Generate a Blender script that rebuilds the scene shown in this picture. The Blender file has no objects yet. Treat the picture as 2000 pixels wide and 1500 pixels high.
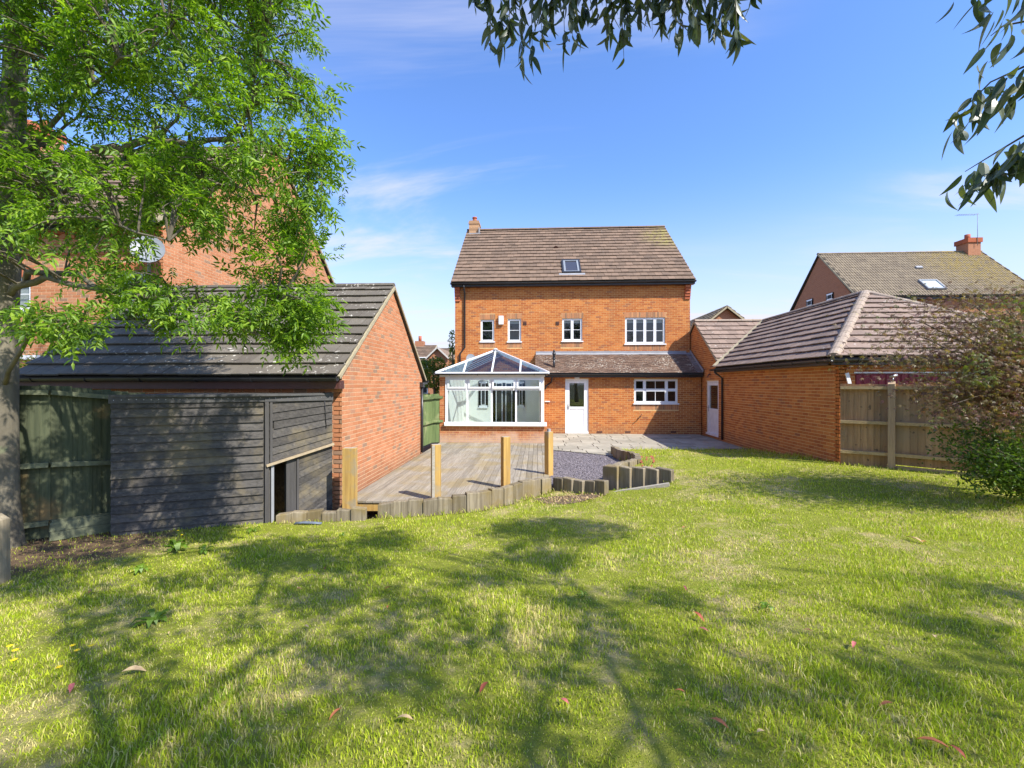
import bpy, math, random
import numpy as np
from mathutils import Vector, Matrix, Quaternion, noise
random.seed(7); rng = np.random.default_rng(11)
C = bpy.context.scene.collection
sc = bpy.context.scene
R = math.radians

# ---------------------------------------------------------------- camera
THETA = math.atan(0.055)
CAMZ = 1.95
FPX = 889.0
cam_d = bpy.data.cameras.new('camera'); cam = bpy.data.objects.new('camera', cam_d); C.objects.link(cam)
cam.location = (0, 0, CAMZ); cam.rotation_euler = (R(90), 0, THETA)
cam_d.sensor_width = 36; cam_d.lens = 36*FPX/2000; cam_d.clip_start = 0.05; cam_d.clip_end = 3000
sc.camera = cam

# ---------------------------------------------------------------- light
SUN = Vector((.80*.702, -.602*.702, .712)).normalized()
sun_d = bpy.data.lights.new('sun', 'SUN'); sun = bpy.data.objects.new('sun', sun_d); C.objects.link(sun)
sun_d.energy = 4.0; sun_d.angle = R(0.55); sun_d.color = (1, .95, .86)
sun.rotation_euler = SUN.to_track_quat('Z', 'Y').to_euler(); sun.location = (10, -8, 12)
sc.view_settings.view_transform = 'Standard'; sc.view_settings.look = 'None'
sc.view_settings.exposure = 1.05; sc.view_settings.gamma = 1; sc.view_settings.use_curve_mapping = False
w = bpy.data.worlds.new('World'); sc.world = w; w.use_nodes = True
SKY_STRENGTH = 0.15

class NT:
    """small node-tree writer"""
    def __init__(s, nt): s.nt = nt; nt.nodes.clear()
    def n(s, t, **kw):
        nd = s.nt.nodes.new(t)
        for k, v in kw.items():
            if k.startswith('i_'):
                key = k[2:]; key = int(key) if key.isdigit() else key
                s.put(nd.inputs[key], v)
            else: setattr(nd, k, v)
        return nd
    def put(s, sock, v):
        if isinstance(v, bpy.types.NodeSocket): s.nt.links.new(v, sock)
        elif isinstance(v, bpy.types.Node): s.nt.links.new(v.outputs[0], sock)
        else:
            if isinstance(v, (tuple, list)) and len(v) == 3 and sock.type == 'RGBA': v = (*v, 1)
            sock.default_value = v
    def math(s, op, a, b=0.0, clamp=False):
        m = s.n('ShaderNodeMath', operation=op, use_clamp=clamp); s.put(m.inputs[0], a); s.put(m.inputs[1], b); return m.outputs[0]
    def mix(s, f, a, b, mode='MIX'):
        m = s.n('ShaderNodeMix', data_type='RGBA', blend_type=mode); s.put(m.inputs[0], f); s.put(m.inputs[6], a); s.put(m.inputs[7], b); return m.outputs[2]
    def ramp(s, f, stops, interp='LINEAR'):
        r = s.n('ShaderNodeValToRGB'); cr = r.color_ramp; cr.interpolation = interp
        while len(cr.elements) < len(stops): cr.elements.new(.5)
        for e, (p, c) in zip(cr.elements, stops): e.position = p; e.color = (*c, 1) if isinstance(c, tuple) else (c, c, c, 1)
        s.put(r.inputs[0], f); return r.outputs[0]
    def noise(s, vec, scale, detail=5, rough=.55, dist=0.0):
        n = s.n('ShaderNodeTexNoise'); s.put(n.inputs['Vector'], vec); n.inputs['Scale'].default_value = scale
        n.inputs['Detail'].default_value = detail; n.inputs['Roughness'].default_value = rough; n.inputs['Distortion'].default_value = dist
        return n.outputs['Fac']
    def mapv(s, vec, scale=(1, 1, 1), rot=(0, 0, 0), loc=(0, 0, 0)):
        m = s.n('ShaderNodeMapping'); s.put(m.inputs[0], vec); m.inputs[1].default_value = loc; m.inputs[2].default_value = rot; m.inputs[3].default_value = scale
        return m.outputs[0]
    def sstep(s, v, lo, hi):
        m = s.n('ShaderNodeMapRange', interpolation_type='SMOOTHSTEP'); s.put(m.inputs[0], v); m.inputs[1].default_value = lo; m.inputs[2].default_value = hi
        return m.outputs[0]

# sky: physical sky, whitened towards the horizon by thin cloud, wisps of cirrus
t = NT(w.node_tree)
sky = t.n('ShaderNodeTexSky', sky_type='NISHITA', sun_disc=False)
sky.sun_elevation = R(45.4); sky.sun_rotation = math.atan2(.80, -.602); sky.altitude = 60; sky.air_density = 1.0; sky.dust_density = 0.6; sky.ozone_density = 2.2
tc = t.n('ShaderNodeTexCoord').outputs['Generated']
sep = t.n('ShaderNodeSeparateXYZ'); t.put(sep.inputs[0], tc)
X, Y, Z = sep.outputs
skyc = t.mix(1.0, sky.outputs[0], (.60, .775, 1.06), 'MULTIPLY')
# planar cloud coordinates
zz = t.math('ADD', t.math('MAXIMUM', Z, 0.0), .12)
cx = t.math('DIVIDE', X, zz); cy = t.math('DIVIDE', Y, zz)
comb = t.n('ShaderNodeCombineXYZ'); t.put(comb.inputs[0], cx); t.put(comb.inputs[1], cy)
n1 = t.noise(t.mapv(comb.outputs[0], (.55, 1.5, 1), (0, 0, R(-22)), (3.3, 1.2, 0)), .9, 7, .6, .7)
n2 = t.noise(t.mapv(comb.outputs[0], (1, 1, 1), (0, 0, 0), (7, 3, 0)), .35, 3, .5)
cl = t.math('MULTIPLY', t.sstep(n1, .48, .74), t.sstep(n2, .36, .58))
hor = t.sstep(Z, .46, .02)
hz = t.math('MULTIPLY', t.math('POWER', hor, 1.5), .92)
hz2 = t.math('MULTIPLY', hz, t.math('ADD', .75, t.math('MULTIPLY', n1, .5)))
fac = t.math('ADD', t.math('MULTIPLY', cl, .8), hz2, True)
cloudc = (2.95, 2.98, 3.5)
out = t.mix(fac, skyc, cloudc)
bg = t.n('ShaderNodeBackground'); t.put(bg.inputs[0], out); bg.inputs[1].default_value = SKY_STRENGTH
wo = t.n('ShaderNodeOutputWorld'); t.put(wo.inputs[0], bg)

# ---------------------------------------------------------------- helpers
ct, st = math.cos(THETA), math.sin(THETA)
def cw(X, Y, z=0.0):                       # camera-aligned X right / Y ahead -> world
    return Vector((X*ct - Y*st, X*st + Y*ct, z))
def ray(px, py):
    a = (px-1000)/FPX; b = (750-py)/FPX
    return Vector((a*ct - st, a*st + ct, b))
def at(px, py, d):                         # point at depth d behind a pixel
    return Vector((0, 0, CAMZ)) + ray(px, py)*d
def hz_(px, py, z):
    r = ray(px, py); k = (z-CAMZ)/r.z; return Vector((0, 0, CAMZ)) + r*k
def hp(px, py, p, n):                      # hit of pixel ray with a plane
    r = ray(px, py); o = Vector((0, 0, CAMZ)); k = (Vector(p)-o).dot(Vector(n))/r.dot(Vector(n)); return o + r*k
def proj(p):
    q = Vector(p) - Vector((0, 0, CAMZ)); X = q.x*ct + q.y*st; Y = -q.x*st + q.y*ct
    if Y < .05: return None
    return 1000+FPX*X/Y, 750-FPX*q.z/Y, Y

def child(name, me, parent, loc=None, mat4=None):
    """object placed in world coordinates under a parent whose own world matrix is a pure translation"""
    o = bpy.data.objects.new(name, me); C.objects.link(o)
    if mat4 is not None: o.matrix_basis = mat4
    elif loc is not None: o.location = loc
    if parent is not None:
        o.parent = parent
        o.matrix_parent_inverse = Matrix.Translation(-world_of(parent))
    return o
def world_of(o):
    return Vector(o['_w']) if '_w' in o.keys() else Vector((0, 0, 0))
def thing(name, label, cat, loc=(0, 0, 0), group=None):
    o = bpy.data.objects.new(name, None); C.objects.link(o); o.empty_display_size = .2
    o.location = loc; o['_w'] = list(loc); o['label'] = label; o['category'] = cat
    if group: o['group'] = group
    return o
def tag(o, label=None, cat=None, group=None, kind=None):
    if label: o['label'] = label
    if cat: o['category'] = cat
    if group: o['group'] = group
    if kind: o['kind'] = kind
    return o

class MB:
    def __init__(s): s.v = []; s.f = []; s.sm = []
    def add(s, vs, fs, smooth=False):
        b = len(s.v); s.v += [tuple(v) for v in vs]; s.f += [tuple(b+i for i in f) for f in fs]; s.sm += [smooth]*len(fs); return s
    def box(s, x0, x1, y0, y1, z0, z1, m=None):
        vs = [(x, y, z) for z in (z0, z1) for y in (y0, y1) for x in (x0, x1)]
        if m is not None: vs = [m @ Vector(v) for v in vs]
        return s.add(vs, [(0, 2, 3, 1), (4, 5, 7, 6), (0, 1, 5, 4), (2, 6, 7, 3), (0, 4, 6, 2), (1, 3, 7, 5)])
    def hexa(s, p):   # 8 points: bottom 4 ccw, top 4 ccw
        return s.add(p, [(3, 2, 1, 0), (4, 5, 6, 7), (0, 1, 5, 4), (1, 2, 6, 5), (2, 3, 7, 6), (3, 0, 4, 7)])
    def beam(s, a, b, w_, h_, up=Vector((0, 0, 1))):
        a = Vector(a); b = Vector(b); d = (b-a); L = d.length; d.normalize()
        side = d.cross(up); side.normalize(); u2 = side.cross(d)
        m = Matrix((( d.x, side.x, u2.x, a.x), (d.y, side.y, u2.y, a.y), (d.z, side.z, u2.z, a.z), (0, 0, 0, 1)))
        return s.box(0, L, -w_/2, w_/2, -h_/2, h_/2, m)
    def prism(s, poly, n, t):  # polygon pts, thickness vector n*t
        poly = [Vector(p) for p in poly]; off = Vector(n)*t; k = len(poly)
        vs = poly + [p+off for p in poly]
        fs = [tuple(range(k-1, -1, -1)), tuple(range(k, 2*k))] + [(i, (i+1) % k, (i+1) % k+k, i+k) for i in range(k)]
        return s.add(vs, fs)
    def tube(s, pts, rad, seg=8, cap=True, smooth=True):
        pts = [Vector(p) for p in pts]; n = len(pts)
        if not hasattr(rad, '__len__'): rad = [rad]*n
        ref = Vector((0, 0, 1)) if abs((pts[-1]-pts[0]).normalized().z) < .9 else Vector((1, 0, 0))
        vs = []
        for i, p in enumerate(pts):
            d = (pts[min(i+1, n-1)]-pts[max(i-1, 0)]).normalized()
            a = d.cross(ref).normalized(); b = a.cross(d)
            for k in range(seg):
                an = 2*math.pi*k/seg; vs.append(p + (a*math.cos(an)+b*math.sin(an))*rad[i])
        fs = [(i*seg+k, i*seg+(k+1) % seg, (i+1)*seg+(k+1) % seg, (i+1)*seg+k) for i in range(n-1) for k in range(seg)]
        s.add(vs, fs, smooth)
        if cap:
            b = len(s.v)-len(vs)
            s.f += [tuple(b+k for k in range(seg-1, -1, -1)), tuple(b+(n-1)*seg+k for k in range(seg))]; s.sm += [False]*2
        return s
    def mesh(s, name, mat=None):
        me = bpy.data.meshes.new(name); me.from_pydata(s.v, [], s.f)
        if mat: me.materials.append(mat)
        if any(s.sm): me.polygons.foreach_set('use_smooth', s.sm)
        return me
    def build(s, name, mat, parent=None, kind=None, label=None):
        o = child(name, s.mesh(name, mat), parent)
        if kind: o['kind'] = kind
        if label: o['label'] = label
        return o
def npmesh(name, V, F, mat, smooth=False, nper=None):
    """V (n,3) array, F (m,k) array of equal-size polygons (or list of arrays)"""
    me = bpy.data.meshes.new(name)
    Fs = F if isinstance(F, list) else [F]
    me.vertices.add(len(V)); me.vertices.foreach_set('co', np.ascontiguousarray(V, dtype=np.float32).ravel())
    loops = np.concatenate([f.ravel() for f in Fs]).astype(np.int32)
    tot = np.concatenate([np.full(len(f), f.shape[1], np.int32) for f in Fs])
    start = np.concatenate([[0], np.cumsum(tot)[:-1]]).astype(np.int32)
    me.loops.add(len(loops)); me.loops.foreach_set('vertex_index', loops)
    me.polygons.add(len(tot)); me.polygons.foreach_set('loop_start', start)
    if smooth: me.polygons.foreach_set('use_smooth', np.ones(len(tot), bool))
    me.update(calc_edges=True); me.validate(); me.materials.append(mat)
    return me

# ---------------------------------------------------------------- materials
MATS = {}
def new_mat(name):
    m = bpy.data.materials.new(name); m.use_nodes = True; MATS[name] = m
    t = NT(m.node_tree); b = t.n('ShaderNodeBsdfPrincipled'); o = t.n('ShaderNodeOutputMaterial'); t.put(o.inputs[0], b)
    return m, t, b, o
def rnd_of(t):
    g = t.n('ShaderNodeNewGeometry'); oi = t.n('ShaderNodeObjectInfo')
    s = t.math('ADD', g.outputs['Random Per Island'], t.math('MULTIPLY', oi.outputs['Random'], 7.31))
    wn = t.n('ShaderNodeTexWhiteNoise', noise_dimensions='1D'); t.put(wn.inputs['W'], s)
    return wn.outputs['Value'], g.outputs['Position']
def simple(name, c1, c2=None, scale=6, rough=.7, stretch=(1, 1, 1), bump=0.0, bscale=None, rand=.0, c3=None, s3=1.2, t3=(.5, .7), detail=6, spec=.4, metal=0):
    m, t, b, o = new_mat(name)
    r, pos = rnd_of(t)
    vec = t.mapv(pos, stretch)
    if rand:
        va = t.n('ShaderNodeVectorMath', operation='ADD'); cc = t.n('ShaderNodeCombineXYZ')
        k = t.math('MULTIPLY', r, 23.0); t.put(cc.inputs[0], k); t.put(cc.inputs[1], k); t.put(cc.inputs[2], k)
        t.put(va.inputs[0], vec); t.put(va.inputs[1], cc.outputs[0]); vec = va.outputs[0]
    col = c1
    if c2:
        col = t.mix(t.sstep(t.noise(vec, scale, detail, .6), .3, .7), c1, c2)
    if c3:
        col = t.mix(t.math('MULTIPLY', t.sstep(t.noise(pos, s3, 5, .62), *t3), .9), col, c3)
    if rand:
        hsv = t.n('ShaderNodeHueSaturation'); t.put(hsv.inputs['Color'], col)
        t.put(hsv.inputs['Value'], t.math('ADD', 1-rand/2, t.math('MULTIPLY', r, rand))); col = hsv.outputs[0]
    t.put(b.inputs['Base Color'], col); b.inputs['Roughness'].default_value = rough; b.inputs['Specular IOR Level'].default_value = spec
    b.inputs['Metallic'].default_value = metal
    if bump:
        bp = t.n('ShaderNodeBump'); bp.inputs['Strength'].default_value = 1; bp.inputs['Distance'].default_value = bump
        t.put(bp.inputs['Height'], t.noise(vec, bscale or scale*3, 6, .65)); t.put(b.inputs['Normal'], bp)
    return m
def brick_mat(name, stops, dirt=(.2, .13, .08), bloom=None, k=.5):
    m, t, b, o = new_mat(name)
    r, pos = rnd_of(t)
    col = t.ramp(r, stops, 'CONSTANT')
    n = t.noise(pos, 38, 5, .7); n2 = t.noise(pos, 1.1, 5, .6)
    col = t.mix(t.math('MULTIPLY', t.sstep(n, .45, .85), k), col, dirt)
    hsv = t.n('ShaderNodeHueSaturation'); t.put(hsv.inputs['Color'], col)
    t.put(hsv.inputs['Value'], t.math('ADD', .80, t.math('MULTIPLY', n2, .40))); col = hsv.outputs[0]
    spz = t.noise(t.mapv(pos, (3.0, 3.0, .35)), 1.0, 5, .6); col = t.mix(t.math('MULTIPLY', t.sstep(spz, .52, .74), .34), col, dirt)
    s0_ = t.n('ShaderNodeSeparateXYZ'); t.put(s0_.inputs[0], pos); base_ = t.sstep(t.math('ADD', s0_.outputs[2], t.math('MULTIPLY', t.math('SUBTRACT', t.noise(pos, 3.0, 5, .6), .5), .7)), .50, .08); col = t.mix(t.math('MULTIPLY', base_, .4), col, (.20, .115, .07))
    if bloom:
        sp = t.n('ShaderNodeSeparateXYZ'); t.put(sp.inputs[0], pos)
        zf = t.sstep(t.math('ADD', sp.outputs[2], t.math('MULTIPLY', t.math('SUBTRACT', t.noise(pos, 2.5, 5, .6), .5), .8)), .42, .05)
        col = t.mix(t.math('MULTIPLY', zf, .6), col, bloom)
    t.put(b.inputs['Base Color'], col); b.inputs['Roughness'].default_value = .85; b.inputs['Specular IOR Level'].default_value = .25
    bp = t.n('ShaderNodeBump'); bp.inputs['Distance'].default_value = .004; t.put(bp.inputs['Height'], t.noise(pos, 60, 5, .7)); t.put(b.inputs['Normal'], bp)
    return m
def brick_tex(name, c1, c2, mortar):     # far walls: bricks too small to be told apart
    m, t, b, o = new_mat(name)
    g = t.n('ShaderNodeNewGeometry'); sp = t.n('ShaderNodeSeparateXYZ'); t.put(sp.inputs[0], g.outputs['Position'])
    cc = t.n('ShaderNodeCombineXYZ'); t.put(cc.inputs[0], t.math('ADD', sp.outputs[0], sp.outputs[1])); t.put(cc.inputs[1], sp.outputs[2])
    br = t.n('ShaderNodeTexBrick'); t.put(br.inputs['Vector'], cc.outputs[0]); t.put(br.inputs['Color1'], c1); t.put(br.inputs['Color2'], c2); t.put(br.inputs['Mortar'], mortar)
    for k_, v_ in (('Scale', 1.0), ('Mortar Size', .006), ('Brick Width', .225), ('Row Height', .075), ('Bias', .0)): br.inputs[k_].default_value = v_
    col = t.mix(t.math('MULTIPLY', t.noise(g.outputs['Position'], 1.3, 5), .35), br.outputs[0], (.28, .12, .06))
    t.put(b.inputs['Base Color'], col); b.inputs['Roughness'].default_value = .9
    return m
def tile_mat(name, c1, c2, lichen=(.55, .52, .45), lt=(.66, .72), moss=(.30, .26, .08), mt=(.68, .8), dark=(.07, .055, .05), dk=.35, moss_box=None):
    m, t, b, o = new_mat(name)
    r, pos = rnd_of(t)
    col = t.mix(r, c1, c2)
    n = t.noise(pos, 2.2, 6, .65); col = t.mix(t.math('MULTIPLY', t.sstep(n, .42, .75), dk), col, dark)
    n = t.noise(t.mapv(pos, (6, 6, 1.2)), 3.0, 4, .6); col = t.mix(t.math('MULTIPLY', t.sstep(n, .5, .8), .4), col, dark)
    nl = t.noise(pos, 14, 3, .6); nm = t.noise(pos, 1.6, 3, .5)
    f = t.math('MULTIPLY', t.sstep(nl, *lt), t.sstep(nm, .40, .62)); col = t.mix(f, col, lichen)
    nn = t.noise(pos, 6, 4, .6)
    mf = t.sstep(nn, *mt)
    if moss_box is not None:
        dv = t.n('ShaderNodeVectorMath', operation='DISTANCE'); t.put(dv.inputs[0], pos); dv.inputs[1].default_value = moss_box[0]
        mf = t.math('ADD', mf, t.math('MULTIPLY', t.sstep(dv.outputs['Value'], moss_box[1], moss_box[1]*.25), t.sstep(nn, .38, .6)), True)
    col = t.mix(t.math('MULTIPLY', mf, .8), col, moss)
    t.put(b.inputs['Base Color'], col); b.inputs['Roughness'].default_value = .9; b.inputs['Specular IOR Level'].default_value = .2
    bp = t.n('ShaderNodeBump'); bp.inputs['Distance'].default_value = .006; t.put(bp.inputs['Height'], t.noise(pos, 40, 6, .7)); t.put(b.inputs['Normal'], bp)
    return m
def wood_mat(name, c1, c2, axis, c3=None, t3=(.5, .7), s3=1.2, rough=.85, rand=.35, grain=30, bump=.003, spots=None):
    st_ = [grain]*3; st_[axis] = grain*.05
    m, t, b, o = new_mat(name)
    r, pos = rnd_of(t)
    va = t.n('ShaderNodeVectorMath', operation='ADD'); cc = t.n('ShaderNodeCombineXYZ')
    k = t.math('MULTIPLY', r, 17.0)
    for i in range(3): t.put(cc.inputs[i], k)
    t.put(va.inputs[0], pos); t.put(va.inputs[1], cc.outputs[0])
    vec = t.mapv(va.outputs[0], tuple(st_))
    g = t.noise(vec, 1.0, 7, .65, .4)
    col = t.mix(t.sstep(g, .3, .72), c1, c2)
    if c3: col = t.mix(t.math('MULTIPLY', t.sstep(t.noise(pos, s3, 5, .6), *t3), .85), col, c3)
    if spots: col = t.mix(t.math('MULTIPLY', t.sstep(t.noise(va.outputs[0], 9, 3, .5), .66, .74), .75), col, spots)
    hsv = t.n('ShaderNodeHueSaturation'); t.put(hsv.inputs['Color'], col); t.put(hsv.inputs['Value'], t.math('ADD', 1-rand/2, t.math('MULTIPLY', r, rand)))
    t.put(b.inputs['Base Color'], hsv.outputs[0]); b.inputs['Roughness'].default_value = rough; b.inputs['Specular IOR Level'].default_value = .3
    bp = t.n('ShaderNodeBump'); bp.inputs['Distance'].default_value = bump; t.put(bp.inputs['Height'], g); t.put(b.inputs['Normal'], bp)
    return m
def leaf_mat(name, cols, trans=.35, back=None, rough=.45, patch=None, spec=.4):
    m, t, b, o = new_mat(name)
    r, pos = rnd_of(t)
    n = len(cols)
    col = t.ramp(r, [(i/(n-1) if n > 1 else 0, c) for i, c in enumerate(cols)])
    if patch:
        col = t.mix(t.sstep(t.noise(pos, patch[1], 4, .6), *patch[2]), col, patch[0])
    hsv = t.n('ShaderNodeHueSaturation'); t.put(hsv.inputs['Color'], col); t.put(hsv.inputs['Value'], t.math('ADD', .7, t.math('MULTIPLY', t.noise(pos, 1.7, 3, .5), .6)))
    col = hsv.outputs[0]
    if back:
        g = t.n('ShaderNodeNewGeometry'); col = t.mix(t.math('MULTIPLY', g.outputs['Backfacing'], .8), col, back)
    t.put(b.inputs['Base Color'], col); b.inputs['Roughness'].default_value = rough; b.inputs['Specular IOR Level'].default_value = spec
    tr = t.n('ShaderNodeBsdfTranslucent'); t.put(tr.inputs[0], t.mix(1.0, col, (1.25, 1.35, .5), 'MULTIPLY'))
    mx = t.n('ShaderNodeMixShader'); mx.inputs[0].default_value = trans; t.put(mx.inputs[1], b.outputs[0]); t.put(mx.inputs[2], tr.outputs[0]); t.put(o.inputs[0], mx)
    return m
def glass_mat(name, tint, refl=1.0, rough=.01, ior=1.5):
    m, t, b, o = new_mat(name)
    tr = t.n('ShaderNodeBsdfTransparent'); t.put(tr.inputs[0], tint)
    gl = t.n('ShaderNodeBsdfGlossy'); gl.inputs['Roughness'].default_value = rough
    lw = t.n('ShaderNodeLayerWeight'); lw.inputs[0].default_value = .5; f0 = ((ior-1)/(ior+1))**2; fr_ = t.math('ADD', f0, t.math('MULTIPLY', 1-f0, t.math('POWER', lw.outputs['Facing'], 5.0)))
    mx = t.n('ShaderNodeMixShader'); t.put(mx.inputs[0], t.math('MULTIPLY', fr_, refl, True)); t.put(mx.inputs[1], tr.outputs[0]); t.put(mx.inputs[2], gl.outputs[0]); t.put(o.inputs[0], mx)
    return m

M_brick_or = brick_mat('orange_brick', [(0, (.48, .16, .042)), (.3, (.43, .135, .034)), (.55, (.52, .19, .05)), (.8, (.38, .11, .032)), (.95, (.32, .115, .05))], (.26, .12, .06), k=.35)
M_brick_bloom = brick_mat('orange_brick_with_bloom', [(0, (.48, .165, .062)), (.3, (.43, .14, .05)), (.55, (.52, .185, .075)), (.8, (.40, .12, .05))], (.26, .11, .05), bloom=(.60, .46, .36), k=.35)
M_brick_pk = brick_mat('salmon_brick', [(0, (.46, .185, .085)), (.25, (.50, .215, .105)), (.5, (.43, .165, .072)), (.72, (.48, .20, .095)), (.88, (.29, .175, .11)), (.93, (.38, .19, .11))], (.33, .21, .15), k=.3)
M_brick_red = brick_mat('red_brick', [(0, (.44, .13, .06)), (.3, (.38, .105, .045)), (.6, (.47, .15, .065)), (.9, (.34, .1, .05))], (.3, .1, .05))
M_brick_multi = brick_mat('brown_soldier_brick', [(0, (.36, .17, .085)), (.3, (.46, .20, .09)), (.6, (.28, .15, .085)), (.85, (.5, .24, .11))], (.18, .12, .08))
M_mortar = simple('mortar', (.66, .44, .20), (.58, .38, .17), 9, .95, bump=.003)
M_mortar_pk = simple('pale_mortar', (.62, .46, .28), (.54, .39, .24), 9, .95, bump=.003)
M_far_brick = brick_tex('far_brick', (.38, .145, .065), (.31, .11, .05), (.50, .32, .2))
M_far_pink = brick_tex('far_pink_brick', (.52, .22, .14), (.44, .17, .1), (.5, .36, .26))
M_tile_main = tile_mat('main_roof_tile', (.235, .16, .11), (.165, .115, .08), mt=(.72, .82), lt=(.70, .76), moss_box=((6.5, 22.6, 9.0), 1.9))
M_tile_left = tile_mat('left_garage_tile', (.17, .15, .12), (.12, .105, .085), lt=(.60, .68), moss=(.2, .17, .08), lichen=(.6, .57, .5))
M_tile_right = tile_mat('right_garage_tile', (.30, .215, .165), (.22, .16, .125), lt=(.61, .70), moss=(.36, .30, .16), mt=(.7, .8), lichen=(.62, .57, .5), dk=.25)
M_tile_plain = tile_mat('plain_tile', (.30, .20, .14), (.20, .13, .095), lt=(.54, .62), lichen=(.62, .56, .46), mt=(.8, .9))
M_tile_far = tile_mat('far_roof_tile', (.30, .24, .16), (.24, .19, .13), mt=(.74, .84), moss=(.34, .25, .07), moss_box=((28.6, 31.8, 9.5), 4.6), lt=(.74, .8), dk=.3)
M_roof_under = simple('roof_underlay', (.05, .045, .04))
M_ridge = tile_mat('ridge_tile', (.38, .30, .23), (.32, .25, .19), lt=(.6, .68), moss=(.36, .31, .12), mt=(.6, .75), dk=.3)
M_verge = simple('verge_mortar', (.40, .34, .22), (.30, .26, .17), 14, .95, bump=.004)
M_black = simple('black_plastic', (.022, .022, .025), (.035, .035, .038), 4, .35, spec=.5)
M_lead = simple('lead_flashing', (.24, .245, .26), (.31, .315, .33), 3, .6)
M_white = simple('white_upvc', (.82, .83, .84), (.78, .79, .80), 3, .3, spec=.5)
M_white_paint = simple('white_painted_wood', (.80, .79, .80), (.72, .70, .70), 5, .55)
M_fascia = simple('brown_fascia', (.09, .035, .03), (.07, .03, .025), 3, .5)
M_plaster = simple('cream_plaster', (.86, .85, .76), (.82, .81, .72), 2, .9)
M_floor_in = simple('indoor_floor', (.60, .56, .48), (.5, .47, .4), 3, .5)
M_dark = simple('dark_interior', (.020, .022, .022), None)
M_blind = simple('pale_blind', (.40, .40, .38), (.34, .34, .33), 2, .8)
M_glass = glass_mat('window_glass', (.80, .86, .84), 2.2)
M_glass_roof = glass_mat('blue_roof_glass', (.72, .78, .82), 1.6, .05)
M_glass_cons = glass_mat('conservatory_glass', (.96, .98, .96), .8)
M_red_door = simple('red_garage_door', (.26, .012, .03), (.22, .01, .025), 3, .4)
M_shed = wood_mat('charcoal_shed_board', (.095, .087, .079), (.048, .044, .041), 0, (.18, .145, .085), (.48, .72), 1.8, rand=.5, bump=.006, spots=(.16, .14, .11))
M_shed_d = wood_mat('charcoal_trim', (.085, .080, .076), (.058, .054, .052), 2, rand=.2)
M_felt = simple('black_roof_felt', (.07, .068, .068), (.095, .092, .09), 12, .9, bump=.003)
M_raw = wood_mat('raw_batten', (.42, .33, .21), (.30, .24, .16), 0, rand=.2)
M_fence_g = wood_mat('green_stained_board', (.085, .095, .052), (.045, .055, .03), 2, (.24, .15, .06), (.58, .76), 1.4, rand=.4)
M_rail_g = wood_mat('green_stained_rail', (.16, .17, .10), (.10, .11, .07), 1, rand=.3)
M_fence_lg = wood_mat('bright_green_board', (.15, .20, .075), (.085, .125, .045), 2, (.26, .27, .13), (.5, .7), 2, rand=.3)
M_fence_b = wood_mat('weathered_brown_board', (.42, .26, .135), (.29, .17, .085), 2, (.33, .24, .15), (.45, .7), 1.2, rand=.35, spots=(.06, .045, .035))
M_rail_b = wood_mat('weathered_rail', (.48, .35, .18), (.34, .24, .125), 0, rand=.2)
M_post_b = wood_mat('weathered_post', (.46, .33, .2), (.32, .22, .135), 2, rand=.1)
M_sleeper = wood_mat('weathered_sleeper', (.27, .225, .155), (.13, .105, .07), 2, (.19, .14, .055), (.45, .7), 2.5, rand=.6, grain=22, bump=.008)
M_sleeper_top = wood_mat('grey_sleeper_top', (.42, .38, .31), (.29, .26, .21), 0, rand=.2)
M_post_y = wood_mat('golden_oak_post', (.52, .33, .10), (.34, .20, .06), 2, (.30, .25, .17), (.5, .68), 3.0, rand=.15, grain=26, bump=.006)
M_deck = wood_mat('weathered_deck_board', (.32, .285, .225), (.20, .17, .13), 1, (.25, .195, .10), (.45, .64), 1.1, rand=.35, grain=40, bump=.004)
M_slab = simple('sandstone_slab', (.38, .345, .27), (.30, .27, .21), 3, .85, rand=.34, c3=(.24, .22, .165), s3=1.1, bump=.004)
M_joint = simple('patio_joint', (.09, .08, .06), (.06, .055, .045), 8, .95)
M_slate = simple('slate_chip', (.19, .165, .175), (.115, .10, .11), 20, .8, rand=.9)
M_gravel_base = simple('gravel_bed', (.12, .105, .11), (.07, .062, .066), 30, .9, bump=.01)
M_soil = simple('garden_soil', (.17, .115, .07), (.09, .06, .038), 12, .95, bump=.02, bscale=30)
M_bark = simple('ash_bark', (.20, .175, .125), (.11, .095, .068), 5, .9, (1, 1, .35), bump=.012, bscale=16, c3=(.20, .23, .12), s3=2.2, t3=(.55, .7))
M_bark2 = simple('gum_bark', (.36, .31, .25), (.25, .21, .16), 5, .9, (1, 1, .3), bump=.01, bscale=12)
M_twig = simple('dark_twig', (.10, .085, .06), (.14, .12, .085), 8, .85)
M_twig_p = simple('maple_twig', (.17, .13, .10), (.11, .085, .065), 8, .85)
M_ash = leaf_mat('ash_leaf', [(.06, .13, .012), (.12, .23, .018), (.20, .34, .022), (.34, .48, .045)], .5)
M_gum = leaf_mat('gum_leaf', [(.042, .07, .04), (.06, .095, .05), (.10, .13, .055), (.14, .15, .06)], .28, back=(.13, .16, .13), rough=.38)
M_purple = leaf_mat('purple_maple_leaf', [(.10, .05, .045), (.18, .075, .065), (.16, .13, .045), (.28, .19, .10)], .42, patch=((.12, .16, .03), 1.3, (.52, .66)))
M_shrub = leaf_mat('green_shrub_leaf', [(.035, .075, .008), (.07, .13, .012), (.13, .21, .02)], .38)
M_far_leaf = leaf_mat('far_tree_leaf', [(.12, .20, .03), (.18, .27, .05), (.26, .34, .08)], .4)
M_hedge = leaf_mat('yellow_green_hedge_leaf', [(.16, .24, .025), (.26, .34, .035), (.34, .42, .05)], .35)
M_weed = leaf_mat('weed_leaf', [(.10, .19, .012), (.17, .28, .02)], .35)
M_yellow = simple('yellow_petal', (.85, .62, .015), None, rough=.6)
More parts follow.
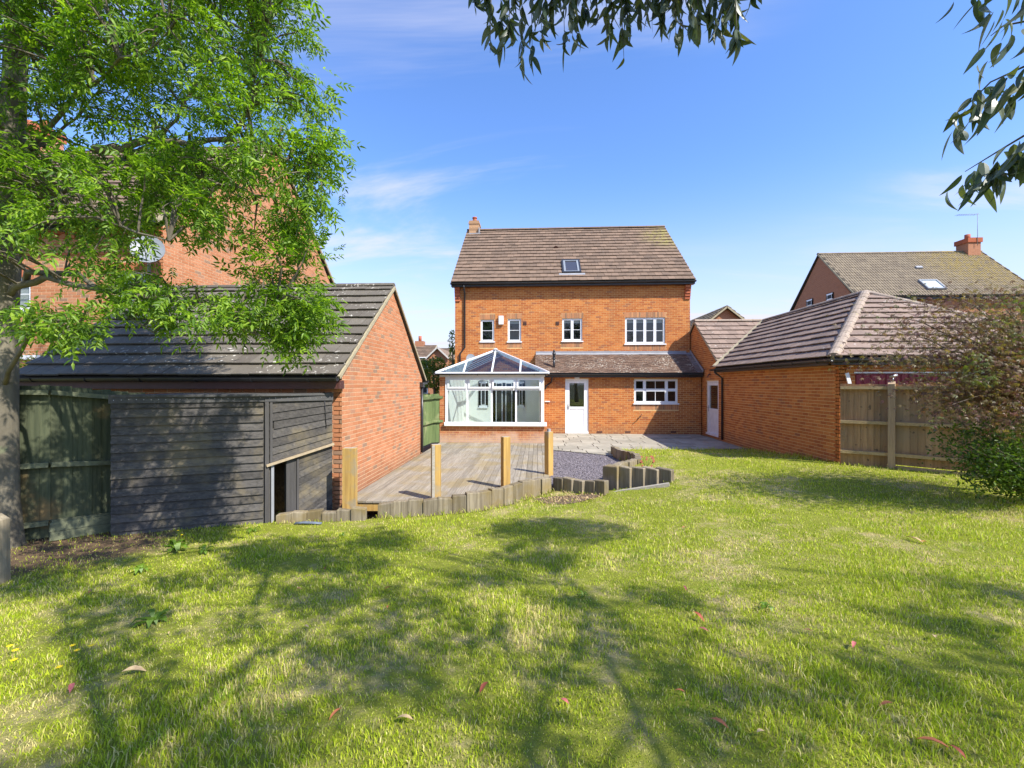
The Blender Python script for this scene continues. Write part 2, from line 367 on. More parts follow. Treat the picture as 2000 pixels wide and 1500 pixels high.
M_leaf_red = simple('red_brown_dead_leaf', (.36, .09, .045), (.24, .06, .03), 30, .7)
M_leaf_pink = simple('pink_dead_leaf', (.50, .14, .13), (.40, .11, .09), 30, .7)
M_leaf_tan = simple('tan_dead_leaf', (.52, .38, .20), (.42, .28, .14), 30, .7)
M_leaf_or = simple('orange_dead_leaf', (.50, .17, .06), (.38, .12, .05), 30, .7)
M_terracotta = simple('terracotta', (.42, .12, .06), (.34, .1, .05), 10, .8)
M_dish = simple('grey_dish', (.24, .26, .28), (.21, .23, .25), 4, .45)
M_metal = simple('grey_metal', (.45, .45, .45), None, rough=.35, metal=.9)
M_hose = simple('grey_blue_hose', (.16, .2, .26), (.12, .14, .18), 20, .6)
M_brown = simple('brown_vent', (.10, .045, .03), None, rough=.7)
M_pale_panel = simple('rendered_panel', (.55, .52, .47), (.5, .47, .42), 2, .8)
# ---------------------------------------------------------------- the ground
ctl = [(0, 0, .32), (-3, -1, .25), (4, -1, .42), (0, 3, .20), (-5, 4.3, .0), (-5.54, 6.2, -.13), (-4.6, 6.5, -.15), (-3.78, 6.95, -.18), (-2.6, 7.0, -.19), (-1.3, 7.25, -.19),
       (-.3, 7.65, -.17), (.4, 8.1, -.15), (1.2, 8.0, -.12), (1.75, 8.0, -.06), (2.9, 8.1, .19), (3.3, 8.8, .20), (2.6, 9.6, .19), (3.2, 10.6, .20), (3.15, 12.6, .11), (3.6, 13.35, .02), (6.6, 13.3, .03),
       (6.85, 9.5, .29), (7.9, 7.7, .29), (9, 5, .38), (3, 5, .24), (-6.5, 5.7, -.06), (-8, 3, .0), (5.5, 7, .27), (8.5, 2, .42), (-6.4, 6.8, -.16), (-9, 7, -.18), (6.8, 11.3, .17)]
P = np.array([[cw(a, b).x, cw(a, b).y] for a, b, c in ctl]); Zc = np.array([c for *_, c in ctl])
def phi(r): return np.where(r > 1e-9, r*r*np.log(r+1e-9), 0)
K = phi(np.linalg.norm(P[:, None]-P[None], axis=2)) + np.eye(len(P))*.35
A = np.block([[K, np.c_[np.ones(len(P)), P]], [np.c_[np.ones(len(P)), P].T, np.zeros((3, 3))]])
sol = np.linalg.solve(A, np.r_[Zc, 0, 0, 0])
def lawn_z(x, y):
    x = np.asarray(x, float); y = np.asarray(y, float); sh = x.shape; q = np.c_[x.ravel(), y.ravel()]
    z = np.zeros(len(q))
    for i in range(0, len(q), 20000):
        s = q[i:i+20000]
        z[i:i+20000] = phi(np.linalg.norm(s[:, None]-P[None], axis=2)) @ sol[:len(P)] + sol[-3] + s @ sol[-2:]
    return np.clip(z, -.3, .5).reshape(sh)
def lz(x, y): return float(lawn_z(np.array([x]), np.array([y]))[0])

# lines of the sleeper walls (world x, y)
def px_line(pts): return [cw(a, b).to_2d() for a, b in pts]
S1 = px_line([(-3.62, 6.98), (-2.98, 7.08), (-2.18, 7.30), (-1.39, 7.42), (-.60, 7.62), (-.12, 7.95), (.13, 8.22), (.72, 8.72)])
S2 = px_line([(.78, 8.80), (1.66, 8.20)])
S3 = px_line([(1.76, 8.74), (2.86, 8.25)])
S4 = px_line([(1.80, 8.86), (2.30, 9.55), (2.72, 10.15), (2.90, 10.65), (2.88, 11.3), (2.80, 12.0), (2.76, 12.75)])
LOW = [S1[0] + Vector((-.4, .5))] + S1 + S2 + [Vector(S3[0]) + Vector((.0, -.26))] + [Vector((S3[1].x-.10, S3[1].y-.10))] + [Vector((S3[1].x-.1, S3[1].y+.08)), Vector((S3[0].x+.12, S3[0].y+.1))] + S4[1:] + [Vector((2.45, 13.5)), Vector((6.25, 13.85)), Vector((6.35, 13.8)), Vector((6.35, 9.98)), Vector((14, 9.98)), Vector((14, 40)), Vector((-30, 40)), Vector((-30, 7.55)), Vector((-4.2, 7.55))]
LP = np.array([[p[0], p[1]] for p in LOW])
def in_poly(x, y, poly):
    x = np.asarray(x); y = np.asarray(y); c = np.zeros(x.shape, bool); n = len(poly)
    for i in range(n):
        x1, y1 = poly[i]; x2, y2 = poly[(i+1) % n]
        cond = ((y1 > y) != (y2 > y)) & (x < (x2-x1)*(y-y1)/((y2-y1) if y2 != y1 else 1e-12)+x1)
        c ^= cond
    return c
def grid(x0, x1, y0, y1, step):
    xs = np.arange(x0, x1+1e-6, step); ys = np.arange(y0, y1+1e-6, step)
    gx, gy = np.meshgrid(xs, ys); nx, ny = len(xs), len(ys)
    i = np.arange(nx*ny).reshape(ny, nx); F = np.stack([i[:-1, :-1], i[:-1, 1:], i[1:, 1:], i[1:, :-1]], -1).reshape(-1, 4)
    return gx, gy, F
# lawn ground material: thatch, dry patches, bare soil by the shed
def grass_cols(t, pos, blades):
    n_big = t.noise(pos, .9, 5, .6); n_mid = t.noise(pos, 3.2, 4, .6); n_pt = t.noise(t.mapv(pos, (1, 1, 1), (0, 0, 0), (5, 9, 0)), .45, 3, .5)
    n_fine = t.noise(pos, 11, 3, .6)
    dry = t.sstep(t.math('ADD', t.math('MULTIPLY', n_big, .38), t.math('ADD', t.math('MULTIPLY', n_mid, .34), t.math('ADD', t.math('MULTIPLY', n_pt, .18), t.math('MULTIPLY', n_fine, .20)))), .52, .69)
    return dry
m, t, b, o = new_mat('lawn_thatch')
g = t.n('ShaderNodeNewGeometry'); pos = g.outputs['Position']
dry = grass_cols(t, pos, False)
f = t.noise(pos, 60, 4, .7)
c_g = t.mix(f, (.17, .20, .02), (.30, .31, .05)); c_d = t.mix(f, (.34, .27, .12), (.52, .43, .22))
col = t.mix(dry, c_g, c_d)
dv = t.n('ShaderNodeVectorMath', operation='DISTANCE'); t.put(dv.inputs[0], t.mapv(pos, (1, 1, 0))); sp_ = cw(-5.6, 5.75); dv.inputs[1].default_value = (sp_.x, sp_.y, 0)
soil = t.sstep(t.math('ADD', dv.outputs['Value'], t.math('MULTIPLY', t.math('SUBTRACT', t.noise(pos, 2.5, 5, .6), .5), 1.6)), 1.5, .9)
col = t.mix(soil, col, t.mix(f, (.10, .065, .04), (.25, .17, .10)))
t.put(b.inputs['Base Color'], col); b.inputs['Roughness'].default_value = .95; b.inputs['Specular IOR Level'].default_value = .1
bp = t.n('ShaderNodeBump'); bp.inputs['Distance'].default_value = .03; t.put(bp.inputs['Height'], t.noise(pos, 45, 5, .7)); t.put(b.inputs['Normal'], bp)
M_lawn = m
m, t, b, o = new_mat('grass_blade')
r, pos = rnd_of(t)
dry = grass_cols(t, pos, True)
d2 = t.sstep(t.math('ADD', t.math('MULTIPLY', dry, .42), t.math('MULTIPLY', r, .80)), .53, .78)
gr = t.ramp(t.math('FRACT', t.math('MULTIPLY', r, 13.7)), [(0, (.27, .38, .012)), (.5, (.43, .53, .02)), (1, (.60, .66, .05))])
dr = t.ramp(t.math('FRACT', t.math('MULTIPLY', r, 7.7)), [(0, (.60, .50, .16)), (1, (.84, .73, .34))])
clv = t.sstep(t.noise(t.mapv(pos, (1, 1, 1), (0, 0, 0), (31, 4, 0)), 2.1, 4, .6), .56, .66)
gr = t.mix(t.math('MULTIPLY', clv, .6), gr, (.16, .31, .02))
col = t.mix(d2, gr, dr)
t.put(b.inputs['Base Color'], col); b.inputs['Roughness'].default_value = .55; b.inputs['Specular IOR Level'].default_value = .25
tr = t.n('ShaderNodeBsdfTranslucent'); t.put(tr.inputs[0], col)
mx = t.n('ShaderNodeMixShader'); mx.inputs[0].default_value = .35; t.put(mx.inputs[1], b.outputs[0]); t.put(mx.inputs[2], tr.outputs[0]); t.put(o.inputs[0], mx)
M_blade = m

gx, gy, F = grid(-14, 14, -7, 14.4, .07)
zz_ = lawn_z(gx, gy)
nz = np.array([noise.noise(Vector((x*1.3, y*1.3, 0)))*.018 + noise.noise(Vector((x*5, y*5, 3)))*.006 for x, y in zip(gx.ravel(), gy.ravel())]).reshape(gx.shape)
low = in_poly(gx, gy, LP)
zz_ = np.where(low, -.45, zz_+nz)
V = np.c_[gx.ravel(), gy.ravel(), zz_.ravel()]
lowf = low.ravel()[F].all(axis=1)
me = npmesh('lawn', V, F[~lowf], M_lawn, True)
lawn = child('lawn', me, None); tag(lawn, 'sloping patchy green lawn with dry straw patches', None, None, 'structure')
mb = MB(); mb.box(-900, 900, -900, 900, -.9, -.5)
ground = mb.build('ground', simple('far_ground', (.10, .12, .05), (.14, .12, .07), .3, .95)); tag(ground, 'dull green ground reaching out beyond the houses', kind='structure')

# grass blades
def edge_dist(x, y):
    d = np.full(len(x), 9.)
    L_ = [*zip(S1[:-1], S1[1:]), (S2[0], S2[1]), (S3[0], S3[1]), *zip(S4[:-1], S4[1:]), (Vector((6.30, 13.8)), Vector((6.30, 9.9))), (Vector((2.5, 13.4)), Vector((6.3, 13.78))), (cw(6.8, 9.3), cw(7.35, 8.85)), (cw(7.35, 8.85), cw(9.3, 6.9))]
    for a, b in L_:
        dx, dy = b[0]-a[0], b[1]-a[1]; tt = np.clip(((x-a[0])*dx+(y-a[1])*dy)/(dx*dx+dy*dy), 0, 1); d = np.minimum(d, np.hypot(x-a[0]-tt*dx, y-a[1]-tt*dy))
    return d
def make_grass():
    Vs = []; Fq = []; Ft = []
    base = 0
    zones = [(1.2, 2.6, 7600, .025), (2.6, 4.2, 5000, .026), (4.2, 6.5, 2700, .027), (6.5, 9.5, 1150, .030), (9.5, 14, 560, .034)]
    for (d0, d1, dens, h) in zones:
        n = int(dens*(d1-d0)*(2.45*d1+1))
        Yc = rng.uniform(d0, d1, n); Xc = rng.uniform(-1, 1, n)*(1.225*d1+.5)
        keep = np.abs(Xc) < 1.2*Yc+.35; Yc = Yc[keep]; Xc = Xc[keep]
        x = Xc*ct-Yc*st; y = Xc*st+Yc*ct
        k = ~in_poly(x, y, LP)
        # bare soil near the ash tree and the shed foot
        sd = np.hypot(x-sp_.x, y-sp_.y) + rng.normal(0, .35, len(x)); k &= (sd > 1.15) | (rng.random(len(x)) < .10)
        x = x[k]; y = y[k]; n = len(x)
        z = lawn_z(x, y)
        ht = h*rng.uniform(.45, 1.35, n)*(1+.35*np.sin(x*1.7+y*.6)*np.sin(y*2.1))*(1+.5*np.sin(x*9+3*np.sin(y*4))*np.sin(y*8+2*np.sin(x*5))); ed = edge_dist(x, y); ht *= 1+1.6*np.exp(-(ed/.06)**2); wd = rng.uniform(.0012, .0032, n)*(1.0+.16*np.maximum(0, (d0-2)))
        ang = rng.uniform(0, 2*np.pi, n); lean = rng.uniform(.1, .95, n)*ht; la = rng.uniform(0, 2*np.pi, n)
        cx_, sx_ = np.cos(ang)*wd, np.sin(ang)*wd
        lx, ly = np.cos(la)*lean, np.sin(la)*lean
        b0 = np.c_[x-cx_, y-sx_, z-.004]; b1 = np.c_[x+cx_, y+sx_, z-.004]
        m0 = np.c_[x-cx_*.8+lx*.35, y-sx_*.8+ly*.35, z+ht*.6]; m1 = np.c_[x+cx_*.8+lx*.35, y+sx_*.8+ly*.35, z+ht*.6]
        tp = np.c_[x+lx, y+ly, z+ht*.95]
        V = np.stack([b0, b1, m1, m0, tp], 1).reshape(-1, 3)
        i = base + np.arange(n)[:, None]*5
        Fq.append(i+np.array([0, 1, 2, 3])); Ft.append(i+np.array([3, 2, 4])); Vs.append(V); base += 5*n
    me = npmesh('grass', np.concatenate(Vs), [np.concatenate(Fq), np.concatenate(Ft)], M_blade)
    o = child('grass', me, None); tag(o, 'short green and straw coloured grass blades covering the lawn', 'grass', None, 'stuff')
    return base//5
NB = make_grass()
print('blades', NB)

# ---------------------------------------------------------------- brick and tile pieces
BL, BH, BJ = .215, .065, .010
class Bricks:
    """gathers brick pieces of one building; the ones that show largest become single parts, the rest one mesh"""
    def __init__(s, parent, n=300): s.p = parent; s.e = []; s.n = n
    def add(s, P0, U, xb0, xb1, xt0, xt1, z0, z1, mat, proud=.006):
        s.e.append((P0, U, xb0, xb1, xt0, xt1, z0, z1, mat, proud))
    @staticmethod
    def pts(P0, U, xb0, xb1, xt0, xt1, z0, z1, proud):
        N = Vector((U.y, -U.x, 0)); B = P0 - N*.02; Fp = P0 + N*proud; k = .004
        zc = Vector((0, 0, 1))
        return [B+U*xb0+zc*z0, B+U*xb1+zc*z0, B+U*xt1+zc*z1, B+U*xt0+zc*z1, Fp+U*(xb0+k*0)+zc*z0, Fp+U*xb1+zc*z0, Fp+U*xt1+zc*z1, Fp+U*xt0+zc*z1]
    def finish(s):
        def score(e):
            c = e[0]+e[1]*((e[2]+e[3])/2)+Vector((0, 0, (e[6]+e[7])/2)); q = proj(c)
            if q is None or not (-20 < q[0] < 2020 and -20 < q[1] < 1520): return 0
            N = Vector((e[1].y, -e[1].x, 0)); vv = (Vector((0, 0, CAMZ))-c)
            return max(0, vv.normalized().dot(N))*(e[3]-e[2])*(e[7]-e[6])/vv.length_squared
        s.e.sort(key=score, reverse=True)
        shared = {}
        faces = [(4, 5, 6, 7), (0, 1, 5, 4), (1, 2, 6, 5), (2, 3, 7, 6), (3, 0, 4, 7)]
        rest = {}
        for i, e in enumerate(s.e):
            P0, U, a0, a1, b0, b1, z0, z1, mat, pr = e
            if i < s.n:
                L = round(a1-a0, 3); H = round(z1-z0, 3)
                full = abs(a0-b0) < 1e-4 and abs(a1-b1) < 1e-4
                key = (L, H, pr, mat.name, round(U.x, 2), round(U.y, 2)) if full else None
                org = P0 + U*a0 + Vector((0, 0, z0))
                if key is None or key not in shared:
                    pts = [p-org for p in s.pts(P0, U, a0, a1, b0, b1, z0, z1, pr)]
                    me = bpy.data.meshes.new('brick'); me.from_pydata(pts, [], faces); me.materials.append(mat)
                    if key: shared[key] = me
                else: me = shared[key]
                N = Vector((U.y, -U.x, 0))
                child('brick', me, s.p, org + N*random.uniform(-.0015, .0015))
            else:
                rest.setdefault(mat.name, MB()).add(s.pts(P0, U, a0, a1, b0, b1, z0, z1, pr+random.uniform(-.0015, .0015)), faces)
        for k, mb in rest.items(): mb.build('brickwork', MATS[k], s.p, 'stuff')
def brick_wall(bk, P0, U, L, z0, z1, mat, mortar, lim=None, holes=(), soldiers=(), zb=None, name='wall', thick=.14, zbrick=None, gable=None, soldier_mat=None, pr=.0035):
    """P0 left end seen from outside at z=0, U along; lim(z)->(x0,x1); holes (x0,x1,z0,z1)"""
    P0 = Vector(P0); U = Vector(U).normalized(); N = Vector((U.y, -U.x, 0))
    if lim is None: lim = lambda z: (0, L)
    zs = z0 if zbrick is None else zbrick
    k0 = int(math.floor((zs)/.075)); k1 = int(math.ceil(z1/.075))
    blocks = [(h, 0) for h in holes] + [(h, 1) for h in soldiers]
    for k in range(k0, k1):
        za = max(k*.075+.006, zs); zc = min(k*.075+.069, z1)
        if zc-za < .02: continue
        off = -.1125 if k % 2 else 0
        (l0, r0), (l1, r1) = lim(za), lim(zc)
        if r0-l0 < .04: continue
        x = off
        zm = (za+zc)/2
        bl = [h for h, _ in blocks if h[2]-.02 < zm < h[3]+.02]
        while x < L:
            a, b_ = x+.006, x+.219
            segs = [(a, b_)]
            for h in bl:
                ns = []
                for (p, q) in segs:
                    if q <= h[0] or p >= h[1]: ns.append((p, q)); continue
                    if p < h[0]-.02: ns.append((p, h[0]-.005 if h in soldiers else h[0]))
                    if q > h[1]+.02: ns.append((h[1]+.005 if h in soldiers else h[1], q))
                segs = ns
            for (p, q) in segs:
                pb0, pb1 = max(p, l0), min(q, r0); pt0, pt1 = max(p, l1), min(q, r1)
                if pb1-pb0 < .015: continue
                if pt1-pt0 < .004: pt0 = pt1 = min(max((pb0+pb1)/2, l1), r1)
                bk.add(P0, U, pb0, pb1, pt0, pt1, za, zc, mat, pr)
            x += .225
    for h in soldiers:
        n = max(1, round((h[1]-h[0])/.075)); wd = (h[1]-h[0])/n
        for i in range(n): bk.add(P0, U, h[0]+i*wd+.005, h[0]+(i+1)*wd-.005, h[0]+i*wd+.005, h[0]+(i+1)*wd-.005, h[2]+.003, h[3]-.003, soldier_mat or M_brick_multi, pr+.001)
    # backing
    mb = MB()
    zr = z1 if gable is None else gable[0]
    xs = sorted({0, L, *[h[0] for h in holes], *[h[1] for h in holes]}); zq = sorted({z0 if zb is None else zb, zr, *[h[2] for h in holes], *[h[3] for h in holes]})
    for i in range(len(xs)-1):
        for j in range(len(zq)-1):
            cx_, cz_ = (xs[i]+xs[i+1])/2, (zq[j]+zq[j+1])/2
            if any(h[0] < cx_ < h[1] and h[2] < cz_ < h[3] for h in holes): continue
            a = P0+U*xs[i]; b_ = P0+U*xs[i+1]
            mb.prism([a+Vector((0, 0, zq[j])), b_+Vector((0, 0, zq[j])), b_+Vector((0, 0, zq[j+1])), a+Vector((0, 0, zq[j+1]))], -N, thick)
    if gable is not None:
        pts = [P0+U*x+Vector((0, 0, z)) for x, z in gable[1]]
        mb.prism(pts, -N, thick)
    mb.build(name, mortar, bk.p)

GAP = .022
class Tiles:
    def __init__(s, parent, mat, n=300, name='tile'): s.p = parent; s.e = []; s.n = n; s.mat = mat; s.name = name; s.shared = {}
    def slope(s, O, U, S, smax, gauge, width, xl, xr, th=.020, over=.045, roll=0):
        O = Vector(O); U = Vector(U).normalized(); S = Vector(S).normalized(); N = U.cross(S)
        if N.z < 0: N = -N
        k = 0; y = 0
        while y < smax-.03:
            y1 = min(y+gauge, smax); ye = min(y1+over, smax+.01)
            off = (k % 2)*width/2
            a, b_ = min(xl(y), xl(y1)), max(xr(y), xr(y1))
            i0 = math.floor((a-off)/width)
            x = off+i0*width
            while x < b_:
                pb0, pb1 = max(x+.0035, xl(y)), min(x+width-.0035, xr(y)); pt0, pt1 = max(x+.0035, xl(ye)), min(x+width-.0035, xr(ye))
                if max(pb1-pb0, pt1-pt0) > .03:
                    if pt1 < pt0: pt0 = pt1 = min(max((pt0+pt1)/2, xl(ye)), xr(ye))
                    if pb1 < pb0: pb0 = pb1 = (pb0+pb1)/2
                    s.e.append((O, U, S, N, pb0, pb1, pt0, pt1, y, ye, th, roll))
                x += width
            y = y1; k += 1
    def geo(s, e, org):
        O, U, S, N, b0, b1, t0, t1, y, ye, th, roll = e
        def p(x, yy, z): return O+U*x+S*yy+N*z-org
        if not roll:
            return [p(b0, y, th+GAP), p(b1, y, th+GAP), p(t1, ye, .0), p(t0, ye, .0), p(b0, y, 2*th+GAP), p(b1, y, 2*th+GAP), p(t1, ye, th), p(t0, ye, th)], \
                   [(4, 5, 6, 7), (0, 1, 5, 4), (1, 2, 6, 5), (3, 0, 4, 7), (3, 2, 1, 0)]
        n = 8; top = []; vs = []
        for (x0, x1, yy, zb) in ((b0, b1, y, 2*th), (t0, t1, ye, th)):
            for i in range(n+1):
                f = i/n; r_ = max(0, math.sin(f*4*math.pi))*roll
                vs.append(p(x0+(x1-x0)*f, yy, zb+r_))
        for i in range(n+1): vs.append(p(b0+(b1-b0)*i/n, y, th*.2))
        fs = [(i, i+1, n+2+i, n+1+i) for i in range(n)] + [(2*n+2+i, 2*n+3+i, i+1, i) for i in range(n)]
        return vs, fs
    def finish(s):
        def score(e):
            c = e[0]+e[1]*((e[4]+e[5])/2)+e[2]*e[8]; q = proj(c)
            if q is None or not (-20 < q[0] < 2020 and -20 < q[1] < 1520): return 0
            vv = Vector((0, 0, CAMZ))-c
            return max(.001, vv.normalized().dot(e[3]))*(e[5]-e[4])/vv.length_squared
        s.e.sort(key=score, reverse=True)
        rest = MB()
        for i, e in enumerate(s.e):
            O, U, S, N, b0, b1, t0, t1, y, ye = e[:10]
            if i < s.n and score(e) > 0:
                org = O+U*b0+S*y
                full = abs(b0-t0) < 1e-4 and abs(b1-t1) < 1e-4
                key = (round(b1-b0, 3), round(ye-y, 3), tuple(round(q, 2) for q in (*U, *S))) if full else None
                me = s.shared.get(key) if key else None
                if me is None:
                    vs, fs = s.geo(e, org); me = bpy.data.meshes.new(s.name); me.from_pydata(vs, [], fs); me.materials.append(s.mat)
                    if key: s.shared[key] = me
                child(s.name, me, s.p, org+N*random.uniform(-.005, .005)+S*random.uniform(-.008, .008))
            else:
                j = N_j = e[3]*random.uniform(-.005, .005)+e[2]*random.uniform(-.008, .008)
                vs, fs = s.geo(e, Vector((0, 0, 0))-j); rest.add(vs, fs)
        if rest.v: rest.build('tile_field', s.mat, s.p, 'stuff')
def ridge_run(parent, a, b, mat, r=.12, L=.45, name='ridge_tile', skirt=.06):
    a = Vector(a); b = Vector(b); n = max(1, round((b-a).length/L)); d = (b-a).normalized(); side = d.cross(Vector((0, 0, 1))).normalized(); up = side.cross(d)
    for i in range(n):
        p = a+(b-a)*(i/n); q = a+(b-a)*((i+1)/n)-d*.006
        mb = MB(); vs = []
        for k_, (c, rr) in enumerate(((p, r), (q, r*.96))):
            for j in range(7):
                an = math.pi*j/6; vs.append(c+side*math.cos(an)*rr*1.05+up*(math.sin(an)*rr*.75-skirt))
        fs = [(j, j+1, 7+j+1, 7+j) for j in range(6)]+[tuple(range(6, -1, -1)), tuple(range(7, 14))]
        mb.add(vs, fs); mb.build(name, mat, parent)
def gutter(parent, a, b, r=.055, brackets=.9, mat=None, bdrop=.0):
    a = Vector(a); b = Vector(b); d = (b-a).normalized(); side = d.cross(Vector((0, 0, 1))).normalized()
    vs = []; K = 8
    for c in (a, b):
        for rr in (r, r-.006):
            for j in range(K+1):
                an = math.pi+math.pi*j/K; vs.append(c+side*math.cos(an)*rr+Vector((0, 0, math.sin(an)*rr)))
    n = K+1
    fs = [(j, j+1, 2*n+j+1, 2*n+j) for j in range(K)]+[(n+j+1, n+j, 3*n+j, 3*n+j+1) for j in range(K)]+[(j, n+j, n+j+1, j+1) for j in range(K)]+[(2*n+j, 2*n+j+1, 3*n+j+1, 3*n+j) for j in range(K)]
    fs += [(0, 2*n, 3*n, n), (K, n+K, 3*n+K, 2*n+K)]
    g = MB().add(vs, fs).build('gutter', mat or M_black, parent)
    m = int((b-a).length/brackets)
    for i in range(m):
        c = a+d*((i+.5)*(b-a).length/m)
        mb = MB(); q = [c+side*math.cos(math.pi+math.pi*j/6)*(r+.008)+Vector((0, 0, math.sin(math.pi+math.pi*j/6)*(r+.008))) for j in range(7)]
        for i2 in range(6): mb.beam(q[i2], q[i2+1], .03, .008)
        mb.build('gutter_bracket', mat or M_black, g)
    return g
def window(parent, P0, U, x0, x1, z0, z1, cols, bars=(), recess=.07, fw=.055, mat=None, sill=True, glass=None, back=.45, blind=None, name='window', opener=None):
    """cols: list of relative light boundaries 0..1; bars: list per light of horizontal positions; opener: transom position for top lights"""
    P0 = Vector(P0); U = Vector(U).normalized(); N = Vector((U.y, -U.x, 0)); mat = mat or M_white; glass = glass or M_glass
    Mx = Matrix(((U.x, N.x, 0, P0.x), (U.y, N.y, 0, P0.y), (0, 0, 1, P0.z), (0, 0, 0, 1)))
    W = x1-x0; f = MB(); ya, yb = -recess-.06, -recess
    f.box(x0, x1, ya, yb, z0, z0+fw, Mx); f.box(x0, x1, ya, yb, z1-fw, z1, Mx); f.box(x0, x0+fw, ya, yb-.001, z0+fw, z1-fw, Mx); f.box(x1-fw, x1, ya, yb-.001, z0+fw, z1-fw, Mx)
    bx_ = [x0+W*c for c in cols]
    for c in bx_[1:-1]: f.box(c-fw*.55, c+fw*.55, ya, yb-.002, z0+fw, z1-fw, Mx)
    if opener:
        zo = z0+(z1-z0)*opener; f.box(x0+fw, x1-fw, ya, yb-.003, zo-fw*.5, zo+fw*.5, Mx)
    w_ = f.build(name, mat, parent)
    sash = .028
    for i in range(len(cols)-1):
        l = bx_[i]+(fw if i == 0 else fw*.55); r_ = bx_[i+1]-(fw if i == len(cols)-2 else fw*.55)
        spans = [(z0+fw, z1-fw)] if not opener else [(z0+fw, zo-fw*.5), (zo+fw*.5, z1-fw)]
        for (c, d) in spans:
            s_ = MB(); yc, yd = -recess-.045, -recess+.008
            s_.box(l+.001, r_-.001, yc, yd, c+.001, c+sash, Mx); s_.box(l+.001, r_-.001, yc, yd, d-sash, d-.001, Mx); s_.box(l+.001, l+sash, yc, yd-.001, c+sash, d-sash, Mx); s_.box(r_-sash, r_-.001, yc, yd-.001, c+sash, d-sash, Mx)
            for bb in bars:
                if len(bb) == 2 and bb[0] == 'v':
                    if abs(bb[1]-i) < .01: xm = (l+r_)/2; s_.box(xm-.009, xm+.009, -recess-.03, -recess-.012, c+sash, d-sash, Mx)
                elif len(bb) == 1: zm = c+(d-c)*bb[0]; s_.box(l+sash, r_-sash, -recess-.03, -recess-.012, zm-.009, zm+.009, Mx)
            s_.build('sash', mat, w_)
            g_ = MB(); g_.add([Mx @ Vector(q) for q in ((l+sash, -recess-.024, c+sash), (r_-sash, -recess-.024, c+sash), (r_-sash, -recess-.024, d-sash), (l+sash, -recess-.024, d-sash))], [(0, 1, 2, 3)])
            g_.build('pane', glass, w_)
            if blind:
                bm_ = MB(); dz = (d-c)*blind; bm_.box(l, r_, -recess-.11, -recess-.10, d-dz, d, Mx); bm_.build('blind', M_blind, w_)
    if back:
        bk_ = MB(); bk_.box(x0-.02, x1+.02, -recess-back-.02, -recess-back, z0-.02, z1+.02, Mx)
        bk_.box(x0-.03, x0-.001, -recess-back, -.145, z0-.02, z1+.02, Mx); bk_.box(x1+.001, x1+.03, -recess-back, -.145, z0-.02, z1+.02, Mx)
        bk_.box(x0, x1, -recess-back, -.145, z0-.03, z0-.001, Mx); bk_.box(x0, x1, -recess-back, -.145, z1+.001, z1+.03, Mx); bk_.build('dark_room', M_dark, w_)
    if sill:
        s_ = MB(); s_.box(x0-.04, x1+.04, -recess, .05, z0-.045, z0-.002, Mx); s_.build('sill', mat, w_)
    return w_
def wx(px, py, P0, U):      # pixel -> (x along wall, z)
    P0 = Vector(P0); U = Vector(U); N = Vector((U.y, -U.x, 0)); h = hp(px, py, P0, N); return (h-P0).dot(U), h.z
def rect_px(x0, x1, y0, y1, P0, U):
    a = wx(x0, y1, P0, U); b = wx(x1, y0, P0, U); return a[0], b[0], a[1], b[1]
# ================================================================ MAIN HOUSE
UX = Vector((1, 0, 0)); UY = Vector((0, 1, 0)); UYm = Vector((0, -1, 0))
house = thing('brick_house', 'three storey orange brick house with brown tiled roof behind the conservatory', 'house', (1.4, 19.3, 0))
HV = 19.3; HL, HR = -3.5, 6.35; EZ = 6.10
bk = Bricks(house, 300)
P0 = Vector((HL, HV, 0))
W = [rect_px(*r, P0, UX) for r in ((938.6, 965.2, 624, 667), (991.8, 1017.8, 622.5, 667), (1098, 1137.4, 621.5, 666), (1220.8, 1299.2, 619.5, 671.5))]
sold = [(a-.04, b+.04, d, d+.225) for a, b, c, d in W] + [(a-.04, b+.04, c-.265, c-.045) for a, b, c, d in W]
brick_wall(bk, P0, UX, HR-HL, 0, EZ, M_brick_or, M_mortar, holes=W, soldiers=sold, zbrick=1.95)
for i, wr in enumerate(W):
    cols = {0: [0, 1], 1: [0, 1], 2: [0, .5, 1], 3: [0, .25, .5, .75, 1]}[i]
    window(house, P0, UX, *wr, cols, bars=((.5,),), recess=.05, fw=.05, blind=.16 if i in (1, 2, 3) else None)
# corbels under the eaves at both corners
for (xa, xb) in ((0, .22), (HR-HL-.22, HR-HL)):
    for k in range(5):
        mb = MB(); mb.box(HL+xa, HL+xb, HV-.02-.03*(k+1), HV-.002, EZ-.62+k*.115, EZ-.62+k*.115+.105); mb.build('corbel', M_brick_red, house)
# flanks and back
for nm, x in (('flank_wall', HL), ('flank_wall', HR-.14)):
    mb = MB(); mb.prism([(x, HV+.141, 0), (x, HV+8.4, 0), (x, HV+8.4, EZ), (x, HV+4.2, EZ+3.55), (x, HV+.141, EZ+.05)], (1, 0, 0), .14); mb.build(nm, M_far_brick, house)
mb = MB(); mb.box(HL, HR, HV+8.4, HV+8.54, 0, EZ); mb.build('back_wall', M_far_brick, house)
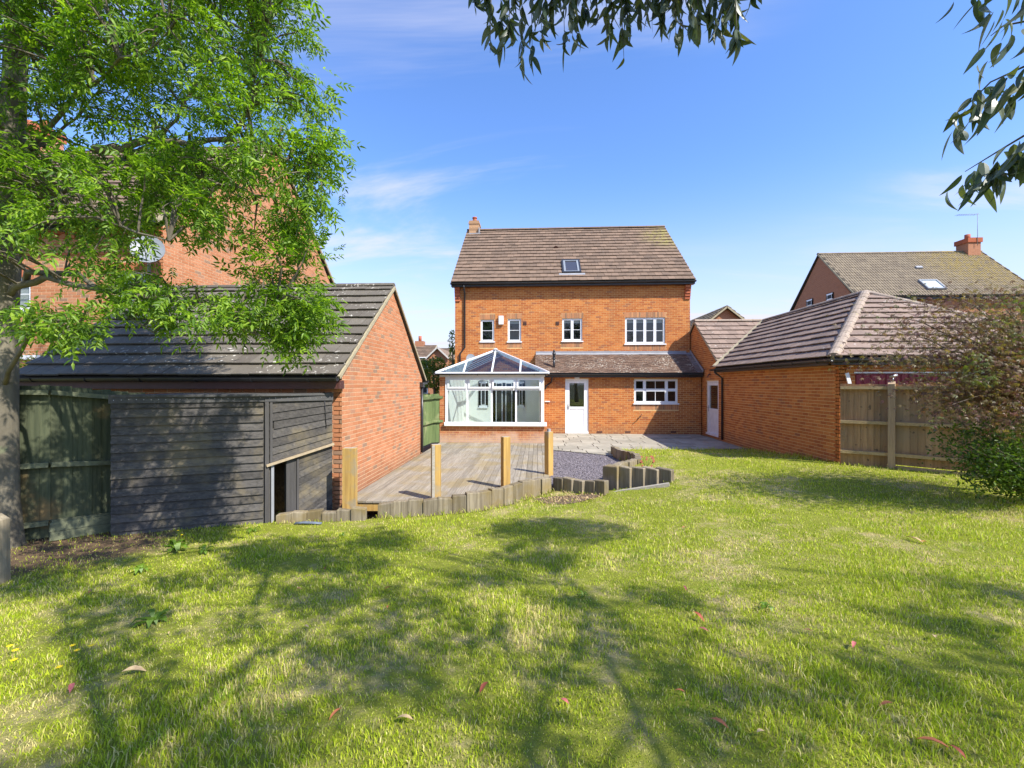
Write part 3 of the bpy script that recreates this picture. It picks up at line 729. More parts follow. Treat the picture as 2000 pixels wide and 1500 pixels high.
# roof
ev, rv, rz = HV-.28, HV+4.2, 9.88
ez = EZ+.12
Sv = Vector((0, rv-ev, rz-ez)); sl = Sv.length; Sn = Sv.normalized()
roof = MB(); ml, mr = HL-.12, HR+.12
roof.prism([(ml, ev, ez), (mr, ev, ez), (mr, rv, rz), (ml, rv, rz)], Sn.cross(UX)*1, .06)
roof.prism([(ml, rv, rz), (mr, rv, rz), (mr, HV+8.7, ez), (ml, HV+8.7, ez)], (0, 0, -1), .08)
roof_o = roof.build('roof', M_roof_under, house)
T = Tiles(house, M_tile_main, 300); T.slope((ml, ev-.03, ez-.01), UX, Sn, sl+.03, .345, .30, lambda y: 0, lambda y: mr-ml, th=.022); T.finish()
ridge_run(house, (ml, rv, rz+.09), (mr, rv, rz+.09), M_tile_main, .12, .45)
for x in (ml+.01, mr-.01):
    mb = MB(); mb.beam((x, ev, ez-.02), (x, rv, rz-.02), .05, .09, Vector((0, -.6, .8))); mb.build('verge', M_verge, house)
mb = MB(); mb.box(ml, mr, ev+.02, HV-.003, ez-.16, ez-.02); mb.build('fascia', M_black, house)
gutter(house, (ml-.02, ev-.04, ez-.03), (mr+.02, ev-.04, ez-.03), .065, .95)
dp = MB(); q = at(907, 560, HV); dx = q.x
zb_ = 2.95
dp.tube([(dx, ev-.02, ez-.1), (dx, ev-.02, ez-.2), (dx, HV-.06, ez-.42), (dx, HV-.06, 3.5), (dx-.20, HV-.06, 3.25), (dx-.20, HV-.06, 2.5)], .036, 8); dp.build('downpipe', M_black, house)
# roof light, vent tile
a = hp(1093.5, 536, (0, ev, ez), Sn.cross(UX)); b = hp(1134, 511, (0, ev, ez), Sn.cross(UX)); Nn = UX.cross(Sn); 
ws = (a.y-ev)/Sn.y; he = (b.y-a.y)/Sn.y; rw = .80; xa = (at(1114, 523, 20.3)).x-rw/2
def on(x, s, h): return Vector((x, ev, ez))+Sn*s+Nn*h
def roofbox(x0, x1, s0, s1, h0, h1): return [on(x0, s0, h0), on(x1, s0, h0), on(x1, s1, h0), on(x0, s1, h0), on(x0, s0, h1), on(x1, s0, h1), on(x1, s1, h1), on(x0, s1, h1)]
sk = MB(); 
for bx4 in ((xa, xa+.07, ws, ws+he), (xa+rw-.07, xa+rw, ws, ws+he), (xa+.07, xa+rw-.07, ws, ws+.07), (xa+.07, xa+rw-.07, ws+he-.07, ws+he)): sk.hexa(roofbox(*bx4, .03, .12))
sk_o = sk.build('roof_light', M_black, house)
s2 = MB()
for bx4 in ((xa+.071, xa+.15, ws+.071, ws+he-.071), (xa+rw-.15, xa+rw-.071, ws+.071, ws+he-.071), (xa+.151, xa+rw-.151, ws+.071, ws+.13), (xa+.151, xa+rw-.151, ws+he-.13, ws+he-.071)): s2.hexa(roofbox(*bx4, .05, .11))
s2.build('sash', M_dish, sk_o)
s3 = MB(); s3.hexa(roofbox(xa+.15, xa+rw-.15, ws+.13, ws+he-.13, .05, .08)); s3.build('pane', simple('dark_roof_pane', (.05, .05, .06), None, rough=.08, spec=.7), sk_o)
s4 = MB(); s4.hexa(roofbox(xa-.15, xa+rw+.15, ws-.16, ws-.01, .045, .06)); s4.build('flashing', M_lead, sk_o)
vt = hp(1085.6, 485, (0, ev, ez), Nn); vs_ = (vt.y-ev)/Sn.y
mb = MB(); mb.hexa([on(vt.x-.13, vs_-.1, .03), on(vt.x+.13, vs_-.1, .03), on(vt.x+.08, vs_+.12, .03), on(vt.x-.08, vs_+.12, .03), on(vt.x-.06, vs_-.1, .15), on(vt.x+.06, vs_-.1, .15), on(vt.x+.05, vs_+.12, .06), on(vt.x-.05, vs_+.12, .06)]); mb.build('roof_vent', M_fascia, house)
# chimney
cx0 = HL+.02; ch = MB(); ch.box(cx0, cx0+.50, rv-.30, rv+.35, 9.2, 10.16); ch_o = ch.build('chimney', brick_mat('mellow_chimney_brick', [(0, (.40, .24, .13)), (.5, (.5, .3, .16))], (.2, .15, .1)), house)
mb = MB(); mb.box(cx0-.03, cx0+.53, rv-.33, rv+.38, 10.161, 10.26); mb.box(cx0-.005, cx0+.505, rv-.305, rv+.355, 10.261, 10.34); mb.build('corbelled_cap', MATS['mellow_chimney_brick'], ch_o)
for k in range(13):
    if k % 4 == 3: continue
    mb = MB(); mb.box(cx0-.006, cx0+.506, rv-.306, rv+.356, 9.2+k*.075+.006, 9.2+k*.075+.069); mb.build('brick_course', MATS['mellow_chimney_brick'], ch_o)
mb = MB(); mb.tube([(cx0+.25, rv, 10.34), (cx0+.25, rv, 10.56)], [.115, .10], 12); mb.tube([(cx0+.25, rv, 10.53), (cx0+.25, rv, 10.60)], .125, 12); mb.build('chimney_pot', M_terracotta, ch_o)
mb = MB(); mb.box(cx0-.02, cx0+.6, rv-.42, rv-.301, 9.55, 9.66); mb.box(cx0+.501, cx0+.54, rv-.41, rv+.35, 9.6, 9.95); mb.build('flashing', M_lead, ch_o)
# wall fittings
def wall_box(nm, px0, px1, py0, py1, m, P0, d=.06, parent=None):
    a, b, c, e = rect_px(px0, px1, py0, py1, P0, UX); mb = MB(); mb.box(P0.x+a, P0.x+b, P0.y-d, P0.y-.001, c, e); return mb.build(nm, m, parent or house)
wall_box('alarm_box', 974.5, 983.6, 617.5, 634, M_white, P0, .11)
for q in ((1022, 1028.5), (1085.5, 1092)):
    v = wall_box('wall_vent', q[0], q[1], 628, 635, M_brown, P0, .02)
    for k in range(3):
        a, b, c, e = rect_px(q[0], q[1], 628, 635, P0, UX); mb = MB(); mb.box(P0.x+a+.01, P0.x+b-.01, HV-.03, HV-.0205, c+.02+k*.04, c+.035+k*.04); mb.build('slat', M_brown, v)
dsh = thing('satellite_dish', 'small grey satellite dish on the house corner above the conservatory', 'satellite dish', (-2.85, 19.2, 2.9))
def dish(parent, c, n, r, mat, arm=True):
    c = Vector(c); n = Vector(n).normalized(); a = n.cross(Vector((0, 0, 1))).normalized(); b = a.cross(n); vs = []; K = 18; fs = []
    for j in range(6):
        rr = r*j/5; dz = (rr/r)**2*r*.22
        for k in range(K): an = 2*math.pi*k/K; vs.append(c+a*math.cos(an)*rr*.92+b*math.sin(an)*rr+n*dz)
    for j in range(5):
        for k in range(K): fs.append((j*K+k, j*K+(k+1) % K, (j+1)*K+(k+1) % K, (j+1)*K+k))
    mb = MB().add(vs, fs, True); mb.add([v-n*.012 for v in vs], [f[::-1] for f in fs], True); mb.build('dish', mat, parent)
    f = MB(); e = c-b*r*.9+n*.05; e2 = c+n*r*1.1-b*r*.25; f.tube([e, e2], .012, 6); f.tube([e2-n*.06, e2+n*.03], .03, 8); f.build('feed_arm', M_dish, parent)
    g_ = MB(); g_.tube([c-n*.01, c-n*.14, c-n*.14-Vector((0, 0, .25))], .02, 8); g_.build('bracket', M_metal, parent)
dish(dsh, (-2.80, 19.12, 2.98), (.45, -.85, .25), .24, M_dish)

# ---------------- rear extension of the house
EV = 18.0; EL = .27
P1 = Vector((EL, EV, 0)); L1 = HR-EL-.003
dR = rect_px(1104, 1149.5, 740, 842, P1, UX); dR = (dR[0], dR[1], .06, dR[3])
wR = rect_px(1238.5, 1324, 740.5, 787.5, P1, UX)
bk2 = bk
brick_wall(bk2, P1, UX, L1, -.05, 2.36, M_brick_or, M_mortar, holes=[dR, wR], soldiers=[(wR[0]-.03, wR[1]+.03, wR[2]-.255, wR[2]-.045)], name='extension_wall')
window(house, P1, UX, *wR, [0, .245, .745, 1], bars=(('v', 1),), recess=.05, fw=.05, opener=.55, blind=.10)
mb = MB(); mb.box(EL-.14, EL, EV+.141, HV-.01, 0, 2.36); mb.box(EL, HR, EV+.141, EV+.2, -.1, 0); mb.build('extension_side_wall', M_far_brick, house)
def half_glazed_door(parent, Pw, U, r, label=None, handle_left=True, mat=None, planks=False):
    N = Vector((U.y, -U.x, 0)); Mx = Matrix(((U.x, N.x, 0, Pw.x), (U.y, N.y, 0, Pw.y), (0, 0, 1, Pw.z), (0, 0, 0, 1))); x0, x1, z0, z1 = r; mat = mat or M_white
    fr = MB(); fw = .06
    fr.box(x0, x0+fw, -.12, -.03, z0, z1, Mx); fr.box(x1-fw, x1, -.12, -.03, z0, z1, Mx); fr.box(x0+fw, x1-fw, -.12, -.031, z1-fw, z1, Mx); fr.box(x0+.001, x1-.001, -.12, .03, z0-.05, z0+.02, Mx)
    door = fr.build('door', mat, parent)
    a, b, c, d = x0+fw+.004, x1-fw-.004, z0+.025, z1-fw-.004; s = .105; mid = c+(d-c)*.46
    lf = MB(); lf.box(a, a+s, -.10, -.04, c, d, Mx); lf.box(b-s, b, -.10, -.04, c, d, Mx); lf.box(a+s, b-s, -.10, -.041, c, c+.16, Mx); lf.box(a+s, b-s, -.10, -.041, mid-.05, mid+.05, Mx); lf.box(a+s, b-s, -.10, -.041, d-s, d, Mx); lf.build('leaf_frame', mat, door)
    pn = MB()
    if planks:
        n = 6; wd = (b-a-2*s)/n
        for i in range(n): pn.box(a+s+i*wd+.004, a+s+(i+1)*wd-.004, -.095, -.055, c+.16, mid-.05, Mx)
    else:
        pn.box(a+s, b-s, -.09, -.06, c+.16, mid-.05, Mx); pn.box(a+s+.05, b-s-.05, -.059, -.050, c+.20, mid-.09, Mx)
    pn.build('lower_panel', mat, door)
    g_ = MB(); g_.box(a+s, b-s, -.075, -.065, mid+.05, d-s, Mx); g_.build('pane', M_glass, door)
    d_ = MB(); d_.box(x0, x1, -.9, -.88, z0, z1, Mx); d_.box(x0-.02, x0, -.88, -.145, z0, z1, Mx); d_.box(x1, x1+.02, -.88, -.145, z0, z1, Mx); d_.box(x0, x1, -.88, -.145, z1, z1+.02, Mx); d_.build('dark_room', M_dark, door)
    h = MB(); hx = a+.05 if handle_left else b-.05; h.box(hx-.018, hx+.018, -.04, -.030, mid-.07, mid+.15, Mx); h.box(hx-.01, hx+.11, -.005, .012, mid+.06, mid+.08, Mx); h.box(hx-.01, hx+.01, -.03, -.005, mid+.06, mid+.08, Mx); h.build('handle', M_metal, door)
    return door
half_glazed_door(house, P1, UX, dR)
wall_box('outside_light', 1122, 1131.5, 735, 740, M_white, P1, .06)
# lean-to roof
lx0, lx1 = -.05, HR-.01; e0y, e0z, e1y, e1z = EV-.22, 2.36, HV-.012, 3.22
Sv = Vector((0, e1y-e0y, e1z-e0z)); Sn2 = Sv.normalized(); sl2 = Sv.length
mb = MB(); mb.prism([(lx0, e0y, e0z), (lx1, e0y, e0z), (lx1, e1y, e1z), (lx0, e1y, e1z)], (0, 0, -1), .06); mb.prism([(lx0, e0y+.1, e0z-.03), (lx0, e1y, e0z-.03), (lx0, e1y, e1z-.062)], (1, 0, 0), .08); mb.build('extension_roof', M_roof_under, house)
T = Tiles(house, M_tile_plain, 0, 'roof_tile'); T.slope((lx0-.02, e0y-.02, e0z), UX, Sn2, sl2-.10, .098, .165, lambda y: 0, lambda y: lx1-lx0, th=.011, over=.03); T.finish()
mb = MB()
def sl_box(x0, x1, s0, s1, h0, h1, O, S):
    N = UX.cross(S); f = lambda x, s, h: Vector((x, O[0], O[1]))+S*s+N*h
    return [f(x0, s0, h0), f(x1, s0, h0), f(x1, s1, h0), f(x0, s1, h0), f(x0, s0, h1), f(x1, s0, h1), f(x1, s1, h1), f(x0, s1, h1)]
mb.hexa(sl_box(lx0, lx1-.15, sl2-.17, sl2, .026, .034, (e0y, e0z), Sn2)); mb.box(lx0, lx1-.15, HV-.018, HV-.009, e1z-.02, e1z+.11); mb.build('lead_flashing', M_lead, house)
mb = MB(); mb.hexa(sl_box(lx1-.20, lx1, 0, sl2, .027, .036, (e0y, e0z), Sn2)); mb.hexa(sl_box(lx1-.02, lx1-.002, 0, sl2, .037, .15, (e0y, e0z), Sn2)); mb.build('lead_flashing', M_lead, house)
mb = MB(); mb.box(EL, lx1, e0y+.01, EV-.003, e0z-.15, e0z-.02); mb.build('fascia', M_black, house)
gutter(house, (lx0, e0y-.05, e0z-.02), (lx1-.02, e0y-.05, e0z-.02), .06, 1.0)
fl = at(1082, 700, 18.1); zz0 = e0z+(18.15-e0y)*Sn2.z/Sn2.y
mb = MB(); mb.tube([(fl.x, 18.15, zz0-.02), (fl.x, 18.15, zz0+.40)], .045, 10); mb.tube([(fl.x, 18.15, zz0+.36), (fl.x, 18.15, zz0+.42)], .075, 10); mb.tube([(fl.x, 18.15, zz0+.40), (fl.x, 18.15, zz0+.66)], [.055, .05], 10); mb.tube([(fl.x, 18.15, zz0+.55), (fl.x, 18.15, zz0+.6)], .075, 10); mb.tube([(fl.x, 18.15, zz0+.66), (fl.x, 18.15, zz0+.74)], [.05, .02], 10); mb.build('flue_pipe', M_black, house)
q = at(1077, 745, 17.9)
mb = MB(); mb.tube([(q.x+.02, e0y-.02, e0z-.06), (q.x+.02, e0y-.02, e0z-.16), (q.x, EV-.05, e0z-.33), (q.x-.22, EV-.05, e0z-.50), (q.x-.25, EV-.05, e0z-.62)], .033, 8); mb.build('downpipe', M_black, house)
for px in (1171, 1226, 1315):
    wall_box('air_brick', px-5, px+5.5, 842, 845.4, M_brown, P1, .012)
wall_box('overflow_pipe', 1064, 1074, 783, 785, M_white, P1, .05)
mb = MB(); a, z = wx(1250, 813, P1, UX); mb.tube([(EL+a, EV, z), (EL+a, EV-.09, z-.02), (EL+a-.12, EV-.13, z-.09)], .016, 6); mb.tube([(EL+a-.03, EV-.09, z-.05), (EL+a+.05, EV-.1, z+.10)], .012, 6); mb.build('garden_tap', M_brown, house)
mb = MB(); a, z = wx(1351, 735, P1, UX); mb.box(EL+a-.1, EL+a+.1, EV-.16, EV-.01, z-.05, z+.05); mb.build('security_light', M_black, house)
bk.finish()

# ================================================================ CONSERVATORY
cons = thing('conservatory', 'white framed conservatory with pyramid glass roof on a low brick wall', 'conservatory', (-1.5, 15.1, 0))
CL, CR, CV = -3.25, .24, 15.05
PC = Vector((CL, CV, 0)); LC = CR-CL
bc = Bricks(cons, 300)
g0 = wx(870, 831, PC, UX); g1 = wx(1062.5, 736, PC, UX); gx0, gx1, gz0, gz1 = g0[0], g1[0], g0[1], g1[1]
brick_wall(bc, PC, UX, LC, -.05, 2.32, M_brick_bloom, M_mortar, holes=[(gx0, gx1, gz0-.001, 2.321)], name='front_wall')
bc.finish()
mb = MB(); mb.box(CL, CL+.14, CV+.141, HV-.02, 0, 2.30); mb.box(CR-.14, CR, CV+.141, HV-.02, 0, 2.30); mb.build('side_wall', M_far_brick, cons)
mb = MB(); mb.box(CL+.141, CL+.16, CV+.15, HV-.03, .02, 2.5); mb.box(CR-.16, CR-.141, CV+.15, HV-.03, .02, 2.5); mb.build('side_plaster', M_plaster, cons)
# rear plaster with openings
rp = HV-.10; PR = Vector((CL, rp, 0))
def rr(x0, x1, y0, y1): return rect_px(x0, x1, y0, y1, PR, UX)
op = [rr(936, 952, 745, 795), rr(963, 1006, 743, 836), rr(1010, 1024, 745, 795)]
op[1] = (op[1][0], op[1][1], .06, 2.12)
brick_wall(Bricks(cons, 0), PR, UX, LC, 0.02, 2.4, M_plaster, M_plaster, holes=op, name='plaster_wall', thick=.06, zbrick=9)
window(cons, PR, UX, *op[0], [0, 1], recess=-.03, fw=.075, opener=.72, back=.001, name='inner_window')
window(cons, PR, UX, *op[2], [0, 1], recess=-.03, fw=.075, opener=.72, back=.001, name='inner_window')
window(cons, PR, UX, *op[1], [0, .5, 1], recess=-.03, fw=.12, back=.001, sill=False, name='french_doors')
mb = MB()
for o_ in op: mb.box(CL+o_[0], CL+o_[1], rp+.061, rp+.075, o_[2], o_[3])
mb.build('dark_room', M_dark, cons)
mb = MB(); mb.box(CL+.15, CR-.15, CV+.15, rp, -.02, .05); mb.build('indoor_floor', M_floor_in, cons)
# glazed front
fr = MB(); yb = CV-.03; yf = CV+.06
def fb(x0, x1, z0, z1, a=-.0, b=.0): fr.box(CL+x0, CL+x1, yb+a, yf+b, z0, z1)
fb(gx0, gx0+.075, gz0+.12, gz1); fb(gx1-.10, gx1, gz0+.12, gz1); fb(gx0, gx1+.0, gz1-.055, gz1-.001+.0, .001); 
mull = [wx(p, 780, PC, UX)[0] for p in (913, 960.5, 1008)]
for x in mull: fb(x-.028, x+.028, gz0+.12, gz1-.056, .002)
zt = wx(900, 760.5, PC, UX)[1]
xs = [gx0+.075]+mull+[gx1-.10]
fb(gx0+.075, gx1-.10, zt-.035, zt+.03, .004)
cfr = fr.build('window_frame', M_white, cons)
mb = MB(); mb.box(CL+gx0-.02, CL+gx1+.09, CV-.11, CV+.10, gz0-.0, gz0+.119); mb.build('window_sill', M_white, cons)
mb = MB(); mb.box(CL, CR+.02, CV-.02, CV+.12, gz1, 2.34); mb.build('head_board', M_white_paint, cons)
for i in range(4):
    l = xs[i]+(.028 if i else 0); r_ = xs[i+1]-(.028 if i < 3 else 0)
    g_ = MB(); g_.box(CL+l, CL+r_, CV+.0, CV+.006, gz0+.12, zt-.035); g_.build('pane', M_glass_cons, cfr)
    # top opening light, the two on the right stand ajar
    s_ = MB(); z0_, z1_ = zt+.031, gz1-.057; th_ = (0, 0, .22, .16)[i]
    Mx = Matrix.Translation((CL, yb-.004, z1_)) @ Matrix.Rotation(-th_, 4, 'X')
    hgt = z1_-z0_
    for bx6 in ((l+.001, r_-.001, -.045, 0), (l+.001, r_-.001, -hgt, -hgt+.055), (l+.001, l+.05, -hgt+.055, -.045), (r_-.05, r_-.001, -hgt+.055, -.045)): s_.box(bx6[0], bx6[1], -.022, .022, bx6[2], bx6[3], Mx)
    so = s_.build('top_light', M_white, cfr)
    g_ = MB(); g_.box(l+.05, r_-.05, -.003, .003, -hgt+.055, -.045, Mx); g_.build('pane', M_glass_cons, so)
# roof: hipped glass pyramid, ridge running back to the house
E = .13; el, er, ef = CL-.10, CR+.14, CV-.16; ezc = 2.335
ap = hp(966, 683, (0, 16.25, 0), (0, 1, 0)); ax, ay, az = (el+er)/2, 16.35, ap.z
A_ = Vector((ax, ay, az)); Bk = Vector((ax, HV-.02, az))
FL, FR, BL_, BR_ = Vector((el, ef, ezc)), Vector((er, ef, ezc)), Vector((el, HV-.02, ezc)), Vector((er, HV-.02, ezc))
rf = MB()
def bar(a, b, w_=.06, h_=.05, up=(0, 0, 1)): rf.beam(a, b, w_, h_, Vector(up))
bar(FL, A_); bar(FR, A_); bar(A_, Bk, .09, .08); 
bar(FL+Vector((0, 0, -.02)), FR+Vector((0, 0, -.02)), .05, .06); bar(FL+Vector((0, 0, -.02)), BL_+Vector((0, 0, -.02)), .05, .06); bar(FR+Vector((0, 0, -.02)), BR_+Vector((0, 0, -.02)), .05, .06)
bar((ax, ef, ezc), A_, .05, .045)
for f in (.25, .75):
    xq = el+(er-el)*f; k = f*2 if f < .5 else (1-f)*2
    bar((xq, ef, ezc), (xq, ef+(ay-ef)*k, ezc+(az-ezc)*k), .05, .045)
    for side, xe in ((0, el), (1, er)): pass
for xe in (el, er):
    for yq in (ef+(ay-ef)*.5,):
        bar((xe, yq, ezc), (xe+(ax-xe)*.5, yq, ezc+(az-ezc)*.5), .05, .045)
    for j in range(5):
        yq = ay+(HV-.1-ay)*j/4; bar((xe, yq, ezc), (ax, yq, az), .05, .045)
rfo = rf.build('roof_frame', M_white, cons)
gd = Vector((0, 0, -.012))
for poly in ([FL, FR, A_], [BL_, FL, A_, Bk], [FR, BR_, Bk, A_]):
    mb = MB(); n_ = (poly[1]-poly[0]).cross(poly[2]-poly[0]).normalized(); mb.prism([p+gd for p in poly], n_, .008); mb.build('roof_glass', M_glass_roof, rfo)
mb = MB(); mb.tube([A_+Vector((0, -.06, -.03)), A_+Vector((0, -.02, .05))], [.12, .03], 8); mb.build('finial', M_white, rfo)
mb = MB(); mb.box(el+.03, er-.03, ef+.03, CV-.021, 2.25, 2.30); mb.build('soffit', M_white_paint, cons)
gutter(cons, (el, ef-.03, ezc-.04), (er, ef-.03, ezc-.04), .05, .8); gutter(cons, (el-.03, HV-.1, ezc-.04), (el-.03, ef, ezc-.04), .05, 1)

# ================================================================ RIGHT GARAGE with link wing
gar = thing('brick_garage', 'long low orange brick garage with hipped pinkish tiled roof and red door', 'garage', (9, 10, 0))
GU, GV, GE = 6.36, 9.95, 2.44
bg = Bricks(gar, 300)
PG = Vector((GU, 16.0, 0)); LG = 16.0-GV
# link wing wall (seen from outside the left end lies far away)
LKv0, LKv1, AP = 16.0, 21.5, 4.40
PL = Vector((GU+.03, 21.5, 0))
kz = (AP-GE)/2.75
limL = lambda z: (0 if z < GE else (z-GE)/kz, 5.5 if z < GE else 5.5-(z-GE)/kz)
a0 = wx(1380, 744, PL, UYm); a1 = wx(1403.5, 744, PL, UYm)
lkd = (a0[0], a1[0], .12, a0[1])
brick_wall(bg, PL, UYm, 5.5, -.05, AP, M_brick_or, M_mortar, lim=limL, holes=[lkd], gable=(GE, [(0, GE), (5.5, GE), (2.75, AP)]), name='link_wall')
half_glazed_door(gar, PL, UYm, lkd, handle_left=True, mat=M_white_paint, planks=True)
brick_wall(bg, PG, UYm, LG, -.1, GE, M_brick_or, M_mortar, name='side_wall')
PF = Vector((GU, GV, 0))
da = rect_px(1670, 1800, 729, 800, PF, UX); dG = (da[0], da[0]+4.3, .1, da[3])
brick_wall(bg, PF, UX, 5.5, -.1, GE, M_brick_or, M_mortar, holes=[dG], name='front_wall')
bg.finish()
dp_ = MB(); dp_.box(GU+dG[0], GU+dG[1], GV+.05, GV+.08, .1, dG[3]); gd_o = dp_.build('garage_door', M_red_door, gar)
for i in range(28):
    x = GU+dG[0]+.03+i*.153; mb = MB(); mb.hexa([(x, GV+.049, .12), (x+.11, GV+.049, .12), (x+.11, GV+.049, dG[3]-.03), (x, GV+.049, dG[3]-.03), (x+.02, GV+.03, .12), (x+.09, GV+.03, .12), (x+.09, GV+.03, dG[3]-.03), (x+.02, GV+.03, dG[3]-.03)]); mb.build('rib', M_red_door, gd_o)
mb = MB(); mb.box(GU+dG[0]-.02, GU+dG[1]+.02, GV-.01, GV+.06, dG[3], dG[3]+.03); mb.build('lintel', M_white_paint, gar)
mb = MB(); mb.box(GU+5.36, GU+5.5, GV+.141, 21.5, -.1, GE); mb.box(GU+.17, GU+5.5, 21.5, 21.64, -.1, GE); mb.build('far_wall', M_far_brick, gar)
# roofs
r_u, r_v, r_z = 9.06, 13.1, 4.45
e_u, e_v, e_ur, e_z = GU-.25, GV-.20, 12.0, GE+.05
apx = Vector((r_u, r_v, r_z)); jn = Vector((r_u, 18.75, r_z))
C1, C2 = Vector((e_u, e_v, e_z)), Vector((e_ur, e_v, e_z))
vy = Vector((e_u, 16.05, e_z))
mb = MB(); mb.prism([C1, apx, jn, vy], (0, 0, -1), .05); mb.prism([C1, C2, apx], (0, 0, -1), .05); mb.prism([C2, Vector((e_ur, 21.7, e_z)), jn+Vector((0, 2.9, 0)), apx], (0, 0, -1), .05)
lks = Vector((GU-.02, 15.97, e_z-.06)); lkr = Vector((GU-.02, 18.75, r_z)); mb.prism([lks, vy+Vector((.25, -.08, -.06)), jn, lkr], (0, 0, -1), .05); mb.prism([lkr, jn, Vector((r_u, 21.7, e_z)), Vector((GU-.02, 21.7, e_z))], (0, 0, -1), .05)
mb.build('roof', M_roof_under, gar)
T = Tiles(gar, M_tile_right, 300)
# west slope
Sw = Vector((r_u-e_u, 0, r_z-e_z)); sw = Sw.length; Sw.normalize()
O = Vector((e_u-.03, 21.0, e_z)); fx = lambda v: 21.0-v
T.slope(O, UYm, Sw, sw, .335, .30, lambda y: fx(16.02+(18.75-16.02)*min(1, y/sw)), lambda y: fx(e_v+(r_v-e_v)*min(1, y/sw)), th=.024)
# hip slope
Sh = Vector((0, r_v-e_v, r_z-e_z)); sh = Sh.length; Sh.normalize()
T.slope(Vector((e_u, e_v-.03, e_z)), UX, Sh, sh, .335, .30, lambda y: (r_u-e_u)*min(1, y/sh), lambda y: (e_ur-e_u)-(e_ur-r_u)*min(1, y/sh), th=.024)
# link slope
Sk = Vector((0, 18.75-15.97, r_z-(e_z-.06))); sk_ = Sk.length; Sk.normalize()
T.slope(Vector((GU-.04, 15.96, e_z-.06)), UX, Sk, sk_, .335, .30, lambda y: 0, lambda y: (r_u-GU+.04)*min(1, max(.02, y/sk_)), th=.024)
T.finish()
up = Vector((0, 0, .085))
ridge_run(gar, C1+up, apx+up, M_ridge, .115, .36); ridge_run(gar, C2+up, apx+up, M_ridge, .115, .36); ridge_run(gar, apx+up, jn+up+Vector((0, .1, 0)), M_ridge, .11, .45)
ridge_run(gar, lkr+up, jn+up, M_ridge, .11, .45)
mb = MB(); mb.beam(vy+Vector((-.02, 0, .085)), jn+Vector((0, 0, .085)), .11, .03); mb.build('valley', M_verge, gar)
mb = MB(); mb.beam(lks+Vector((-.0, 0, -.0)), lkr+Vector((0, 0, -.0)), .05, .07); mb.beam(lkr, Vector((GU-.02, 21.7, e_z)), .05, .07); mb.build('verge', M_verge, gar)
gutter(gar, (e_u-.05, 16.25, e_z-.03), (e_u-.05, e_v-.05, e_z-.03), .058, .9); gutter(gar, (e_u-.05, e_v-.06, e_z-.03), (e_ur, e_v-.06, e_z-.03), .058, .9)
mb = MB(); mb.box(e_u+.02, GU-.007, GV-.1, 16.1, e_z-.14, e_z-.03); mb.box(e_u+.02, e_ur-.1, e_v+.02, GV-.007, e_z-.14, e_z-.031); mb.build('fascia', M_black, gar)
mb = MB(); mb.tube([(e_u-.05, 15.9, e_z-.06), (e_u-.05, 15.9, e_z-.14), (GU-.055, 15.9, e_z-.34), (GU-.055, 15.9, .05)], .034, 8); mb.build('downpipe', M_black, gar)
mb = MB(); 
for z_ in (.6, 1.3, 1.95): mb.tube([(GU-.055, 15.9, z_), (GU-.055, 15.9, z_+.04)], .043, 8)
mb.build('pipe_clip', M_black, gar)
wp = hp(1358+5, 835, PL, (1, 0, 0))
mb = MB(); mb.tube([(GU+.0, wp.y, .33), (GU-.1, wp.y, .33)], .06, 10); mb.build('wall_pipe', M_white_paint, gar)
ll = hp(1388, 731, PL, (1, 0, 0)); mb = MB(); mb.tube([ll, ll+Vector((-.06, 0, 0)), ll+Vector((-.10, 0, -.06)), ll+Vector((-.10, 0, -.14))], .02, 6); mb.build('hook', M_black, gar)

# ================================================================ LEFT GARAGE
lg = thing('brick_outbuilding', 'salmon brick garage with grey brown tiled gable roof beside the decking', 'garage', (-6, 7.5, 0))
LU, LV0, LV1, LE, LA = -3.29, 7.52, 12.88, 2.06, 4.07
bl = Bricks(lg, 300)
PLg = Vector((LU, LV0, 0)); half = (LV1-LV0)/2; k2 = (LA-LE)/half
limg = lambda z: (0 if z < LE else (z-LE)/k2, 2*half if z < LE else 2*half-(z-LE)/k2)
brick_wall(bl, PLg, UY, 2*half, -.45, LA, M_brick_pk, M_mortar_pk, lim=limg, gable=(LE, [(0, LE), (2*half, LE), (half, LA)]), name='gable_wall')
PLf = Vector((-8.85, LV0, 0))
brick_wall(bl, PLf, UX, LU+8.85-.001, -.45, LE-.02, M_brick_pk, M_mortar_pk, name='front_wall', zbrick=-.45)
bl.finish()
mb = MB(); mb.box(-8.85, -8.71, LV0+.141, LV1, -.5, LE); mb.box(-8.7, LU-.15, LV1-.14, LV1, -.5, LE-.02); mb.prism([(-8.85, LV0, LE), (-8.85, LV1, LE), (-8.85, LV0+half, LA)], (1, 0, 0), .1); mb.build('far_wall', M_far_pink, lg)
ev2, ez2, rv2, rz2 = LV0-.24, LE+.0, LV0+half, LA+.08; xl_, xr_ = -8.92, LU+.05
Sg = Vector((0, rv2-ev2, rz2-ez2)); sg = Sg.length; Sg.normalize()
mb = MB(); mb.prism([(xl_, ev2, ez2), (xr_, ev2, ez2), (xr_, rv2, rz2), (xl_, rv2, rz2)], (0, 0, -1), .05); mb.prism([(xl_, rv2, rz2), (xr_, rv2, rz2), (xr_, LV1+.24, ez2), (xl_, LV1+.24, ez2)], (0, 0, -1), .05); mb.build('roof', M_roof_under, lg)
T = Tiles(lg, M_tile_left, 300); T.slope((xl_, ev2-.04, ez2), UX, Sg, sg+.03, .335, .30, lambda y: 0, lambda y: xr_-xl_, th=.026); T.finish()
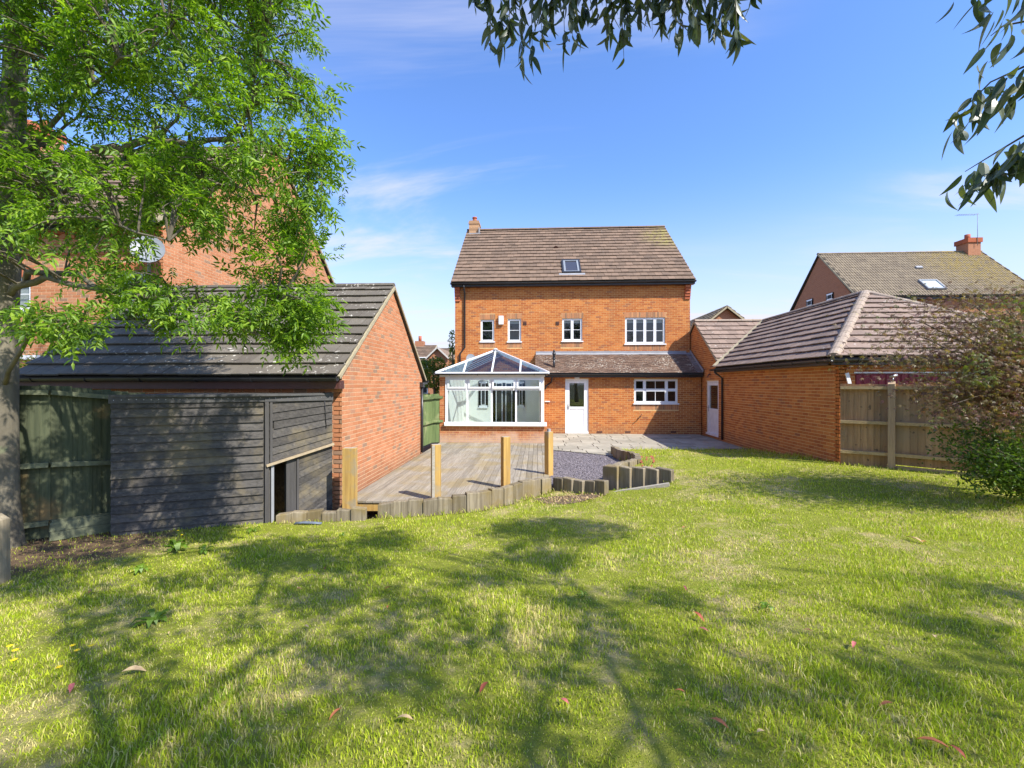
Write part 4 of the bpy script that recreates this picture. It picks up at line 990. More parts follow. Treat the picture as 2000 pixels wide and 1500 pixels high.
Sb = Vector((0, -(rv2-ev2), rz2-ez2)).normalized(); T = Tiles(lg, M_tile_left, 0); T.slope((xr_, LV1+.27, ez2), Vector((-1, 0, 0)), Sb, sg+.03, .335, .30, lambda y: 0, lambda y: xr_-xl_, th=.024); T.finish()
ridge_run(lg, (xl_, rv2, rz2+.09), (xr_, rv2, rz2+.09), M_tile_left, .10, .45)
mb = MB(); mb.beam((xr_+.005, ev2, ez2-.005), (xr_+.005, rv2, rz2-.005), .035, .06, Vector((0, -.6, .8))); mb.beam((xr_+.005, LV1+.24, ez2-.005), (xr_+.005, rv2, rz2-.005), .035, .06, Vector((0, .6, .8))); mb.build('verge', M_verge, lg)
gutter(lg, (xl_-.03, ev2-.07, ez2-.01), (xr_+.01, ev2-.07, ez2-.01), .058, .85); gutter(lg, (xr_+.06, LV1+.32, ez2-.01), (xl_, LV1+.32, ez2-.01), .058, 5)
mb = MB(); mb.box(xl_+.02, LU-.001, ev2+.02, ev2+.05, ez2-.19, ez2-.04); mb.box(LU-.25, LU+.04, ev2+.051, LV0-.008, ez2-.19, ez2-.05); mb.build('fascia', M_fascia, lg)
mb = MB(); mb.box(LU-.02, LU+.10, LV1-.28, LV1-.10, 1.86, 2.0); mb.tube([(LU+.05, LV1-.19, 1.86), (LU+.05, LV1-.19, .02)], .034, 8); mb.beam((LU+.05, LV1-.15, 1.97), (LU+.05, LV1+.3, 1.97), .07, .06); mb.build('downpipe', M_black, lg)
for z_ in (.35, 1.0, 1.5): pass

# ================================================================ LEFT NEIGHBOUR HOUSE
nh = thing('neighbour_house', 'tall salmon brick neighbour house seen through the ash tree', 'house', (-14, 10.5, 0))
NU, NV0, NV1, NE, NA = -9.0, 10.5, 20.0, 5.75, 10.05
bn = Bricks(nh, 300); PN = Vector((NU, NV0, 0)); hn = (NV1-NV0)/2; k3 = (NA-NE)/hn
limn = lambda z: (0 if z < NE else (z-NE)/k3, 2*hn if z < NE else 2*hn-(z-NE)/k3)
brick_wall(bn, PN, UY, 2*hn, 0, NA, M_brick_pk, M_mortar_pk, lim=limn, gable=(NE, [(0, NE), (2*hn, NE), (hn, NA)]), zbrick=2.4, name='gable_wall')
PNf = Vector((-21, NV0, 0))
nw1 = rect_px(24, 60, 541, 606, PNf, UX); nw2 = rect_px(222, 288, 530, 625, PNf, UX); nw3 = (nw1[0]-.9, nw1[1], nw1[2], nw1[3]); 
brick_wall(bn, PNf, UX, NU+21-.001, 0, NE-.0, M_brick_pk, M_mortar_pk, holes=[nw3, nw2], soldiers=[(nw2[0]-.1, nw2[1]+.1, nw2[3], nw2[3]+.225), (nw3[0]-.1, nw3[1]+.1, nw3[3], nw3[3]+.225)], zbrick=2.0, soldier_mat=M_brick_red, name='front_wall')
bn.finish()
window(nh, PNf, UX, *nw3, [0, .5, 1], bars=((.5,),), recess=.05, fw=.06, blind=.95); window(nh, PNf, UX, *nw2, [0, .5, 1], bars=((.5,),), recess=.05, fw=.06, blind=.9)
a = wx(200, 457, PNf, UX)[1]
for k in range(int((NU+21)/.225)):
    mb = MB(); mb.box(-21+k*.225, -21+k*.225+.10, NV0-.05, NV0-.007, a-.10, a); mb.build('dentil_brick', M_brick_pk, nh)
mb = MB(); mb.box(-21, NU, NV0-.06, NV0-.007, a+.003, a+.07); mb.box(-21, NU, NV0-.03, NV0-.007, a-.50, a-.45); mb.build('string_course', M_brick_red, nh)
mb = MB(); mb.box(-21, NU-.3, NV0-.05, NV0-.007, 2.55, 2.66); mb.build('string_course', M_white_paint, nh)
mb = MB(); mb.prism([(-21.3, NV0-.3, NE+.05), (NU+.06, NV0-.3, NE+.05), (NU+.06, NV0+hn, NA+.1), (-21.3, NV0+hn, NA+.1)], (0, 0, -1), .07); mb.prism([(-21.3, NV0+hn, NA+.1), (NU+.06, NV0+hn, NA+.1), (NU+.06, NV1+.3, NE+.05), (-21.3, NV1+.3, NE+.05)], (0, 0, -1), .07); mb.build('roof', M_roof_under, nh)
Sx = Vector((0, hn+.3, NA-NE+.05)); sx = Sx.length; Sx.normalize()
T = Tiles(nh, M_tile_main, 120); T.slope((-21.3, NV0-.33, NE+.05), UX, Sx, sx, .345, .33, lambda y: 0, lambda y: NU+.06+21.3, th=.022); T.finish()
for s_ in (1, -1):
    mb = MB(); y0_ = NV0-.3 if s_ == 1 else NV1+.3; mb.beam((NU+.07, y0_, NE+.03), (NU+.07, NV0+hn, NA+.08), .04, .10, Vector((0, -.6*s_, .8))); mb.build('verge', M_verge, nh)
gutter(nh, (-21.3, NV0-.38, NE+.03), (NU+.08, NV0-.38, NE+.03), .06, 1.2)
mb = MB(); mb.tube([(NU-.3, NV0-.36, NE), (NU-.3, NV0-.07, NE-.3), (NU-.3, NV0-.07, .1)], .035, 8); mb.build('downpipe', M_dish, nh)
mb = MB(); mb.box(-18.3, -17.2, NV0+hn-.4, NV0+hn+.4, 9.4, 10.7); nco = mb.build('chimney', M_far_pink, nh)
mb = MB(); mb.box(-18.36, -17.14, NV0+hn-.46, NV0+hn+.46, 10.7, 10.95); mb.build('corbelled_cap', M_brick_red, nco)
mb = MB(); mb.tube([(-18.0, NV0+hn, 10.95), (-18.0, NV0+hn, 11.3)], .12, 10); mb.tube([(-17.5, NV0+hn, 10.95), (-17.5, NV0+hn, 11.3)], .12, 10); mb.build('chimney_pot', M_terracotta, nco)
mb = MB(); mb.box(-21, -20.9, NV0+.15, NV1, 0, NE); mb.box(-20.8, NU-.2, NV1-.14, NV1, 0, NE); mb.build('far_wall', M_far_pink, nh)
dc = hp(290, 490, (0, NV0-.35, 0), (0, 1, 0))
ds2 = thing('satellite_dish', 'large grey satellite dish on the neighbour house wall seen through the leaves', 'satellite dish', tuple(dc))
dish(ds2, dc, (.5, -.85, .35), .36, M_dish)
# hedge behind the left garage end
def leaf_cloud(name, parent, mat, centers, radii, n, size, stretch=(1, 1, 1), kind='stuff', aspect=.5):
    centers = np.array(centers, float); radii = np.array(radii, float); w_ = np.prod(radii, axis=1)**.8; idx = rng.choice(len(centers), n, p=w_/w_.sum())
    u = rng.normal(size=(n, 3)); u /= np.linalg.norm(u, axis=1)[:, None]; rad = rng.uniform(.45, 1, n)**.6
    c = centers[idx]+u*radii[idx]*rad[:, None]
    return leaves_at(name, parent, mat, c, size, kind, aspect)
def leaves_at(name, parent, mat, c, size, kind='stuff', aspect=.5, quad=None):
    n = len(c); s = size*rng.uniform(.6, 1.3, n)
    a = rng.normal(size=(n, 3)); a /= np.linalg.norm(a, axis=1)[:, None]; b = np.cross(a, rng.normal(size=(n, 3))); b /= np.linalg.norm(b, axis=1)[:, None]
    V = np.stack([c-a*s[:, None]*.5, c+b*(s*aspect*.5)[:, None], c+a*s[:, None]*.5, c-b*(s*aspect*.5)[:, None]], 1).reshape(-1, 3)
    F = np.arange(n)[:, None]*4+np.arange(4)
    o = child(name, npmesh(name, V, F, mat), parent); o['kind'] = kind
    return o
hd = thing('garden_hedge', 'sunlit yellow green hedge against the neighbour house left of the roof', 'hedge', (-13, 9.7, 0))
leaf_cloud('foliage', hd, M_hedge, [(-10.2-i*.55, 9.6, 1.35+.25*math.sin(i)) for i in range(8)], [(.55, .45, 1.15)]*8, 9000, .085)
mb = MB()
for i in range(6): mb.tube([(-10-i*.7, 9.6, -.4), (-10-i*.7+.1, 9.6, 1.6)], .03, 5)
mb.build('stem', M_twig, hd)

# ================================================================ RIGHT NEIGHBOUR HOUSE
rh = thing('neighbour_house', 'brick house beyond the right garage with lichen covered tiled roof and roof light', 'house', (24, 29.1, 0))
RV0, RU0, RU1 = 29.1, 19.5, 30.0; RE, RA = 7.25, 10.8; hr = 3.5
mb = MB(); mb.prism([(RU0, RV0, 0), (RU0, RV0+2*hr, 0), (RU0, RV0+2*hr, RE), (RU0, RV0+hr, RA), (RU0, RV0, RE)], (1, 0, 0), .15); mb.build('gable_wall', M_far_brick, rh)
mb = MB(); mb.box(RU0+.151, RU1, RV0, RV0+.15, 0, RE); mb.box(RU1-.15, RU1, RV0+.151, RV0+2*hr, 0, RE); mb.build('rear_wall', M_far_brick, rh)
PRh = Vector((RU0, RV0+2*hr, 0))
for (x0, x1, y0, y1) in ((1577, 1588, 583.5, 600), (1616, 1628, 571.5, 588)):
    r_ = rect_px(x0, x1, y0, y1, PRh, UYm); window(rh, PRh, UYm, *r_, [0, 1], recess=-.07, fw=.07, back=.001, blind=.9)
ml, mr = RU0-.12, RU1+.1; e_y, e_z2, r_y, r_z2 = RV0-.3, RE+.05, RV0+hr, RA+.12
mb = MB(); mb.prism([(ml, e_y, e_z2), (mr, e_y, e_z2), (mr, r_y, r_z2), (ml, r_y, r_z2)], (0, 0, -1), .07); mb.prism([(ml, r_y, r_z2), (mr, r_y, r_z2), (mr, RV0+2*hr+.3, e_z2), (ml, RV0+2*hr+.3, e_z2)], (0, 0, -1), .07); mb.build('roof', M_roof_under, rh)
Sr = Vector((0, r_y-e_y, r_z2-e_z2)); sr = Sr.length; Sr.normalize()
T = Tiles(rh, M_tile_far, 300); T.slope((ml, e_y-.03, e_z2), UX, Sr, sr, .335, .33, lambda y: 0, lambda y: mr-ml, th=.02, roll=.035); T.finish()
ridge_run(rh, (ml, r_y, r_z2+.06), (mr, r_y, r_z2+.06), M_tile_far, .13, .45)
mb = MB(); mb.beam((ml, e_y, e_z2), (ml, r_y, r_z2), .05, .1, Vector((0, -.6, .8))); mb.build('verge', M_verge, rh)
gutter(rh, (ml, e_y-.07, e_z2-.03), (mr, e_y-.07, e_z2-.03), .065, 1.5)
mb = MB(); mb.box(ml, mr, e_y+.02, RV0-.002, e_z2-.2, e_z2-.05); mb.build('fascia', M_black, rh)
Nr = UX.cross(Sr)
c0 = hp(1800, 568, (0, e_y, e_z2), Nr); c1 = hp(1832, 550, (0, e_y, e_z2), Nr); s0, s1 = (c0.y-e_y)/Sr.y, (c1.y-e_y)/Sr.y; xa = hp(1820, 560, (0, e_y, e_z2), Nr).x-.55
def rb(x0, x1, a_, b_, h0, h1):
    f = lambda x, s, h: Vector((x, e_y, e_z2))+Sr*s+Nr*h
    return [f(x0, a_, h0), f(x1, a_, h0), f(x1, b_, h0), f(x0, b_, h0), f(x0, a_, h1), f(x1, a_, h1), f(x1, b_, h1), f(x0, b_, h1)]
mb = MB()
for q in ((xa, xa+.1, s0, s1), (xa+1.0, xa+1.1, s0, s1), (xa+.1, xa+1.0, s0, s0+.1), (xa+.1, xa+1.0, s1-.1, s1)): mb.hexa(rb(*q, .05, .18))
rl = mb.build('roof_light', M_dish, rh); mb = MB(); mb.hexa(rb(xa+.1, xa+1.0, s0+.1, s1-.1, .10, .14)); mb.build('pane', simple('pale_roof_pane', (.5, .56, .58), None, rough=.1, spec=.7), rl)
mb = MB(); q = hp(1793, 525, (0, e_y, e_z2), Nr); qs = (q.y-e_y)/Sr.y; mb.hexa(rb(q.x-.2, q.x+.2, qs-.1, qs+.1, .05, .16)); mb.build('roof_vent', M_lead, rh)
ccx = hp(1891, 500, (0, r_y, 0), (0, 1, 0)).x
mb = MB(); mb.box(ccx-.4, ccx+.4, r_y-.45, r_y+.45, 10.2, 11.45); rc = mb.build('chimney', M_far_brick, rh)
mb = MB(); mb.box(ccx-.47, ccx+.47, r_y-.52, r_y+.52, 11.45, 11.75); mb.build('corbelled_cap', M_brick_red, rc)
mb = MB(); mb.tube([(ccx-.05, r_y, 11.75), (ccx-.05, r_y, 12.1)], .16, 10); mb.build('chimney_pot', M_terracotta, rc)
ae = thing('tv_aerial', 'thin television aerial on a pole above the right neighbour chimney', 'aerial', (ccx+.1, r_y-.4, 11.4))
mb = MB(); mb.tube([(ccx+.1, r_y-.55, 11.2), (ccx+.1, r_y-.55, 13.35)], .016, 6); mb.build('pole', M_lead, ae)
mb = MB(); mb.tube([(ccx-1.2, r_y-.55, 13.25), (ccx+.25, r_y-.55, 13.3)], .012, 5)
for i in range(12): mb.tube([(ccx-1.2+i*.11, r_y-.55-.18, 13.26), (ccx-1.2+i*.11, r_y-.55+.18, 13.26)], .006, 4)
mb.build('antenna', M_lead, ae)

# small gable behind the link roof
sg_ = thing('neighbour_house', 'small brick gable end peeping over the ridge of the link roof', 'house', tuple(cw(14, 30)))
ap2 = hp(1417, 600, (0, 30, 0), (0, 1, 0)); gz, gxx = ap2.z, ap2.x; hw = 3.2; gk = .80
mb = MB(); mb.prism([(gxx-hw, 30, 0), (gxx+hw, 30, 0), (gxx+hw, 30, gz-hw*gk), (gxx, 30, gz-.05), (gxx-hw, 30, gz-hw*gk)], (0, 1, 0), .2); mb.build('gable_wall', M_far_brick, sg_)
mb = MB()
for s_ in (-1, 1): mb.prism([(gxx, 29.75, gz+.05), (gxx+s_*(hw+.2), 29.75, gz+.05-(hw+.2)*gk), (gxx+s_*(hw+.2), 40, gz+.05-(hw+.2)*gk), (gxx, 40, gz+.05)], (0, 0, -1), .1)
mb.build('roof', M_roof_under, sg_)
T = Tiles(sg_, M_tile_far, 0); Sl = Vector((1, 0, gk)).normalized(); ll_ = math.hypot(1, gk)*(hw+.2); T.slope((gxx-hw-.2, 40, gz+.06-(hw+.2)*gk), UYm, Sl, ll_, .335, .33, lambda y: 0, lambda y: 10.25, th=.025); 
Sl = Vector((-1, 0, gk)).normalized(); T.slope((gxx+hw+.2, 29.75, gz+.06-(hw+.2)*gk), UY, Sl, ll_, .335, .33, lambda y: 0, lambda y: 10.25, th=.025); T.finish()
mb = MB(); mb.beam((gxx, 29.72, gz-.02), (gxx-hw-.2, 29.72, gz-.02-(hw+.2)*gk), .05, .1); mb.beam((gxx, 29.72, gz-.02), (gxx+hw+.2, 29.72, gz-.02-(hw+.2)*gk), .05, .1); mb.build('verge', M_verge, sg_)

# far terrace in the gap on the left
def far_house(label, px0, px1, ridge_y, eave_y, d, gable_px=None, pot=None):
    a = at(px0, ridge_y, d); b = at(px1, ridge_y, d); ry = (a.y+b.y)/2; x0, x1, z = a.x, b.x, (a.z+b.z)/2
    ze = at((px0+px1)/2, eave_y, d-3).z
    h_ = thing('far_house', label, 'house', (x0, ry, 0)); run = 3.2
    mb = MB(); mb.prism([(x0, ry-run, 0), (x1, ry-run, 0), (x1, ry-run, ze), (x0, ry-run, ze)], (0, 1, 0), .2); mb.prism([(x1, ry-run+.21, 0), (x1, ry+run, 0), (x1, ry+run, ze), (x1, ry, z-.1), (x1, ry-run+.21, ze)], (-1, 0, 0), .2); mb.build('wall', M_far_brick, h_)
    S_ = Vector((0, run+.25, z-ze+.05)); l_ = S_.length; S_.normalize()
    mb = MB(); mb.prism([(x0-.2, ry-run-.25, ze-.05), (x1+.2, ry-run-.25, ze-.05), (x1+.2, ry, z), (x0-.2, ry, z)], (0, 0, -1), .1); mb.prism([(x0-.2, ry, z), (x1+.2, ry, z), (x1+.2, ry+run+.25, ze-.05), (x0-.2, ry+run+.25, ze-.05)], (0, 0, -1), .1); mb.build('roof', M_roof_under, h_)
    T = Tiles(h_, M_tile_main, 0); T.slope((x0-.2, ry-run-.3, ze-.04), UX, S_, l_, .36, .4, lambda y: 0, lambda y: x1-x0+.4, th=.04); T.finish()
    mb = MB(); mb.beam((x1+.22, ry-run-.25, ze-.05), (x1+.22, ry, z), .08, .12, Vector((0, -.6, .8))); mb.build('bargeboard', M_verge, h_)
    # a gabled bay towards us
    if gable_px:
        g = at(gable_px[0], gable_px[1], d-5); gw = gable_px[2]
        mb = MB(); mb.prism([(g.x-gw, g.y, 0), (g.x+gw, g.y, 0), (g.x+gw, g.y, g.z-gw*.95), (g.x, g.y, g.z-.05), (g.x-gw, g.y, g.z-gw*.95)], (0, 1, 0), .2); mb.build('bay_wall', M_far_brick, h_)
        mb = MB()
        for s_ in (-1, 1): mb.prism([(g.x, g.y-.2, g.z), (g.x+s_*(gw+.2), g.y-.2, g.z-(gw+.2)*.95), (g.x+s_*(gw+.2), ry, g.z-(gw+.2)*.95), (g.x, ry, g.z)], (0, 0, -1), .1)
        mb.build('bay_roof', M_tile_main, h_)
        mb = MB()
        for s_ in (-1, 1): mb.beam((g.x, g.y-.25, g.z-.05), (g.x+s_*(gw+.2), g.y-.25, g.z-.05-(gw+.2)*.95), .08, .13)
        mb.build('bargeboard', M_pale_panel, h_)
    for k in range(3):
        for zq in (1.0, 3.4):
            xw = x0+(x1-x0)*(k+.5)/3; mb = MB(); mb.box(xw-.55, xw+.55, ry-run-.05, ry-run-.002, zq, zq+1.2); wo_ = mb.build('window', M_white, h_)
            mb = MB(); mb.box(xw-.47, xw-.03, ry-run-.06, ry-run-.051, zq+.08, zq+1.12); mb.box(xw+.03, xw+.47, ry-run-.06, ry-run-.051, zq+.08, zq+1.12); mb.build('pane', M_dark, wo_)
    if pot:
        c = at(pot, ridge_y, d); mb = MB(); mb.box(c.x-.45, c.x+.45, c.y-.4, c.y+.4, z-.8, z+.45); co = mb.build('chimney', M_far_brick, h_); mb = MB(); mb.tube([(c.x, c.y, z+.45), (c.x, c.y, z+1.0)], .17, 8); mb.build('chimney_pot', M_terracotta, co)
far_house('far brick terrace house with red chimney pot left of the tall house', 790, 850, 675, 705, 48, (855, 678, .9), 820.5)
far_house('far brick house with pale gable just left of the tall house', 858, 884, 681, 700, 56, (880, 690, .8))
far_house('more distant house roof beyond the far terrace', 800, 830, 690, 705, 75)
# ================================================================ PATIO, DECK, GRAVEL
patio_poly = [(.34, 18.0), (.34, 13.62), (2.07, 12.6), (2.5, 13.45), (6.32, 13.85), (6.32, 18.0)]
PPn = np.array(patio_poly)
mb = MB(); mb.prism([(x, y, -.05) for x, y in patio_poly], (0, 0, 1), .030); patio = mb.build('patio', M_joint, None); tag(patio, 'grey sandstone slab patio behind the extension', kind='structure'); patio['_w'] = [0, 0, 0]
def clip_poly(poly, clip):
    out = poly
    n = len(clip)
    ar = sum(clip[i][0]*clip[(i+1) % n][1]-clip[(i+1) % n][0]*clip[i][1] for i in range(n)); sg = 1 if ar > 0 else -1
    return out
def cut(poly, p, n):          # keep side where (x-p).n <= 0
    res = []
    for i in range(len(poly)):
        a, b = poly[i], poly[(i+1) % len(poly)]; da = (a[0]-p[0])*n[0]+(a[1]-p[1])*n[1]; db = (b[0]-p[0])*n[0]+(b[1]-p[1])*n[1]
        if da <= 0: res.append(a)
        if da*db < 0: f = da/(da-db); res.append((a[0]+(b[0]-a[0])*f, a[1]+(b[1]-a[1])*f))
    return res
def patio_cut(poly):
    p = cut(poly, (.35, 0), (-1, 0)); p = cut(p, (6.31, 0), (1, 0)) if p else p; p = cut(p, (0, 17.99), (0, 1)) if p else p
    if not p: return p
    # front: gravel edge on the left, lawn edge on the right
    cxm = sum(q[0] for q in p)/len(p)
    p1 = cut(p, (.34, 13.64), (-.51, -.86*1.0)) if cxm < 2.2 else cut(p, (2.5, 13.47), (.105, -1))
    return p1
yy = 18.0; row = 0; slabs = []
rs = random.Random(5)
pat = [(.9, .6), (.6, .6), (.6, .3), (.9, .6), (.3, .3), (.6, .6)]
while yy > 12.2:
    rh_ = .6 if row % 3 != 2 else .3
    x = .34-rs.uniform(0, .6)
    while x < 6.4:
        wd = rs.choice([.9, .6, .6, .9, .45]) if rh_ > .5 else rs.choice([.6, .6, .9])
        if rh_ > .5 and rs.random() < .28: slabs.append((x, x+.6, yy-.3, yy)); slabs.append((x, x+.6, yy-.6, yy-.3)); wd = .6
        else: slabs.append((x, x+wd, yy-rh_, yy))
        x += wd
    yy -= rh_; row += 1
for (x0, x1, y0, y1) in slabs:
    p = patio_cut([(x0+.011, y0+.011), (x1-.011, y0+.011), (x1-.011, y1-.011), (x0+.011, y1-.011)])
    if not p or len(p) < 3: continue
    ar = abs(sum(p[i][0]*p[(i+1) % len(p)][1]-p[(i+1) % len(p)][0]*p[i][1] for i in range(len(p))))/2
    if ar < .02: continue
    c = (sum(q[0] for q in p)/len(p), sum(q[1] for q in p)/len(p)); dz = rs.uniform(-.003, .003)
    mb = MB(); k = len(p); mb.add([(q[0], q[1], -.018) for q in p]+[(q[0], q[1], dz-.003) for q in p]+[(c[0]+(q[0]-c[0])*.985, c[1]+(q[1]-c[1])*.985, dz) for q in p],
           [(i, (i+1) % k, k+(i+1) % k, k+i) for i in range(k)]+[(k+i, k+(i+1) % k, 2*k+(i+1) % k, 2*k+i) for i in range(k)]+[tuple(range(2*k, 3*k))])
    mb.build('slab', M_slab, patio)
kb = thing('timber_edging', 'low timber edging board between the lawn and patio by the garage wall', 'edging', (4.5, 13.75, 0))
mb = MB(); mb.beam((2.5, 13.43, .0), (4.9, 13.66, .0), .05, .07); mb.build('board', M_sleeper_top, kb); mb = MB(); mb.beam((4.92, 13.66, .0), (6.30, 13.80, .0), .05, .09); mb.build('board', M_sleeper, kb)

deck = thing('timber_deck', 'weathered grey timber deck stained green and brown between garage and conservatory', 'deck', (-1.5, 12, -.1))
fr_e = [(-3.24, 7.42), (-1.80, 7.48), (.24, 9.72)]
def front_v(u): return np.interp(u, [p[0] for p in fr_e], [p[1] for p in fr_e])
x = -3.23; i = 0
while x < .30-.06:
    x1 = x+.118
    f0, f1 = front_v(x), front_v(x1)
    back = 15.035 if x > CL-.02 else 15.9
    breaks = [10.6+(i % 2)*1.9, 13.2+(i % 2)*1.3]
    segs = []; s0_, s1_ = f0, f1
    for bq in breaks: segs.append(((s0_, s1_), (bq-.002, bq-.002))); s0_ = s1_ = bq+.002
    segs.append(((s0_, s1_), (back, back)))
    for (a, b) in segs:
        dz = random.uniform(-.0015, .0015); mb = MB()
        mb.hexa([(x, a[0], -.030), (x1, a[1], -.030), (x1, b[1], -.030), (x, b[0], -.030), (x, a[0], dz), (x1, a[1], dz), (x1, b[1], dz), (x, b[0], dz)]); 
        mb.build('plank', M_deck, deck)
    x += .125; i += 1
mb = MB()
for j in range(18):
    y = 7.9+j*.45; xl0 = -3.22 if y < 9.7 else -3.22; xr0 = .2 if y > 9.7 else np.interp(y, [7.48, 9.72], [-1.8, .24]); mb.box(xl0, xr0, y, y+.045, -.15, -.031)
mb.build('joist', M_sleeper, deck, 'stuff')
mb = MB(); mb.beam((-3.2, 7.455, -.105), (-1.82, 7.52, -.105), .03, .13); mb.beam((-1.80, 7.53, -.105), (.22, 9.74, -.105), .03, .13); mb.build('fascia_board', M_post_y, deck)

# gravel
gp = [(.30, 9.80), (.95, 8.95), (1.35, 8.45), (1.95, 8.8), (2.4, 10.2), (2.4, 11.2), (2.1, 12.6), (.34, 13.6)]
mb = MB(); mb.prism([(-4, 7.5, -.34), (1.4, 8.3, -.34), (3.4, 9.0, -.34), (3.0, 13, -.34), (6.4, 13.8, -.34), (6.4, 18, -.34), (-4, 18, -.34)], (0, 0, 1), .02); ug = mb.build('sub_base', M_soil, None); tag(ug, 'dark soil under the deck and slabs', kind='structure')
gpoly = [(p.x, p.y) for p in [Vector((.28, 9.75)), S2[0]+Vector((-.02, .08)), S2[1]+Vector((.04, .05)), S3[0]+Vector((-.02, 0))]]+[(S3[0].x+.1, S3[0].y+.12)]+[(p.x-.05, p.y) for p in S4[1:]]+[(2.07, 12.65), (.34, 13.62)]
mb = MB(); mb.prism([(x, y, -.10) for x, y in gpoly], (0, 0, 1), .05); gb = mb.build('gravel_bed', M_gravel_base, None); tag(gb, 'bed of dark grey gravel between deck and patio', kind='structure')
GN = 15000; gx_ = rng.uniform(.2, 2.7, GN*2); gy_ = rng.uniform(8.3, 13.7, GN*2); k = in_poly(gx_, gy_, np.array(gpoly)); gx_, gy_ = gx_[k][:GN], gy_[k][:GN]; n = len(gx_)
sz = rng.uniform(.010, .028, n); a_ = rng.uniform(0, 6.28, n); th_ = sz*.35
ca, sa = np.cos(a_), np.sin(a_); tl = rng.normal(0, .35, (n, 2))
loc = np.array([(-1, -.6, -1), (1, -.7, -1), (.8, .7, -1), (-.9, .6, -1), (-.7, -.5, 1), (.8, -.4, 1), (.6, .5, 1), (-.8, .45, 1)])
V = np.zeros((n, 8, 3)); 
for j in range(8):
    lx, ly, lz_ = loc[j]; X_ = lx*sz; Y_ = ly*sz; V[:, j, 0] = gx_+X_*ca-Y_*sa; V[:, j, 1] = gy_+X_*sa+Y_*ca; V[:, j, 2] = -.045+th_+lz_*th_+X_*tl[:, 0]+Y_*tl[:, 1]
F = (np.arange(n)[:, None, None]*8+np.array([(4, 5, 6, 7), (0, 1, 5, 4), (1, 2, 6, 5), (2, 3, 7, 6), (3, 0, 4, 7)])).reshape(-1, 4)
gr = child('gravel', npmesh('gravel', V.reshape(-1, 3), F, M_slate), None); tag(gr, 'purple grey slate chippings between the deck and the slabs', 'gravel', None, 'stuff')

# ================================================================ SLEEPER WALLS
def sleepers(parent, line, top, wdt, dep, jitter=.02, zb=-.5, yaw=0, start=0, mat=None, gapf=.006, topf=None):
    pts = [Vector((p[0], p[1])) for p in line]; seg = [(pts[i+1]-pts[i]).length for i in range(len(pts)-1)]; tot = sum(seg); n = max(1, round(tot/wdt)); 
    def at_(s):
        for i, L in enumerate(seg):
            if s <= L or i == len(seg)-1: return pts[i]+(pts[i+1]-pts[i])*(s/L)
            s -= L
    for i in range(n):
        a, b = at_(tot*i/n), at_(tot*(i+1)/n); d = (b-a).normalized(); nn = Vector((-d.y, d.x)); j = random.uniform(-.018, .018)
        z = top(((a+b)/2).x, ((a+b)/2).y, i, n)+random.uniform(-jitter, jitter)
        if yaw:
            cm = (a+b)/2; hl = (b-a).length/2; d = Vector((d.x*math.cos(yaw)-d.y*math.sin(yaw), d.x*math.sin(yaw)+d.y*math.cos(yaw))); nn = Vector((-d.y, d.x)); a = cm-d*hl*(1.16 if n < 6 and abs(yaw) < .3 else 1.3); b = cm+d*hl*(1.16 if n < 6 and abs(yaw) < .3 else 1.3)
        A0, B0 = a+d*gapf*.5+nn*j, b-d*gapf*.5+nn*(j+random.uniform(-.012, .012)); dd = nn*dep; ts = random.uniform(-.012, .012)
        mb = MB(); q = [A0, B0, B0+dd, A0+dd]; c = sum(q, Vector((0, 0)))/4
        vs = [(p.x, p.y, zb) for p in q]+[(p.x, p.y, z+ts*(1 if k_ in (1, 2) else -1)-.012) for k_, p in enumerate(q)]+[(c.x+(p.x-c.x)*.93, c.y+(p.y-c.y)*.9, z+ts*(1 if k_ in (1, 2) else -1)) for k_, p in enumerate(q)]
        mb.add(vs, [(k_, (k_+1) % 4, 4+(k_+1) % 4, 4+k_) for k_ in range(4)]+[(4+k_, 4+(k_+1) % 4, 8+(k_+1) % 4, 8+k_) for k_ in range(4)]+[(8, 9, 10, 11)])
        mb.build('sleeper', mat or M_sleeper, parent)
sw = thing('sleeper_wall', 'curved low wall of upright weathered sleepers along the front of the deck', 'retaining wall', (-1.5, 7.5, -.2))
tops1 = [(-4.2, -.03), (-3.2, -.02), (-2.6, .02), (-1.8, .06), (-1.2, .11), (-.6, .15), (.3, .17), (.6, .15)]
def top1(x, y, i, n): return float(np.interp(x, [p[0] for p in tops1], [p[1] for p in tops1]))
SA = px_line([(-3.62, 6.98), (-2.98, 7.08), (-2.30, 7.14)]); SB = px_line([(-2.16, 7.32), (-1.39, 7.42), (-.60, 7.62), (-.12, 7.95), (.13, 8.22), (.74, 8.74)])
sleepers(sw, SA, lambda *a: top1(*a)-.02, .235, .13); sleepers(sw, SB, top1, .235, .13)
sleepers(sw, S2, lambda x, y, i, n: .14+.01*i, .22, .13, yaw=R(-14))
sw2 = thing('sleeper_wall', 'zigzag raised wall of upright sleepers edging the lawn beside the gravel', 'retaining wall', (2.3, 8.9, 0))
sleepers(sw2, S3, lambda x, y, i, n: .38+.004*i, .235, .13, jitter=.008, yaw=R(-20))
sleepers(sw2, S4[::-1], lambda x, y, i, n: .21+.15*i/n, .23, .13, jitter=.012)
kb2 = thing('timber_beam', 'long grey timber beam lying in the grass in front of the zigzag sleeper wall', 'beam', (2.2, 8.3, 0))
a_, b_ = cw(1.80, 8.36), cw(2.78, 8.02); mb = MB(); mb.beam((a_.x, a_.y, -.09), (b_.x, b_.y, .15), .10, .12); mb.build('beam', M_sleeper_top, kb2)

